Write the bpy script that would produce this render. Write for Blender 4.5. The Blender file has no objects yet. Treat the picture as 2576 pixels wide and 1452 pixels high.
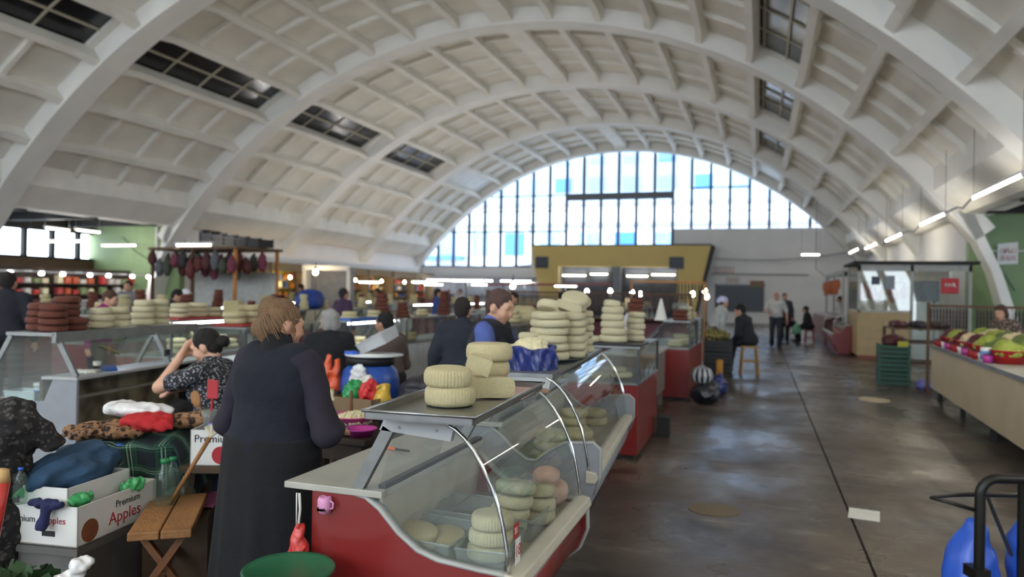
import bpy, math, random
import numpy as np
from mathutils import Matrix, Vector
rnd = random.Random(7)
SC = bpy.context.scene
COL = SC.collection
R = math.radians
# ------------------------------------------------------------------ camera
cam_d = bpy.data.cameras.new('camera')
cam = bpy.data.objects.new('camera', cam_d); COL.objects.link(cam); SC.camera = cam
cam_d.sensor_width = 36.0
cam_d.lens = 36.0 * 1851.6 / 2576
cam_d.clip_start = 0.05; cam_d.clip_end = 400
_y, _p, _r = R(18.58662), R(0.30935), R(1.0323)
_f = Vector((-math.sin(_y) * math.cos(_p), math.cos(_y) * math.cos(_p), math.sin(_p)))
_r0 = Vector((math.cos(_y), math.sin(_y), 0)); _u0 = _r0.cross(_f)
_rt = _r0 * math.cos(_r) + _u0 * math.sin(_r); _up = -_r0 * math.sin(_r) + _u0 * math.cos(_r)
cam.matrix_world = Matrix(((_rt.x, _up.x, -_f.x, 0), (_rt.y, _up.y, -_f.y, 0), (_rt.z, _up.z, -_f.z, 1.6), (0, 0, 0, 1)))
cam_d.dof.use_dof = True
cam_d.dof.focus_distance = 3.0
cam_d.dof.aperture_fstop = 1.8
# ------------------------------------------------------------------ view, sky
SC.view_settings.view_transform = 'Standard'; SC.view_settings.look = 'None'
SC.view_settings.gamma = 1.0; SC.view_settings.use_curve_mapping = False
SC.view_settings.exposure = 0.72
SC.cycles.use_denoising = True
SC.cycles.max_bounces = 5; SC.cycles.diffuse_bounces = 3; SC.cycles.glossy_bounces = 2
SC.cycles.use_adaptive_sampling = True; SC.cycles.adaptive_threshold = .1
SC.cycles.transparent_max_bounces = 16; SC.cycles.transmission_bounces = 4
SC.cycles.sample_clamp_indirect = 6.0; SC.cycles.caustics_reflective = False; SC.cycles.caustics_refractive = False
wd = bpy.data.worlds.new('sky'); SC.world = wd; wd.use_nodes = True
bg = wd.node_tree.nodes['Background']
bg.inputs[0].default_value = (0.80, 0.90, 1.0, 1); bg.inputs[1].default_value = 5.0
def portal(name, loc, rot, sx, sy):
    d = bpy.data.lights.new(name, 'AREA'); d.shape = 'RECTANGLE'; d.size = sx; d.size_y = sy
    d.cycles.is_portal = True
    o = bpy.data.objects.new(name, d); COL.objects.link(o); o.location = loc; o.rotation_euler = rot
    return o
# daylight portals in the real openings: the far glazed wall, the glazed wall behind the camera, the two side aisles
portal('far_window_portal', (-8.3, 46.9, 7.0), (R(-90), 0, 0), 27.0, 7.6)
portal('near_window_portal', (-8.3, -13.6, 7.0), (R(90), 0, 0), 27.0, 7.6)
portal('left_window_portal', (-27.2, 5.0, 3.2), (0, R(-90), 0), 1.1, 37.0)
portal('right_window_portal', (10.5, 5.0, 3.2), (0, R(90), 0), 1.1, 37.0)

# ------------------------------------------------------------------ materials
MATS = {}
def lin(h):
    h = h.lstrip('#'); c = [int(h[i:i + 2], 16) / 255 for i in (0, 2, 4)]
    return tuple((x / 12.92 if x <= .04045 else ((x + .055) / 1.055) ** 2.4) for x in c)
def mat(name, col, rough=.6, metal=0.0, var=.12, scale=6.0, bump=0.0, bscale=60.0, spec=.5, emit=0.0, sss=0.0, col2=None, mix=(.45, .6), coat=0.0):
    """plain painted / cloth / wood surface: base colour with a noise variation and a fine bump"""
    if name in MATS: return MATS[name]
    m = bpy.data.materials.new(name); m.use_nodes = True; nt = m.node_tree; n = nt.nodes; l = nt.links
    b = n['Principled BSDF']; c = lin(col)
    tc = n.new('ShaderNodeTexCoord')
    nz = n.new('ShaderNodeTexNoise'); nz.inputs['Scale'].default_value = scale; nz.inputs['Detail'].default_value = 2
    l.new(tc.outputs['Object'], nz.inputs['Vector'])
    rp = n.new('ShaderNodeValToRGB')
    c2 = lin(col2) if col2 else tuple(x * (1 - var) for x in c)
    c1 = c if col2 else tuple(min(1, x * (1 + var)) for x in c)
    rp.color_ramp.elements[0].position = mix[0] if col2 else .3; rp.color_ramp.elements[1].position = mix[1] if col2 else .7
    rp.color_ramp.elements[0].color = (*c2, 1); rp.color_ramp.elements[1].color = (*c1, 1)
    l.new(nz.outputs['Fac'], rp.inputs['Fac']); l.new(rp.outputs['Color'], b.inputs['Base Color'])
    b.inputs['Roughness'].default_value = rough; b.inputs['Metallic'].default_value = metal
    b.inputs['Specular IOR Level'].default_value = spec
    if coat: b.inputs['Coat Weight'].default_value = coat; b.inputs['Coat Roughness'].default_value = .15
    if sss: b.inputs['Subsurface Weight'].default_value = sss; b.inputs['Subsurface Radius'].default_value = (.02, .012, .006); b.inputs['Subsurface Scale'].default_value = 1.0
    if bump:
        n2 = n.new('ShaderNodeTexNoise'); n2.inputs['Scale'].default_value = bscale; n2.inputs['Detail'].default_value = 1
        l.new(tc.outputs['Object'], n2.inputs['Vector'])
        bp = n.new('ShaderNodeBump'); bp.inputs['Strength'].default_value = bump; bp.inputs['Distance'].default_value = .01
        l.new(n2.outputs['Fac'], bp.inputs['Height']); l.new(bp.outputs['Normal'], b.inputs['Normal'])
    if emit:
        b.inputs['Emission Color'].default_value = (*c, 1); b.inputs['Emission Strength'].default_value = emit
    MATS[name] = m; return m
def glass(name, tint='#ffffff', gloss=.02, fres=1.35, haze=0.0, hazecol='#d8dcd8'):
    """thin sheet glass / clear plastic: see-through with fresnel reflection, an optional dusty film"""
    if name in MATS: return MATS[name]
    m = bpy.data.materials.new(name); m.use_nodes = True; nt = m.node_tree; n = nt.nodes; l = nt.links
    n.remove(n['Principled BSDF']); out = n['Material Output']
    tr = n.new('ShaderNodeBsdfTransparent'); tr.inputs[0].default_value = (*lin(tint), 1)
    gl = n.new('ShaderNodeBsdfGlossy'); gl.inputs['Roughness'].default_value = gloss
    lw = n.new('ShaderNodeLayerWeight'); lw.inputs['Blend'].default_value = .5
    pw = n.new('ShaderNodeMath'); pw.operation = 'POWER'; pw.inputs[1].default_value = 4; l.new(lw.outputs['Facing'], pw.inputs[0])
    fr = n.new('ShaderNodeMath'); fr.operation = 'MULTIPLY_ADD'; fr.inputs[1].default_value = .75; fr.inputs[2].default_value = ((fres - 1) / (fres + 1)) ** 2; l.new(pw.outputs[0], fr.inputs[0])
    mx = n.new('ShaderNodeMixShader'); l.new(fr.outputs[0], mx.inputs[0]); l.new(tr.outputs[0], mx.inputs[1]); l.new(gl.outputs[0], mx.inputs[2])
    last = mx
    if haze:
        df = n.new('ShaderNodeBsdfDiffuse'); df.inputs[0].default_value = (*lin(hazecol), 1)
        tc = n.new('ShaderNodeTexCoord'); nz = n.new('ShaderNodeTexNoise'); nz.inputs['Scale'].default_value = 5
        l.new(tc.outputs['Object'], nz.inputs['Vector'])
        mm = n.new('ShaderNodeMath'); mm.operation = 'MULTIPLY'; mm.inputs[1].default_value = 2 * haze; l.new(nz.outputs['Fac'], mm.inputs[0])
        m2 = n.new('ShaderNodeMixShader'); l.new(mm.outputs[0], m2.inputs[0]); l.new(mx.outputs[0], m2.inputs[1]); l.new(df.outputs[0], m2.inputs[2]); last = m2
    l.new(last.outputs[0], out.inputs[0]); MATS[name] = m; return m
def emis(name, col, s):
    if name in MATS: return MATS[name]
    m = bpy.data.materials.new(name); m.use_nodes = True; nt = m.node_tree; n = nt.nodes
    b = n['Principled BSDF']; b.inputs['Base Color'].default_value = (.8, .8, .8, 1)
    b.inputs['Emission Color'].default_value = (*lin(col), 1); b.inputs['Emission Strength'].default_value = s
    MATS[name] = m; return m
def speckle(name, base, spot, scale=60, thr=.55, rough=.8, spot2=None):
    """cloth with a small scattered print: voronoi cells picked at random"""
    if name in MATS: return MATS[name]
    m = bpy.data.materials.new(name); m.use_nodes = True; nt = m.node_tree; n = nt.nodes; l = nt.links; b = n['Principled BSDF']
    tc = n.new('ShaderNodeTexCoord'); nz = n.new('ShaderNodeTexNoise'); nz.inputs['Scale'].default_value = scale * .6; l.new(tc.outputs['Object'], nz.inputs['Vector'])
    v = n.new('ShaderNodeTexVoronoi'); v.inputs['Scale'].default_value = scale
    mxv = n.new('ShaderNodeVectorMath'); mxv.operation = 'MULTIPLY_ADD'; mxv.inputs[1].default_value = (.03, .03, .03); l.new(nz.outputs['Color'], mxv.inputs[0]); l.new(tc.outputs['Object'], mxv.inputs[2]); l.new(mxv.outputs[0], v.inputs['Vector'])
    rp = n.new('ShaderNodeValToRGB'); e = rp.color_ramp.elements
    e[0].position = thr - .18; e[0].color = (*lin(spot), 1); e[1].position = thr - .1; e[1].color = (*lin(base), 1)
    l.new(v.outputs['Distance'], rp.inputs['Fac']); l.new(rp.outputs['Color'], b.inputs['Base Color'])
    b.inputs['Roughness'].default_value = rough; MATS[name] = m; return m
def plaid(name):
    if name in MATS: return MATS[name]
    m = bpy.data.materials.new(name); m.use_nodes = True; nt = m.node_tree; n = nt.nodes; l = nt.links; b = n['Principled BSDF']
    tc = n.new('ShaderNodeTexCoord'); sp = n.new('ShaderNodeSeparateXYZ'); l.new(tc.outputs['UV'], sp.inputs[0])
    acc = None
    for ax, sc in (('X', 3.0), ('Y', 3.0)):
        fr = n.new('ShaderNodeMath'); fr.operation = 'MULTIPLY'; fr.inputs[1].default_value = sc; l.new(sp.outputs[ax], fr.inputs[0])
        f2 = n.new('ShaderNodeMath'); f2.operation = 'FRACT'; l.new(fr.outputs[0], f2.inputs[0])
        rp = n.new('ShaderNodeValToRGB'); rp.color_ramp.interpolation = 'CONSTANT'
        while len(rp.color_ramp.elements) < 8: rp.color_ramp.elements.new(.5)
        stops = [(0, '#10151a'), (.42, '#1b3a2b'), (.52, '#10151a'), (.56, '#6f9a80'), (.60, '#10151a'), (.66, '#8fae98'), (.68, '#1b3a2b'), (.84, '#10151a')]
        for e, (p, c) in zip(rp.color_ramp.elements, stops): e.position = p; e.color = (*lin(c), 1)
        l.new(f2.outputs[0], rp.inputs['Fac'])
        if acc is None: acc = rp
        else:
            mx = n.new('ShaderNodeMix'); mx.data_type = 'RGBA'; mx.blend_type = 'SCREEN'; mx.inputs[0].default_value = .9
            l.new(acc.outputs[0], mx.inputs[6]); l.new(rp.outputs[0], mx.inputs[7]); l.new(mx.outputs[2], b.inputs['Base Color'])
    b.inputs['Roughness'].default_value = .95; MATS[name] = m; return m
def stripes(name, c1, c2, n_rep):
    if name in MATS: return MATS[name]
    m = bpy.data.materials.new(name); m.use_nodes = True; nt = m.node_tree; n = nt.nodes; l = nt.links; b = n['Principled BSDF']
    tc = n.new('ShaderNodeTexCoord'); g = n.new('ShaderNodeTexGradient'); g.gradient_type = 'RADIAL'; l.new(tc.outputs['Object'], g.inputs[0])
    mm = n.new('ShaderNodeMath'); mm.operation = 'MULTIPLY'; mm.inputs[1].default_value = n_rep; l.new(g.outputs['Fac'], mm.inputs[0])
    f2 = n.new('ShaderNodeMath'); f2.operation = 'FRACT'; l.new(mm.outputs[0], f2.inputs[0])
    rp = n.new('ShaderNodeValToRGB'); e = rp.color_ramp.elements; e[0].position = .48; e[0].color = (*lin(c1), 1); e[1].position = .54; e[1].color = (*lin(c2), 1)
    l.new(f2.outputs[0], rp.inputs['Fac']); l.new(rp.outputs[0], b.inputs['Base Color']); b.inputs['Roughness'].default_value = .3
    MATS[name] = m; return m
def floor_mat():
    m = bpy.data.materials.new('wet_concrete'); m.use_nodes = True; nt = m.node_tree; n = nt.nodes; l = nt.links; b = n['Principled BSDF']
    tc = n.new('ShaderNodeTexCoord'); geo = n.new('ShaderNodeNewGeometry')
    def noise(s, d=5, r=.55, st=None):
        x = n.new('ShaderNodeTexNoise'); x.inputs['Scale'].default_value = s; x.inputs['Detail'].default_value = d; x.inputs['Roughness'].default_value = r
        if st:
            mp = n.new('ShaderNodeMapping'); mp.inputs['Scale'].default_value = st; l.new(geo.outputs['Position'], mp.inputs[0]); l.new(mp.outputs[0], x.inputs['Vector'])
        else: l.new(geo.outputs['Position'], x.inputs['Vector'])
        return x
    a = noise(.55, 4); rp = n.new('ShaderNodeValToRGB'); e = rp.color_ramp.elements
    e[0].position = .3; e[0].color = (*lin('#3b332b'), 1); e[1].position = .68; e[1].color = (*lin('#675b4d'), 1)
    x = e.new(.5); x.color = (*lin('#52473c'), 1); l.new(a.outputs['Fac'], rp.inputs['Fac'])
    st = noise(1.7, 6, .68, (.7, 1.7, 1)); r2 = n.new('ShaderNodeValToRGB'); e = r2.color_ramp.elements
    e[0].position = .57; e[0].color = (0, 0, 0, 1); e[1].position = .76; e[1].color = (1, 1, 1, 1); l.new(st.outputs['Fac'], r2.inputs['Fac'])
    mx = n.new('ShaderNodeMix'); mx.data_type = 'RGBA'; l.new(r2.outputs[0], mx.inputs[0]); l.new(rp.outputs[0], mx.inputs[6]); mx.inputs[7].default_value = (*lin('#857c6e'), 1)
    dk = noise(1.1, 4, .6); r3 = n.new('ShaderNodeValToRGB'); e = r3.color_ramp.elements
    e[0].position = .33; e[0].color = (.42, .40, .38, 1); e[1].position = .46; e[1].color = (1, 1, 1, 1); l.new(dk.outputs['Fac'], r3.inputs['Fac'])
    m2 = n.new('ShaderNodeMix'); m2.data_type = 'RGBA'; m2.blend_type = 'MULTIPLY'; m2.inputs[0].default_value = .8; l.new(mx.outputs[2], m2.inputs[6]); l.new(r3.outputs[0], m2.inputs[7])
    l.new(m2.outputs[2], b.inputs['Base Color'])
    wet = noise(.8, 4, .6, (1.2, .8, 1)); r4 = n.new('ShaderNodeValToRGB'); e = r4.color_ramp.elements
    e[0].position = .38; e[0].color = (.22, .22, .22, 1); e[1].position = .66; e[1].color = (.55, .55, .55, 1); l.new(wet.outputs['Fac'], r4.inputs['Fac']); l.new(r4.outputs[0], b.inputs['Roughness'])
    fine = noise(26, 2, .6); med = noise(4, 2, .5); ad = n.new('ShaderNodeMath'); ad.operation = 'MULTIPLY_ADD'; ad.inputs[1].default_value = .3; l.new(fine.outputs['Fac'], ad.inputs[0]); l.new(med.outputs['Fac'], ad.inputs[2])
    bp = n.new('ShaderNodeBump'); bp.inputs['Strength'].default_value = .25; bp.inputs['Distance'].default_value = .02; l.new(ad.outputs[0], bp.inputs['Height']); l.new(bp.outputs[0], b.inputs['Normal'])
    b.inputs['Specular IOR Level'].default_value = .55
    return m

# ------------------------------------------------------------------ mesh builder
class M:
    def __init__(s): s.v = []; s.f = []
    def add(s, vs, fs):
        n = len(s.v); s.v += [tuple(p) for p in vs]; s.f += [tuple(i + n for i in f) for f in fs]; return s
    def box(s, x0, x1, y0, y1, z0, z1):
        return s.add([(x0, y0, z0), (x1, y0, z0), (x1, y1, z0), (x0, y1, z0), (x0, y0, z1), (x1, y0, z1), (x1, y1, z1), (x0, y1, z1)],
                     [(0, 3, 2, 1), (4, 5, 6, 7), (0, 1, 5, 4), (1, 2, 6, 5), (2, 3, 7, 6), (3, 0, 4, 7)])
    def beam(s, p, q, w, h, up=(0, 0, 1)):
        p = Vector(p); q = Vector(q); d = (q - p).normalized(); up = Vector(up)
        a = d.cross(up)
        if a.length < 1e-4: a = d.cross(Vector((1, 0, 0)))
        a.normalize(); b = a.cross(d)
        vs = []
        for e in (p, q):
            for i, j in ((-1, -1), (1, -1), (1, 1), (-1, 1)): vs.append(e + a * (i * w / 2) + b * (j * h / 2))
        return s.add(vs, [(0, 1, 2, 3), (7, 6, 5, 4), (0, 4, 5, 1), (1, 5, 6, 2), (2, 6, 7, 3), (3, 7, 4, 0)])
    def tube(s, pts, r, n=8, cap=True):
        pts = [Vector(p) for p in pts]; rs = r if isinstance(r, (list, tuple)) else [r] * len(pts)
        vs = []; prev = None
        for i, p in enumerate(pts):
            d = (pts[min(i + 1, len(pts) - 1)] - pts[max(i - 1, 0)]).normalized()
            if prev is None:
                a = d.cross(Vector((0, 0, 1)))
                if a.length < 1e-3: a = d.cross(Vector((1, 0, 0)))
            else: a = prev - d * prev.dot(d)
            a.normalize(); prev = a; b = d.cross(a)
            for k in range(n):
                t = 2 * math.pi * k / n; vs.append(p + (a * math.cos(t) + b * math.sin(t)) * rs[i])
        fs = []
        for i in range(len(pts) - 1):
            for k in range(n): fs.append((i * n + k, i * n + (k + 1) % n, (i + 1) * n + (k + 1) % n, (i + 1) * n + k))
        if cap: fs.append(tuple(range(n - 1, -1, -1))); fs.append(tuple((len(pts) - 1) * n + k for k in range(n)))
        return s.add(vs, fs)
    def lathe(s, prof, n=24, c=(0, 0, 0), mod=None):
        vs = []; fs = []; m = len(prof)
        for i, (r, z) in enumerate(prof):
            for k in range(n):
                t = 2 * math.pi * k / n; rr = r * (mod(t, i) if mod else 1)
                vs.append((c[0] + rr * math.cos(t), c[1] + rr * math.sin(t), c[2] + z))
        for i in range(m - 1):
            for k in range(n): fs.append((i * n + k, i * n + (k + 1) % n, (i + 1) * n + (k + 1) % n, (i + 1) * n + k))
        if prof[0][0] > 1e-4: fs.append(tuple(range(n - 1, -1, -1)))
        if prof[-1][0] > 1e-4: fs.append(tuple((m - 1) * n + k for k in range(n)))
        return s.add(vs, fs)
    def prism(s, poly, axis, a, b):
        def P(u, v, w): return {'x': (w, u, v), 'y': (u, w, v), 'z': (u, v, w)}[axis]
        n = len(poly)
        vs = [P(u, v, a) for u, v in poly] + [P(u, v, b) for u, v in poly]
        fs = [tuple(range(n)), tuple(range(2 * n - 1, n - 1, -1))] + [(i, i + n, (i + 1) % n + n, (i + 1) % n) for i in range(n)]
        return s.add(vs, fs)
    def strip(s, path, axis, a, b, t):
        """sheet of thickness t following a 2-D path, extruded along an axis"""
        n = len(path); off = []
        for i in range(n):
            p, q = path[max(i - 1, 0)], path[min(i + 1, n - 1)]
            dx, dy = q[0] - p[0], q[1] - p[1]; L = math.hypot(dx, dy) or 1
            off.append((path[i][0] - dy / L * t, path[i][1] + dx / L * t))
        def P(u, v, w): return {'x': (w, u, v), 'y': (u, w, v), 'z': (u, v, w)}[axis]
        vs = [P(*p, a) for p in path] + [P(*p, b) for p in path] + [P(*p, a) for p in off] + [P(*p, b) for p in off]
        fs = []
        for i in range(n - 1):
            fs += [(i, i + 1, n + i + 1, n + i), (2 * n + i, 3 * n + i, 3 * n + i + 1, 2 * n + i + 1),
                   (i, 2 * n + i, 2 * n + i + 1, i + 1), (n + i, n + i + 1, 3 * n + i + 1, 3 * n + i)]
        fs += [(0, n, 3 * n, 2 * n), (n - 1, 3 * n - 1, 4 * n - 1, 2 * n - 1)]
        return s.add(vs, fs)
    def poly(s, pts): return s.add(pts, [tuple(range(len(pts)))])
    def grid(s, fn, nu, nv):
        vs = [fn(i / nu, j / nv) for j in range(nv + 1) for i in range(nu + 1)]
        fs = [(j * (nu + 1) + i, j * (nu + 1) + i + 1, (j + 1) * (nu + 1) + i + 1, (j + 1) * (nu + 1) + i) for j in range(nv) for i in range(nu)]
        return s.add(vs, fs)
    def mesh(s, name, smooth=False):
        me = bpy.data.meshes.new(name); me.from_pydata(s.v, [], s.f); me.update()
        import bmesh
        bm = bmesh.new(); bm.from_mesh(me); bmesh.ops.recalc_face_normals(bm, faces=bm.faces); bm.to_mesh(me); bm.free()
        if smooth: me.shade_smooth()
        return me
    def obj(s, name, m, parent=None, smooth=False, loc=None, rz=0, bevel=0):
        return mobj(name, s.mesh(name, smooth), m, parent, loc, rz, bevel)
def mobj(name, me, m, parent=None, loc=None, rz=0, bevel=0):
    if isinstance(m, str): m = MATS[m]
    if not me.materials: me.materials.append(m)
    o = bpy.data.objects.new(name, me); COL.objects.link(o)
    if loc is not None: o.location = loc
    if rz: o.rotation_euler = (0, 0, rz)
    if parent is not None: o.parent = parent
    if bevel:
        b = o.modifiers.new('bevel', 'BEVEL'); b.width = bevel; b.segments = 2; b.limit_method = 'ANGLE'; b.angle_limit = R(40)
    return o
def tag(o, label, cat, group=None):
    o['label'] = label; o['category'] = cat
    if group: o['group'] = group
    return o
def stru(o, label=None):
    o['kind'] = 'structure'
    if label: o['label'] = label
    return o
def thing(name, label, cat, loc=(0, 0, 0), rz=0, group=None):
    o = bpy.data.objects.new(name, None); COL.objects.link(o); o.location = loc; o.rotation_euler = (0, 0, rz); o.empty_display_size = .1
    return tag(o, label, cat, group)
def copy_tree(o, parent=None):
    c = o.copy(); COL.objects.link(c); c.parent = parent
    for ch in list(o.children): copy_tree(ch, c)
    return c
def text(name, s, size, m, parent, loc, rot, ext=.0015, align='CENTER'):
    cu = bpy.data.curves.new(name, 'FONT'); cu.body = s; cu.size = size; cu.extrude = ext; cu.align_x = align; cu.align_y = 'CENTER'; cu.resolution_u = 3
    t = bpy.data.objects.new(name, cu); me = bpy.data.meshes.new_from_object(t)
    bpy.data.objects.remove(t)
    me.materials.clear()
    o = mobj(name, me, m, parent, loc); o.rotation_euler = rot
    return o
# ------------------------------------------------------------------ smooth-union solids (bodies, cloth, bags)
def sdf_mesh(name, prims, res, k=.03, noise=None, smooth=2):
    P = []
    for p in prims: P.append(p)
    lo = np.array([1e9] * 3); hi = -lo
    bb = []
    for p in P:
        if p[0] == 'c':
            a = np.array(p[1], float); b = np.array(p[2], float); r = max(p[3], p[4]); l_, h_ = np.minimum(a, b) - r, np.maximum(a, b) + r
        elif p[0] == 'e':
            c = np.array(p[1], float); r = np.array(p[2], float); Rm = p[3]
            ex = r if Rm is None else np.sqrt(((np.array(Rm) * r[None, :]) ** 2).sum(1)); l_, h_ = c - ex, c + ex
        elif p[0] == 'f': l_, h_ = np.array(p[2], float), np.array(p[3], float)
        bb.append((l_, h_))
        if not (len(p) > 5 and p[5] == '-'): lo = np.minimum(lo, l_); hi = np.maximum(hi, h_)
    pad = 3 * res + (noise[0] if noise else 0); lo = lo - pad; hi = hi + pad
    n = np.maximum(np.ceil((hi - lo) / res).astype(int) + 1, 4)
    F = np.full(tuple(n), .25, np.float32)
    ax = [lo[i] + res * np.arange(n[i]) for i in range(3)]
    for p, (l_, h_) in zip(P, bb):
        kk = k; mg = kk * 1.5 + 3 * res
        i0 = np.clip(np.floor((l_ - mg - lo) / res).astype(int), 0, n - 1); i1 = np.clip(np.ceil((h_ + mg - lo) / res).astype(int) + 1, 1, n)
        if np.any(i1 <= i0): continue
        sl = tuple(slice(a, b) for a, b in zip(i0, i1))
        X, Y, Z = np.meshgrid(ax[0][sl[0]], ax[1][sl[1]], ax[2][sl[2]], indexing='ij')
        if p[0] == 'c':
            a = np.array(p[1], float); b = np.array(p[2], float); d = b - a; L2 = (d * d).sum() + 1e-12
            t = np.clip(((X - a[0]) * d[0] + (Y - a[1]) * d[1] + (Z - a[2]) * d[2]) / L2, 0, 1)
            D = np.sqrt((X - a[0] - t * d[0]) ** 2 + (Y - a[1] - t * d[1]) ** 2 + (Z - a[2] - t * d[2]) ** 2) - (p[3] + (p[4] - p[3]) * t)
        elif p[0] == 'e':
            c = p[1]; r = p[2]; Q = [X - c[0], Y - c[1], Z - c[2]]
            if p[3] is not None:
                Rm = np.array(p[3]); Q = [Rm[0, i] * Q[0] + Rm[1, i] * Q[1] + Rm[2, i] * Q[2] for i in range(3)]
            k0 = np.sqrt((Q[0] / r[0]) ** 2 + (Q[1] / r[1]) ** 2 + (Q[2] / r[2]) ** 2) + 1e-9
            k1 = np.sqrt((Q[0] / r[0] ** 2) ** 2 + (Q[1] / r[1] ** 2) ** 2 + (Q[2] / r[2] ** 2) ** 2) + 1e-9
            D = k0 * (k0 - 1) / k1
        else: D = p[1](X, Y, Z)
        G = F[sl]; neg = len(p) > 5 and p[5] == '-'
        if neg: F[sl] = np.maximum(G, -D)
        else:
            h = np.clip(.5 + .5 * (D - G) / kk, 0, 1); F[sl] = D + (G - D) * h - kk * h * (1 - h)
            # smooth min of G and D
            h = np.clip(.5 + .5 * (G - D) / kk, 0, 1); F[sl] = G * (1 - h) + D * h - kk * h * (1 - h)
    if noise:
        amp, freq, seed = noise; rg = np.random.RandomState(seed)
        X, Y, Z = np.meshgrid(*ax, indexing='ij')
        for o_ in range(4):
            d = rg.normal(size=3); d /= np.linalg.norm(d); f = freq * (1 + .7 * o_) * (.8 + .4 * rg.rand())
            w = rg.normal(size=3) * freq * .6
            F += (amp / (1 + .6 * o_) * np.sin(f * (d[0] * X + d[1] * Y + d[2] * Z) + rg.rand() * 6 + 1.5 * np.sin(w[0] * X + w[1] * Y + w[2] * Z))).astype(np.float32) * .5
    # surface nets
    ins = F < 0
    nx, ny, nz = n
    c = np.zeros((nx - 1, ny - 1, nz - 1), np.int8)
    for dx in (0, 1):
        for dy in (0, 1):
            for dz in (0, 1): c += ins[dx:nx - 1 + dx, dy:ny - 1 + dy, dz:nz - 1 + dz]
    act = (c > 0) & (c < 8); idx = np.argwhere(act)
    if len(idx) == 0: return bpy.data.meshes.new(name)
    vid = -np.ones(act.shape, np.int64); vid[act] = np.arange(len(idx))
    acc = np.zeros((len(idx), 3)); cnt = np.zeros(len(idx))
    cor = [(0, 0, 0), (1, 0, 0), (0, 1, 0), (1, 1, 0), (0, 0, 1), (1, 0, 1), (0, 1, 1), (1, 1, 1)]
    val = [F[idx[:, 0] + a, idx[:, 1] + b, idx[:, 2] + d] for a, b, d in cor]
    for i in range(8):
        for j in range(i + 1, 8):
            df = [cor[j][q] - cor[i][q] for q in range(3)]
            if sum(abs(q) for q in df) != 1: continue
            s = (val[i] < 0) != (val[j] < 0); t = np.where(s, val[i] / np.where(s, val[i] - val[j], 1), 0)
            for q in range(3): acc[:, q] += np.where(s, cor[i][q] + t * df[q], 0)
            cnt += s
    V = lo + res * (idx + acc / cnt[:, None])
    Fc = []
    for a in range(3):
        b, d = (a + 1) % 3, (a + 2) % 3
        s0 = [slice(None)] * 3; s1 = [slice(None)] * 3; s0[a] = slice(0, -1); s1[a] = slice(1, None)
        e = ins[tuple(s0)] != ins[tuple(s1)]; ii = np.argwhere(e)
        ok = (ii[:, b] > 0) & (ii[:, d] > 0) & (ii[:, b] < n[b] - 1) & (ii[:, d] < n[d] - 1); ii = ii[ok]
        if len(ii) == 0: continue
        fl = ins[tuple(s0)][tuple(ii.T)]
        def g(ob, od):
            q = ii.copy(); q[:, b] -= ob; q[:, d] -= od; return vid[tuple(q.T)]
        qd = np.stack([g(1, 1), g(0, 1), g(0, 0), g(1, 0)], 1); qd[~fl] = qd[~fl][:, ::-1]; Fc.append(qd)
    Fc = np.concatenate(Fc)
    # light Laplacian smoothing
    for _ in range(smooth):
        sm = np.zeros_like(V); ct = np.zeros(len(V))
        for i in range(4):
            np.add.at(sm, Fc[:, i], V[Fc[:, (i + 1) % 4]]); np.add.at(sm, Fc[:, i], V[Fc[:, (i + 3) % 4]]); np.add.at(ct, Fc[:, i], 2)
        V = V * .45 + .55 * sm / np.maximum(ct, 1)[:, None]
    me = bpy.data.meshes.new(name)
    me.vertices.add(len(V)); me.vertices.foreach_set('co', V.astype(np.float32).ravel())
    me.loops.add(4 * len(Fc)); me.loops.foreach_set('vertex_index', Fc.astype(np.int32).ravel())
    me.polygons.add(len(Fc)); me.polygons.foreach_set('loop_start', np.arange(0, 4 * len(Fc), 4, dtype=np.int32))
    me.update(calc_edges=True); me.validate(); me.shade_smooth()
    return me
def blob(name, prims, res, m, parent=None, k=.03, noise=None, loc=None, rz=0, smooth=2):
    return mobj(name, sdf_mesh(name, prims, res, k, noise, smooth), m, parent, loc, rz)
# ================================================================== THE HALL
XC = -8.33
def zi(x): return 10.607 - .0301668 * x * x - 3.9714e-5 * x ** 4
_xs = np.linspace(0, 14.6, 2921); _ss = np.concatenate([[0], np.cumsum(np.hypot(np.diff(_xs), np.diff(zi(_xs))))])
def arc(s, off=0.0):
    x = float(np.interp(abs(s), _ss, _xs)) * (1 if s >= 0 else -1)
    sl = -2 * .0301668 * x - 4 * 3.9714e-5 * x ** 3; L = math.hypot(1, sl)
    return (XC + x - sl / L * off, zi(x) + off / L)
SP = 7.467; Y5 = 46.4
def ribY(k): return Y5 - (5 - k) * SP
mat('white_paint', '#ebe8df', .75, var=.06, scale=1.2, bump=.15, bscale=25)
mat('white_rib', '#eceae4', .75, var=.05, scale=1.0, bump=.1, bscale=25)
mat('shell_paint', '#e6e1d6', .8, var=.08, scale=.9, bump=.1, bscale=30)
mat('wall_white', '#e6e5e4', .7, var=.05, scale=.7)
mat('green_paint', '#7c9266', .55, var=.12, scale=.8)
mat('dark_roof', '#1d1c1b', .8, var=.2)
mat('grey_steel', '#5c6066', .5, metal=.2)
mat('mullion_paint', '#3f4248', .5)
mat('sky_pane', '#1b1e22', .18, var=.5, scale=3, spec=.7)
mat('sky_bar', '#b9b29c', .6)
mat('yellow_panel', '#d8c078', .6, var=.05, scale=.5)
glass('window_glass', '#f2f8ff', .01, 1.25)
FLOOR = floor_mat(); MATS['wet_concrete'] = FLOOR
mat('joint_dark', '#2a2622', .9)
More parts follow.
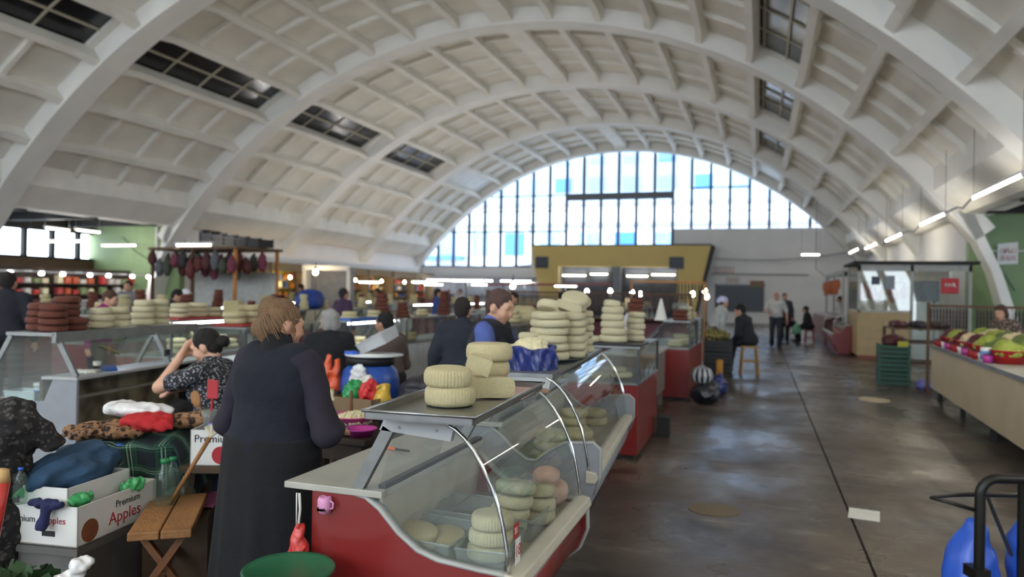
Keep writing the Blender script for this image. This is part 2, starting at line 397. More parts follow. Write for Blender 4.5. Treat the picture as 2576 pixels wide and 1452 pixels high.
# floor: sub-base with slabs laid on it, joints open
fl = M().box(-26.9, 10.3, -13.5, 46.8, -.3, -.012).obj('floor', 'joint_dark'); stru(fl, 'worn wet concrete floor of the market hall')
xj = [-26.9, -23.34, -17.34, -11.34, -5.34, .66, 6.66, 10.3]; yj = [-13.5, -8, -2, 2.1, 7.0, 11.9, 17, 23.5, 30, 36.5, 43, 46.8]
for i in range(len(xj) - 1):
    for j in range(len(yj) - 1):
        gx, gy = .009, .005
        M().box(xj[i] + gx, xj[i + 1] - gx, yj[j] + gy, yj[j + 1] - gy, -.02, 0).obj('floor_slab', FLOOR, fl)
# --- vault, bay by bay; the bays share their meshes
def rib_mesh():
    m = M(); N = 72; vs = []
    for i in range(N + 1):
        s = -16.35 + 32.7 * i / N
        a = arc(s, 0); b = arc(s, .6)
        vs += [(a[0], -.78, a[1]), (a[0], 0, a[1]), (b[0], 0, b[1]), (b[0], -.78, b[1])]
    fs = [(4 * i + q, 4 * i + (q + 1) % 4, 4 * i + 4 + (q + 1) % 4, 4 * i + 4 + q) for i in range(N) for q in range(4)]
    return m.add(vs, fs + [(0, 1, 2, 3), (4 * N + 3, 4 * N + 2, 4 * N + 1, 4 * N)]).mesh('arch_rib')
def band(s0, s1, o0, o1, y0, y1, n=6):
    m = M(); vs = []
    for i in range(n + 1):
        s = s0 + (s1 - s0) * i / n; a = arc(s, o0); b = arc(s, o1)
        vs += [(a[0], y0, a[1]), (a[0], y1, a[1]), (b[0], y1, b[1]), (b[0], y0, b[1])]
    return m.add(vs, [(4 * i + q, 4 * i + (q + 1) % 4, 4 * i + 4 + (q + 1) % 4, 4 * i + 4 + q) for i in range(n) for q in range(4)] + [(0, 1, 2, 3), (4 * n + 3, 4 * n + 2, 4 * n + 1, 4 * n)])
DS = 1.64; y0b, y1b = 0.0, SP - .78
SKY = (5, -6)                     # rows with a skylight (row r spans r..r+1)
shell = M()
for r_ in range(-10, 10):
    if r_ in SKY: continue
    a, b = r_ * DS, (r_ + 1) * DS
    if r_ == -10: a = -15.55
    if r_ == 9: b = 15.55
    q = band(a, b, .52, .72, y0b - .05, y1b + .05, 4); shell.add(q.v, q.f)
shell_me = shell.mesh('ceiling'); rib_me = rib_mesh()
pur = []
for i in range(-8, 9):
    w = .36 if i == 0 else .11
    m = M(); n = 10; vs = []
    # purlin with haunched ends that deepen towards the ribs
    for j in range(n + 1):
        t = j / n; y = y0b + (y1b - y0b) * t; e = min(t, 1 - t) * (y1b - y0b)
        lowr = .20 - .13 * max(0, 1 - e / .45)
        for s_, o_ in ((i * DS - w, lowr), (i * DS + w, lowr), (i * DS + w, .56), (i * DS - w, .56)):
            p = arc(s_, o_); vs.append((p[0], y, p[1]))
    m.add(vs, [(4 * j + q, 4 * j + (q + 1) % 4, 4 * j + 4 + (q + 1) % 4, 4 * j + 4 + q) for j in range(n) for q in range(4)] + [(0, 1, 2, 3), (4 * n + 3, 4 * n + 2, 4 * n + 1, 4 * n)])
    pur.append(m.mesh('purlin'))
strg = []
for r_ in range(-9, 9):
    if r_ in SKY: continue
    for c_ in (1, 2, 3):
        y = y1b * c_ / 4; strg.append(band(r_ * DS + .1, (r_ + 1) * DS - .1, .38, .55, y - .07, y + .07, 5).mesh('stringer'))
edge = []
for sg in (-1, 1):
    p = arc(sg * 14.6, .1); q = arc(sg * 15.75, .12); w_ = arc(sg * 16.3, .1)
    X9 = XC + sg * 14.1
    edge.append(M().prism([(p[0], p[1]), (q[0], 4.0), (X9, 4.0), (X9, p[1] + 1.0), (p[0], p[1] + .62)], 'y', y0b, y1b).mesh('edge_beam'))
# skylight meshes
def sky_parts(row):
    a, b = row * DS, (row + 1) * DS; o = .62; out = {}
    if row < 0: a, b = b, a          # a = side nearer the crown edge order is irrelevant for the look
    ys = [y0b + .25 + (y1b - .5) * i / 4 for i in range(5)]
    ss = [a, a + (b - a) * .14, a + (b - a) * .57, b]
    panes = []
    for i in range(4):
        for j in range(3):
            m = M(); vs = []
            for s_, y in ((ss[j], ys[i]), (ss[j + 1], ys[i]), (ss[j + 1], ys[i + 1]), (ss[j], ys[i + 1])):
                for oo in (o, o + .02):
                    p = arc(s_, oo); vs.append((p[0], y, p[1]))
            m.add(vs, [(0, 2, 4, 6), (7, 5, 3, 1), (0, 1, 3, 2), (2, 3, 5, 4), (4, 5, 7, 6), (6, 7, 1, 0)]); panes.append(m.mesh('pane'))
    bars = []
    for y in ys[1:-1]:
        bars.append(band(min(a, b), max(a, b), o - .05, o, y - .028, y + .028, 3).mesh('glazing_bar'))
    for s_ in ss[1:-1]:
        bars.append(band(s_ - .03, s_ + .03, o - .05, o, ys[0], ys[-1], 1).mesh('glazing_bar'))
    fr = M()
    for yy in ((y0b - .02, ys[0]), (ys[-1], y1b + .02)):
        q = band(min(a, b) - .1, max(a, b) + .1, o - .1, o + .1, yy[0], yy[1], 3); fr.add(q.v, q.f)
    return fr.mesh('window'), panes, bars
skyp = {r_: sky_parts(r_) for r_ in SKY}
mat('white_board', '#e6e8e6', .6, var=.08, scale=2)
wn = 2
for k in range(-3, 5):
    yb = ribY(k)
    c = mobj('ceiling', shell_me, 'shell_paint'); stru(c, 'white coffered concrete vault bay over the hall'); c.location.y = yb
    for me in pur: mobj('purlin', me, 'white_paint', c)
    for me in strg: mobj('stringer', me, 'white_paint', c)
    for me in edge: mobj('edge_beam', me, 'white_paint', c)
    o = mobj('arch_rib', rib_me, 'white_rib', c); o.location.y = SP
    if k == -3: mobj('arch_rib', rib_me, 'white_rib', c)
    for r_ in SKY:
        fr, panes, bars = skyp[r_]; wn += 1
        w = mobj('window_%d' % wn, fr, 'white_paint'); w.location.y = yb
        stru(w, 'skylight in the vault covered with white boards' if k == 4 else 'dark skylight with pale glazing bars set into the white vault')
        if k == 4:
            band(r_ * DS + .1, (r_ + 1) * DS - .1, .5, .56, .02, y1b - .02, 4).obj('cover_board', 'white_board', w)
        for p in panes: mobj('pane', p, 'sky_pane', w)
        if k != 4:
            for p in bars: mobj('glazing_bar', p, 'sky_bar', w)
# --- side walls
XL, XR = XC - 13.95, XC + 13.95           # -22.28, 5.62
wl = M().box(XL - .4, XL, 24.0, 46.8, 0, 5.6).obj('wall_left', 'wall_white'); stru(wl, 'white side wall below the vault')
wr = M().box(XR, XR + .4, 24.0, 46.8, 0, 5.6).obj('wall_right', 'wall_white'); stru(wr)
# upper walls above the aisles' openings
M().box(XL - .5, XL - .1, -13.4, 24, 4.0, 5.6).obj('wall_left_upper', 'white_paint')['kind'] = 'structure'
M().box(XR + .1, XR + .5, -13.4, 24, 4.0, 5.6).obj('wall_right_upper', 'white_paint')['kind'] = 'structure'
for k in range(-3, 3):
    for sg, nm in ((-1, 'trim_pier_left'), (1, 'trim_pier_right')):
        yb = ribY(k)      # the rib runs on down to the floor, splaying outwards
        o = M().prism([(XC + sg * x, z) for x, z in ((13.5, 4.05), (13.95, 3.25), (14.35, 2.36), (15.0, 0), (15.3, 0), (14.58, 2.4), (14.15, 3.4), (13.8, 4.3))], 'y', yb - .78, yb).obj(nm, 'white_rib'); o['kind'] = 'structure'
# aisles
AXL, AXR = -26.8, 10.15
for sg, xo, xi, nm in ((-1, AXL, XL, 'left'), (1, AXR, XR, 'right')):
    lo_, hi_ = min(xo, xi + .15 * sg), max(xo, xi + .15 * sg)
    g = M().box(lo_ - (.3 if sg < 0 else .16), hi_ + (.16 if sg < 0 else .3), 23.95, 24.25, 0, 4.6).obj('wall_%s_aisle_end' % nm, 'green_paint'); stru(g, 'green painted wall closing the side aisle')
    rf = M().box(lo_ - (.4 if sg < 0 else 0), hi_ + (0 if sg < 0 else .4), -13.4, 24.0, 4.35, 4.6).obj('ceiling_%s_aisle' % nm, 'dark_roof'); stru(rf, 'dark flat roof over the side aisle')
    for j in range(14): M().box(lo_, hi_, -12.5 + j * 2.7, -12.2 + j * 2.7, 3.95, 4.36).obj('beam', 'dark_roof', rf)
    x0, x1 = (xo - .25, xo) if sg < 0 else (xo, xo + .25)
    lw = M().box(x0, x1, -13.4, 24.0, 0, 2.62).obj('wall_%s_aisle' % nm, mat('brown_wall', '#4a3a2c', .8, var=.25, scale=.6)); stru(lw)
    M().box(x0, x1, -13.4, 24.0, 3.72, 4.6).obj('wall_%s_aisle_top' % nm, 'dark_roof')['kind'] = 'structure'
    wn += 1
    wf = M().box(x0, x1, -13.4, 24.0, 2.6, 2.7).obj('window_%d' % wn, 'dark_roof'); stru(wf, 'strip window along the side aisle')
    for j in range(32): M().box(x0 + .02, x1 - .02, -13.4 + j * 1.18, -13.25 + j * 1.18, 2.7, 3.72).obj('mullion', 'dark_roof', wf)
    for j in range(31): M().poly([((x0 + x1) / 2, -13.25 + j * 1.18, 2.7), ((x0 + x1) / 2, -12.22 + j * 1.18, 2.7), ((x0 + x1) / 2, -12.22 + j * 1.18, 3.72), ((x0 + x1) / 2, -13.25 + j * 1.18, 3.72)]).obj('pane', 'window_glass', wf)
# --- far end wall
ew = M()
ew.box(XL - .4, -14.33, 46.42, 46.75, 0, 3.28); ew.box(-14.33, -5.18, 46.42, 46.75, 0, 4.72); ew.box(-5.18, XR + .4, 46.42, 46.75, 0, 5.72)
o = ew.obj('wall_far', 'wall_white'); stru(o, 'white end wall under the great arched window')
# arched infill over the window, above the last rib
def arch_top(x, off=0.0):
    xr = x - XC
    return zi(xr) + off
wf = M().box(XL, -14.33, 46.42, 46.72, 3.28, 3.36).obj('window_1', 'mullion_paint'); stru(wf, 'great arched glazed end wall with dark mullions')
xm = [-11.98 + 1.1333 * k for k in range(-9, 14)]
def sill(x): return 3.36 if x < -14.3 else (4.72 if x < -5.2 else 5.72)
for x in xm:
    zt = arch_top(x, .3)
    if zt > sill(x) + .1: M().box(x - .085, x + .085, 46.42, 46.62, sill(x) if x < -14.4 or x > -5.1 else 4.72, zt).obj('mullion', 'mullion_paint', wf)
for (x0, x1, z, h) in ((XL + .6, -12.0, 5.65, .1), (-18.2, -12.0, 8.0, .08), (-20, -12, 7.0, .06), (-5.2, 2.2, 6.8, .05), (-4.05, -.6, 8.25, .09)):
    M().box(x0, x1, 46.47, 46.58, z - h / 2, z + h / 2).obj('transom', 'mullion_paint', wf)
M().box(-12.0, -5.16, 46.3, 46.62, 7.63, 8.06).obj('lintel_beam', mat('lintel_grey', '#6d7177', .6), wf)
for i in range(len(xm) - 1):
    x0, x1 = xm[i] + .06, xm[i + 1] - .06
    zs = sill((x0 + x1) / 2); 
    if min(arch_top(x0), arch_top(x1)) < zs - 1.0 or max(arch_top(x0), arch_top(x1)) < zs: continue
    pts = [(x0, zs), (x1, zs), (x1, max(zs, arch_top(x1, .3))), (x0, max(zs, arch_top(x0, .3)))]
    M().poly([(x, 46.515, z) for x, z in pts]).obj('pane', 'window_glass', wf)
# venetian slats in the middle of the upper window
mat('slat_white', '#eef2f4', .6)
sl_me = {}
for j in range(30):
    z = 8.22 + j * .085
    for (x0, x1) in ((-12.0, -3.95),):
        hw = math.sqrt(max(0, (10.55 - z) / .0315)); a, b = max(x0, XC - hw), min(x1, XC + hw)
        if b - a > .5: M().box(a, b, 46.62, 46.66, z, z + .03).obj('slat', 'slat_white', wf)
# --- near end wall (behind the viewpoint)
nw = M().box(XL - .4, XR + .4, -13.75, -13.4, 0, 3.4).obj('wall_near', 'wall_white'); stru(nw)
wf2 = M().box(XL, XR, -13.7, -13.45, 3.4, 3.5).obj('window_2', 'mullion_paint'); stru(wf2)
for x in xm:
    zt = arch_top(x, .3)
    if zt > 3.6: M().box(x - .06, x + .06, -13.65, -13.5, 3.5, zt).obj('mullion', 'mullion_paint', wf2)
for i in range(len(xm) - 1):
    x0, x1 = xm[i] + .06, xm[i + 1] - .06
    if max(arch_top(x0), arch_top(x1)) > 3.8: M().poly([(x, -13.575, z) for x, z in [(x0, 3.5), (x1, 3.5), (x1, max(3.5, arch_top(x1, .3))), (x0, max(3.5, arch_top(x0, .3)))]]).obj('pane', 'window_glass', wf2)
# --- yellow entrance portal standing in front of the end wall
pt = thing('entrance_portal', 'yellow trapezoid entrance portal in front of the arched window', 'portal', (0, 0, 0))
yq = 45.0
M().prism([(-13.92, 4.6), (-2.73, 4.6), (-3.75, 0), (-4.67, 0), (-4.67, 3.3), (-12.06, 3.3), (-12.06, 0), (-13.0, 0)], 'y', yq, yq + .25).obj('frame_panel', 'yellow_panel', pt)
M().box(-13.9, -2.75, yq, 46.4, 4.6, 4.68).obj('roof', mat('portal_dark', '#35373c', .7), pt)
M().prism([(-2.76, 4.6), (-2.6, 4.6), (-3.7, 0), (-3.76, 0)], 'y', yq - .02, 46.4).obj('side_edge', 'portal_dark', pt)
M().box(-12.06, -4.67, 46.0, 46.3, 0, 3.3).obj('back_panel', mat('shop_dark', '#232932', .6, var=.4, scale=1.5), pt)
M().box(-8.6, -8.1, yq + .05, yq + .3, 0, 3.3).obj('post', mat('post_grey', '#7d828b', .5), pt)
def lettering(name, n, w, h, m, parent, loc, seed, rows=1, gap=.35):
    """small stroke-built characters, rows of n glyphs, in the x-z plane"""
    rg = random.Random(seed); b = M(); cw = w / n; rh = h / rows
    for r_ in range(rows):
        for i in range(n):
            x = -w / 2 + cw * i + cw * .12; z = h / 2 - rh * (r_ + 1) + rh * .12; gw = cw * .7; gh = rh * .72; t = max(.006, cw * .16)
            for q in range(rg.randint(2, 3)):
                k = rg.choice('vvha')
                if k == 'v': xx = x + rg.choice((0, .45, .85)) * gw; b.box(xx, xx + t, -.004, .004, z, z + gh * rg.choice((1, 1, .6)))
                elif k == 'h': zz = z + rg.choice((0, .45, .85)) * gh; b.box(x, x + gw, -.004, .004, zz, zz + t)
                else: b.beam((x, 0, z), (x + gw, 0, z + gh), t, .008, (0, 1, 0))
    return b.obj(name, m, parent, loc=loc)
mat('sign_white', '#d6d4cf', .6, var=.04); mat('sign_red', '#a8424e', .6); mat('sign_blue', '#343c4c', .5, var=.4, scale=9)
for i, x in enumerate((-13.15, -4.75)):
    s = thing('poster_board', 'dark square notice board on the %s shoulder of the yellow portal' % ('left', 'right')[i], 'sign', (x, yq - .04, 3.55))
    M().box(-.42, .42, -.03, .03, -.36, .36).obj('board', 'sign_blue', s); lettering('lettering', 7, .7, .5, 'post_grey', s, (0, -.035, 0), 3 + i, 5)
# red lettered signs on the end wall
for i, (x, z, w, h, n, r_, lb) in enumerate(((-2.05, 3.2, 1.25, .52, 8, 2, 'white sign with two lines of red letters right of the yellow portal'), (-1.55, 2.58, .85, .5, 9, 1, 'narrow white sign with tall red letters above the grey shutter'))):
    s = thing('wall_sign', lb, 'sign', (x, 46.38, z))
    M().box(-w / 2, w / 2, -.03, .02, -h / 2, h / 2).obj('board', 'sign_white', s); lettering('lettering', n, w * .92, h * .86, 'sign_red', s, (0, -.035, 0), 11 + i, r_)
sh = thing('roller_shutter', 'wide slate grey shutter panel low on the far end wall', 'shutter', (-1.2, 46.36, 0))
mat('shutter_grey', '#4d545f', .5, var=.06)
for j in range(15): M().box(-1.35, 1.46, -.05, .03, .7 + j * .103, .797 + j * .103).obj('slat', 'shutter_grey', sh)
M().box(-1.4, 1.52, -.07, .05, 2.24, 2.34).obj('head_rail', 'post_grey', sh)
tag(M().box(-.4, .4, -.04, .04, -.22, .22).obj('green_sign', mat('sign_green', '#5d7d5a', .6, col2='#8a6a5a', mix=(.5, .7), scale=2), loc=(-.15, 46.24, 2.35)), 'small green and brown sign at the shutter top corner', 'sign')
tag(M().tube([(-2.8, 46.35, 2.95), (2.7, 46.35, 2.93)], .035, 6).obj('wall_conduit', 'grey_steel'), 'long grey conduit running across the far end wall', 'conduit')
# bunting string between the portal and the right wall
bt = thing('bunting_string', 'string of small grey pennants hung across the far end wall', 'bunting', (0, 44.8, 0))
pts = [(-2.6 + 7.2 * t, 0, 3.85 + .35 * t - .25 * math.sin(math.pi * t)) for t in [i / 20 for i in range(21)]]
M().tube(pts, .008, 4).obj('cord', 'grey_steel', bt)
fm = M().prism([(-.07, 0), (.07, 0), (0, -.14)], 'y', -.003, .003).mesh('pennant')
mat('pennant_grey', '#77787c', .8)
for i in range(1, 40):
    t = i / 40; mobj('pennant', fm, 'pennant_grey', bt, (-2.6 + 7.2 * t, 0, 3.85 + .35 * t - .25 * math.sin(math.pi * t)))
# ------------------------------------------------------------------ outside
st = M().prism([(-70, 0.5), (-26, 2.6), (6, 5.1), (60, 6.0), (60, -.5), (-70, -.5)], 'y', 46.95, 120).obj('street', mat('asphalt', '#b4b5b8', .9)); stru(st, 'street outside the great window')
mat('facade_white', '#c4c9d2', .8, var=.04, scale=.3); mat('facade_band', '#8e949e', .8); mat('facade_blue', '#3f7cc0', .4); mat('facade_glass', '#7fa0c4', .2)
bd = thing('street_building', 'long white building across the street beyond the window', 'building', (0, 66, 4.5))
M().box(-46, 6, 0, 12, -3, 5.2).obj('wall', 'facade_white', bd); M().box(-46.5, 6.5, -.4, 12.3, 3.3, 3.6).obj('canopy', 'facade_band', bd); M().box(-46.4, 6.4, -.3, 12.2, 5.2, 5.5).obj('roof', 'facade_band', bd)
for i in range(14):
    w = M().box(-44 + i * 3.5, -42 + i * 3.5, -.06, .06, .6, 2.7).obj('window', 'facade_glass' if i % 3 else 'facade_blue', bd)
for i in range(9): M().box(-43.3 + i * 5.6, -43 + i * 5.6, -.35, 0, -2.5, 3.3).obj('column', 'facade_white', bd)
M().box(-31.5, -27, -1.4, 0, .2, .5).obj('awning', 'facade_blue', bd)
b2 = thing('tall_block', 'pale apartment block rising behind the street building', 'building', (0, 90, 4.5))
M().box(-58, 16, 0, 12, 0, 26).obj('wall', mat('block_pale', '#a4b4c4', .8, var=.12, scale=.15), b2)
for r_ in range(6):
    for i in range(14): M().box(-50.5 + i * 4.3, -48.4 + i * 4.3, -.06, .06, 3 + r_ * 3.4, 4.8 + r_ * 3.4).obj('window', 'facade_blue' if (i + r_) % 4 == 0 else 'facade_glass', b2)
b3 = thing('corner_block', 'white block at the right beyond the window', 'building', (0, 78, 4.5))
M().box(8, 26, 0, 10, 0, 9).obj('wall', 'facade_white', b3)
for i in range(5): M().box(9 + i * 3.4, 11 + i * 3.4, -.06, .06, 4.5, 6.6).obj('window', 'facade_glass', b3)
cr = thing('parked_car', 'blue car parked on the street beyond the window', 'car', (1.6, 57, 4.78), R(0))
mat('car_blue', '#5b86c0', .3, coat=.5); mat('car_glass', '#7fa6cc', .15); mat('tyre', '#202022', .8)
M().prism([(-2.1, .3), (2.1, .3), (2.15, .75), (1.3, .88), (.75, 1.4), (-.9, 1.42), (-1.6, .92), (-2.15, .85)], 'y', -.85, .85).obj('body', 'car_blue', cr, bevel=.06)
M().prism([(1.15, .92), (.68, 1.34), (-.82, 1.36), (-1.4, .95)], 'y', -.87, .87).obj('side_window', 'car_glass', cr)
for x in (-1.3, 1.35):
    for y in (-.8, .8): M().tube([(x, y - .1, .32), (x, y + .1, .32)], .32, 16).obj('wheel', 'tyre', cr)
# green wall fittings, right aisle
s = thing('notice_sign', 'white sign with two red text lines on the right green wall', 'sign', (6.56, 23.91, 2.92))
M().prism([(-.25, -.3), (.24, -.27), (.24, .34), (-.25, .28)], 'y', -.03, .02).obj('board', 'sign_white', s); lettering('lettering', 6, .4, .4, 'sign_red', s, (0, -.035, 0), 21, 2)
tag(M().tube([(5.75, 23.92, 3.02), (9.6, 23.92, 2.98)], .02, 6).obj('wall_cable_duct', 'sign_white'), 'thin pale cable duct across the right green wall', 'duct')
tag(M().tube([(6.0, 23.93, 3.2), (6.25, 23.92, 2.75), (6.75, 23.92, 1.9)], .02, 6).obj('wall_cable', mat('cable_green', '#4f6b55', .7)), 'dark cable running down the right green wall', 'cable')
tag(M().tube([(-23.4, 23.89, 0), (-23.4, 23.89, 4.3)], .05, 8).obj('wall_pipe', 'sign_white'), 'white vertical pipe on the left green wall', 'pipe')
tag(M().tube([(-25.2, 23.92, 3.6), (-24.5, 23.92, 3.0), (-23.0, 23.92, 2.3)], .02, 5).obj('wall_wire', 'cable_green'), 'dark wire sagging across the left green wall', 'cable')
# ================================================================== PEOPLE
mat('skin', '#b98a70', .55, var=.08, scale=12, sss=.15); mat('skin_light', '#c79a80', .55, var=.08, scale=12, sss=.15)
mat('lips', '#8f5148', .5); mat('eye_dark', '#17120f', .2); mat('eye_white', '#d8d2c8', .3); mat('shoe_black', '#16161a', .5)
def rotm(yaw=0, pitch=0, roll=0):
    return np.array(Matrix.Rotation(yaw, 3, 'Z') @ Matrix.Rotation(pitch, 3, 'X') @ Matrix.Rotation(roll, 3, 'Y'))
def hand_prims(w, d, n_, s, curl, side):
    """palm, four unequal bent fingers and a thumb leaving the side of the palm"""
    w = np.array(w); d = np.array(d) / np.linalg.norm(d); n_ = np.array(n_, float); n_ = n_ - d * n_.dot(d); n_ /= np.linalg.norm(n_)
    a = np.cross(d, n_) * side
    P = []
    for q in (-.022, 0, .022): P.append(('c', w + a * q * .6 * s, w + d * .085 * s + a * q * s * 1.15, .014 * s, .012 * s))
    for q, L in zip((-.031, -.0105, .0105, .03), (.062, .075, .07, .054)):
        p0 = w + d * .083 * s + a * q * s; c1 = curl * .5; c2 = curl * 1.1
        p1 = p0 + (d * math.cos(c1) + n_ * math.sin(c1)) * L * .52 * s + a * q * .12 * s; p2 = p1 + (d * math.cos(c2) + n_ * math.sin(c2)) * L * .48 * s
        P += [('c', p0, p1, .0092 * s, .0085 * s), ('c', p1, p2, .0085 * s, .0068 * s)]
    t0 = w + d * .022 * s - a * .024 * s; t1 = t0 + (d * .7 - a * .65 + n_ * .35) / 1.02 * .042 * s; t2 = t1 + (d * .85 - a * .2 + n_ * .45) * .03 * s
    P += [('c', t0, t1, .0125 * s, .0105 * s), ('c', t1, t2, .0105 * s, .0078 * s)]
    return P
def person(label, loc, rz, h=1.62, g=1.0, seat=None, lean=0, turn=0, nod=0, arms=None, top='#222', sleeve=1.0, sleeve_mat=None, vest=None,
           bottom='trousers', bmat='#222', hem=.12, hair='#2a201a', hairstyle='short', shoes='shoe_black', skin='skin', res=.012, legs=None, group=None, female=True, hands=True, extra=None):
    s = h / 1.7
    def M_(c, nm, **k): return MATS[c] if c in MATS else mat('cloth_' + c.strip('#') + nm, c, .9, var=.15, scale=8, bump=.3, bscale=90, **k)
    t = thing('person', label, 'person', loc, rz, group)
    up = 0.0 if seat is None else (seat / s + .10 - .95)
    Lr = rotm(0, -R(lean)); piv = np.array((0, 0, .95 + up))
    def T(x, y, z): return (piv + Lr @ (np.array((x, y, z)) - np.array((0, 0, .95)))) * s
    hp = T(0, .02, 1.585); Hr = rotm(R(turn), -R(lean) * .6 - R(nod))
    def Hd(x, y, z): return hp + Hr @ (np.array((x, y, z)) * s * 1.03)
    sh = {q: T(sg * (.165 + .02 * g), 0, 1.385) for q, sg in (('L', -1), ('R', 1))}
    A = {}
    for q, sg in (('L', -1), ('R', 1)):
        if arms and q in arms:
            e, w = arms[q]; A[q] = (np.array(e) * s, np.array(w) * s)
        elif seat is not None: A[q] = (T(sg * (.22 + .04 * g), .06, 1.10), T(sg * .12, .30, .98))
        else: A[q] = (T(sg * (.21 + .05 * g), -.03, 1.11), T(sg * (.22 + .05 * g), .06, .86))
    if legs: K = {q: [np.array(v) * s for v in legs[q]] for q in 'LR'}
    elif seat is None: K = {q: [np.array(v) * s for v in ((sg * .095, 0, .93), (sg * .1, .02, .5), (sg * .1, -.02, .09))] for q, sg in (('L', -1), ('R', 1))}
    else: K = {q: [np.array(v) * s for v in ((sg * .1, .02, .95 + up), (sg * .13, .43, seat / s + .06), (sg * .13, .40, .09))] for q, sg in (('L', -1), ('R', 1))}
    # ---- body: one continuous skin
    P = []
    def E(c, r, Rm=None): P.append(('e', c, [x * s for x in r], Rm))
    E(Hd(0, -.012, .02), (.074, .092, .092), Hr); E(Hd(0, .02, -.05), (.06, .07, .07), Hr); E(Hd(0, .062, -.098), (.027, .026, .024), Hr)
    E(Hd(0, .055, .0), (.058, .04, .06), Hr)
    P.append(('c', Hd(0, .088, .012), Hd(0, .112, -.028), .009 * s, .0135 * s)); E(Hd(0, .088, -.066), (.024, .014, .010), Hr)
    for sg in (-1, 1): E(Hd(sg * .076, -.01, -.02), (.011, .02, .033), Hr); E(Hd(sg * .04, .07, -.04), (.022, .02, .024), Hr); E(Hd(sg * .03, .083, .028), (.024, .012, .008), Hr)
    P.append(('c', T(0, -.015, 1.40), Hd(0, -.018, -.07), .058 * s * (.9 + .1 * g), .052 * s))
    P.append(('c', T(-.13, 0, 1.385), T(.13, 0, 1.385), .06 * s, .06 * s))
    E(T(0, 0, 1.26), (.155 * g, .10 * g, .18), Lr); E(T(0, .015, 1.08), (.145 * g, .11 * g, .15), Lr); E(T(0, -.01, .96), (.16 * g, .115 * g, .12), Lr)
    for q, sg in (('L', -1), ('R', 1)):
        e, w = A[q]; P += [('c', sh[q], e, .052 * s, .042 * s), ('c', e, w, .041 * s, .026 * s)]
        if hands:
            d = w - e; nn = np.array((-sg, 0, 0)) if abs(d[0]) < abs(d[2]) * 1.5 else np.array((0, 0, -1.))
            if arms and q + 'n' in arms: nn = np.array(arms[q + 'n'], float)
            P += hand_prims(w, d, nn, s, arms.get(q + 'c', .5) if arms else .5, 1 if q == 'R' else -1)
        k0, k1, k2 = K[q]; P += [('c', k0, k1, .078 * s * (.8 + .2 * g), .052 * s), ('c', k1, k2, .054 * s, .036 * s)]
        P.append(('c', k2 - np.array((0, .03, .03)) * s, k2 + np.array((sg * .01, .14, -.055)) * s, .036 * s, .03 * s))
    mobj('body', sdf_mesh('body', P, res, .02), skin, t)
    # ---- face details
    for sg in (-1, 1):
        ey = M(); ey.lathe([(0, -.011), (.007, -.0085), (.011, 0), (.007, .0085), (0, .011)], 10)
        o = ey.obj('eye', 'eye_white', t, True, loc=Vector(Hd(sg * .031, .087, .008))); o.scale = (s, s * .7, s * .75)
        o = M().lathe([(0, -.006), (.006, 0), (0, .006)], 8).obj('iris', 'eye_dark', t, True, loc=Vector(Hd(sg * .031, .0955, .008))); o.scale = (s,) * 3
        M().tube([Vector(Hd(sg * .012, .098, .027)), Vector(Hd(sg * .033, .0965, .035)), Vector(Hd(sg * .052, .084, .028))], .0035 * s, 5).obj('eyebrow', M_(hair, 'h'), t, True)
    M().tube([Vector(Hd(-.022, .094, -.067)), Vector(Hd(0, .104, -.064)), Vector(Hd(.022, .094, -.067))], [.003 * s, .0058 * s, .003 * s], 6).obj('lips', 'lips', t, True)
    # ---- hair
    Q = [('e', Hd(0, -.02, .03), [x * s for x in (.083, .098, .096)], Hr)]
    if hairstyle in ('bun', 'updo', 'tail'): Q.append(('e', Hd(0, -.05, -.02), [x * s for x in (.07, .065, .075)], Hr))
    if hairstyle == 'bun': Q += [('e', Hd(0, -.135, -.03), [x * s for x in (.042, .04, .042)], Hr), ('c', Hd(0, -.1, -.01), Hd(0, -.13, -.03), .03 * s, .034 * s)]
    if hairstyle == 'updo': Q += [('e', Hd(-.02, -.075, .05), [x * s for x in (.07, .06, .075)], Hr), ('e', Hd(-.035, -.09, -.045), [x * s for x in (.05, .045, .06)], Hr), ('c', Hd(-.05, -.07, -.07), Hd(.0, -.08, -.095), .028 * s, .018 * s)]
    if hairstyle == 'bob': Q += [('e', Hd(sg * .055, -.025, -.045), [x * s for x in (.035, .06, .07)], Hr) for sg in (-1, 1)] + [('e', Hd(0, -.06, -.04), [x * s for x in (.075, .05, .08)], Hr)]
    if hairstyle == 'short': Q.append(('e', Hd(0, -.05, -.02), [x * s for x in (.072, .055, .07)], Hr))
    Q.append(('e', Hd(0, .095, -.06), [x * s for x in (.085, .085, .115)], Hr, 0, '-'))
    if hairstyle in ('short', 'bun', 'updo', 'tail'):
        for sg in (-1, 1): Q.append(('e', Hd(sg * .09, .015, -.06), [x * s for x in (.03, .05, .07)], Hr, 0, '-'))
    if hairstyle != 'none': mobj('hair', sdf_mesh('hair', Q, max(.006, res * .7), .015, (.006, 70, 3)), M_(hair, 'h'), t)
    # ---- clothes
    i_ = .016
    Tp = [('c', T(-.13, 0, 1.385), T(.13, 0, 1.385), (.06 + i_) * s, (.06 + i_) * s), ('c', T(0, -.015, 1.36), T(0, -.012, 1.455), .075 * s, .066 * s)]
    def body_prims(ex): return [('e', T(0, 0, 1.26), [x * s for x in (.155 * g + ex, .10 * g + ex, .18 + ex)], Lr), ('e', T(0, .015, 1.08), [x * s for x in (.145 * g + ex, .11 * g + ex, .17 + ex)], Lr), ('e', T(0, -.01, .96), [x * s for x in (.16 * g + ex, .115 * g + ex, .13 + ex)], Lr)]
    Tp += body_prims(i_)
    if female: Tp += [('e', T(sg * .07 * g, .085 * g, 1.24), [x * s * g for x in (.062, .055, .065)], Lr) for sg in (-1, 1)]
    Sl = []
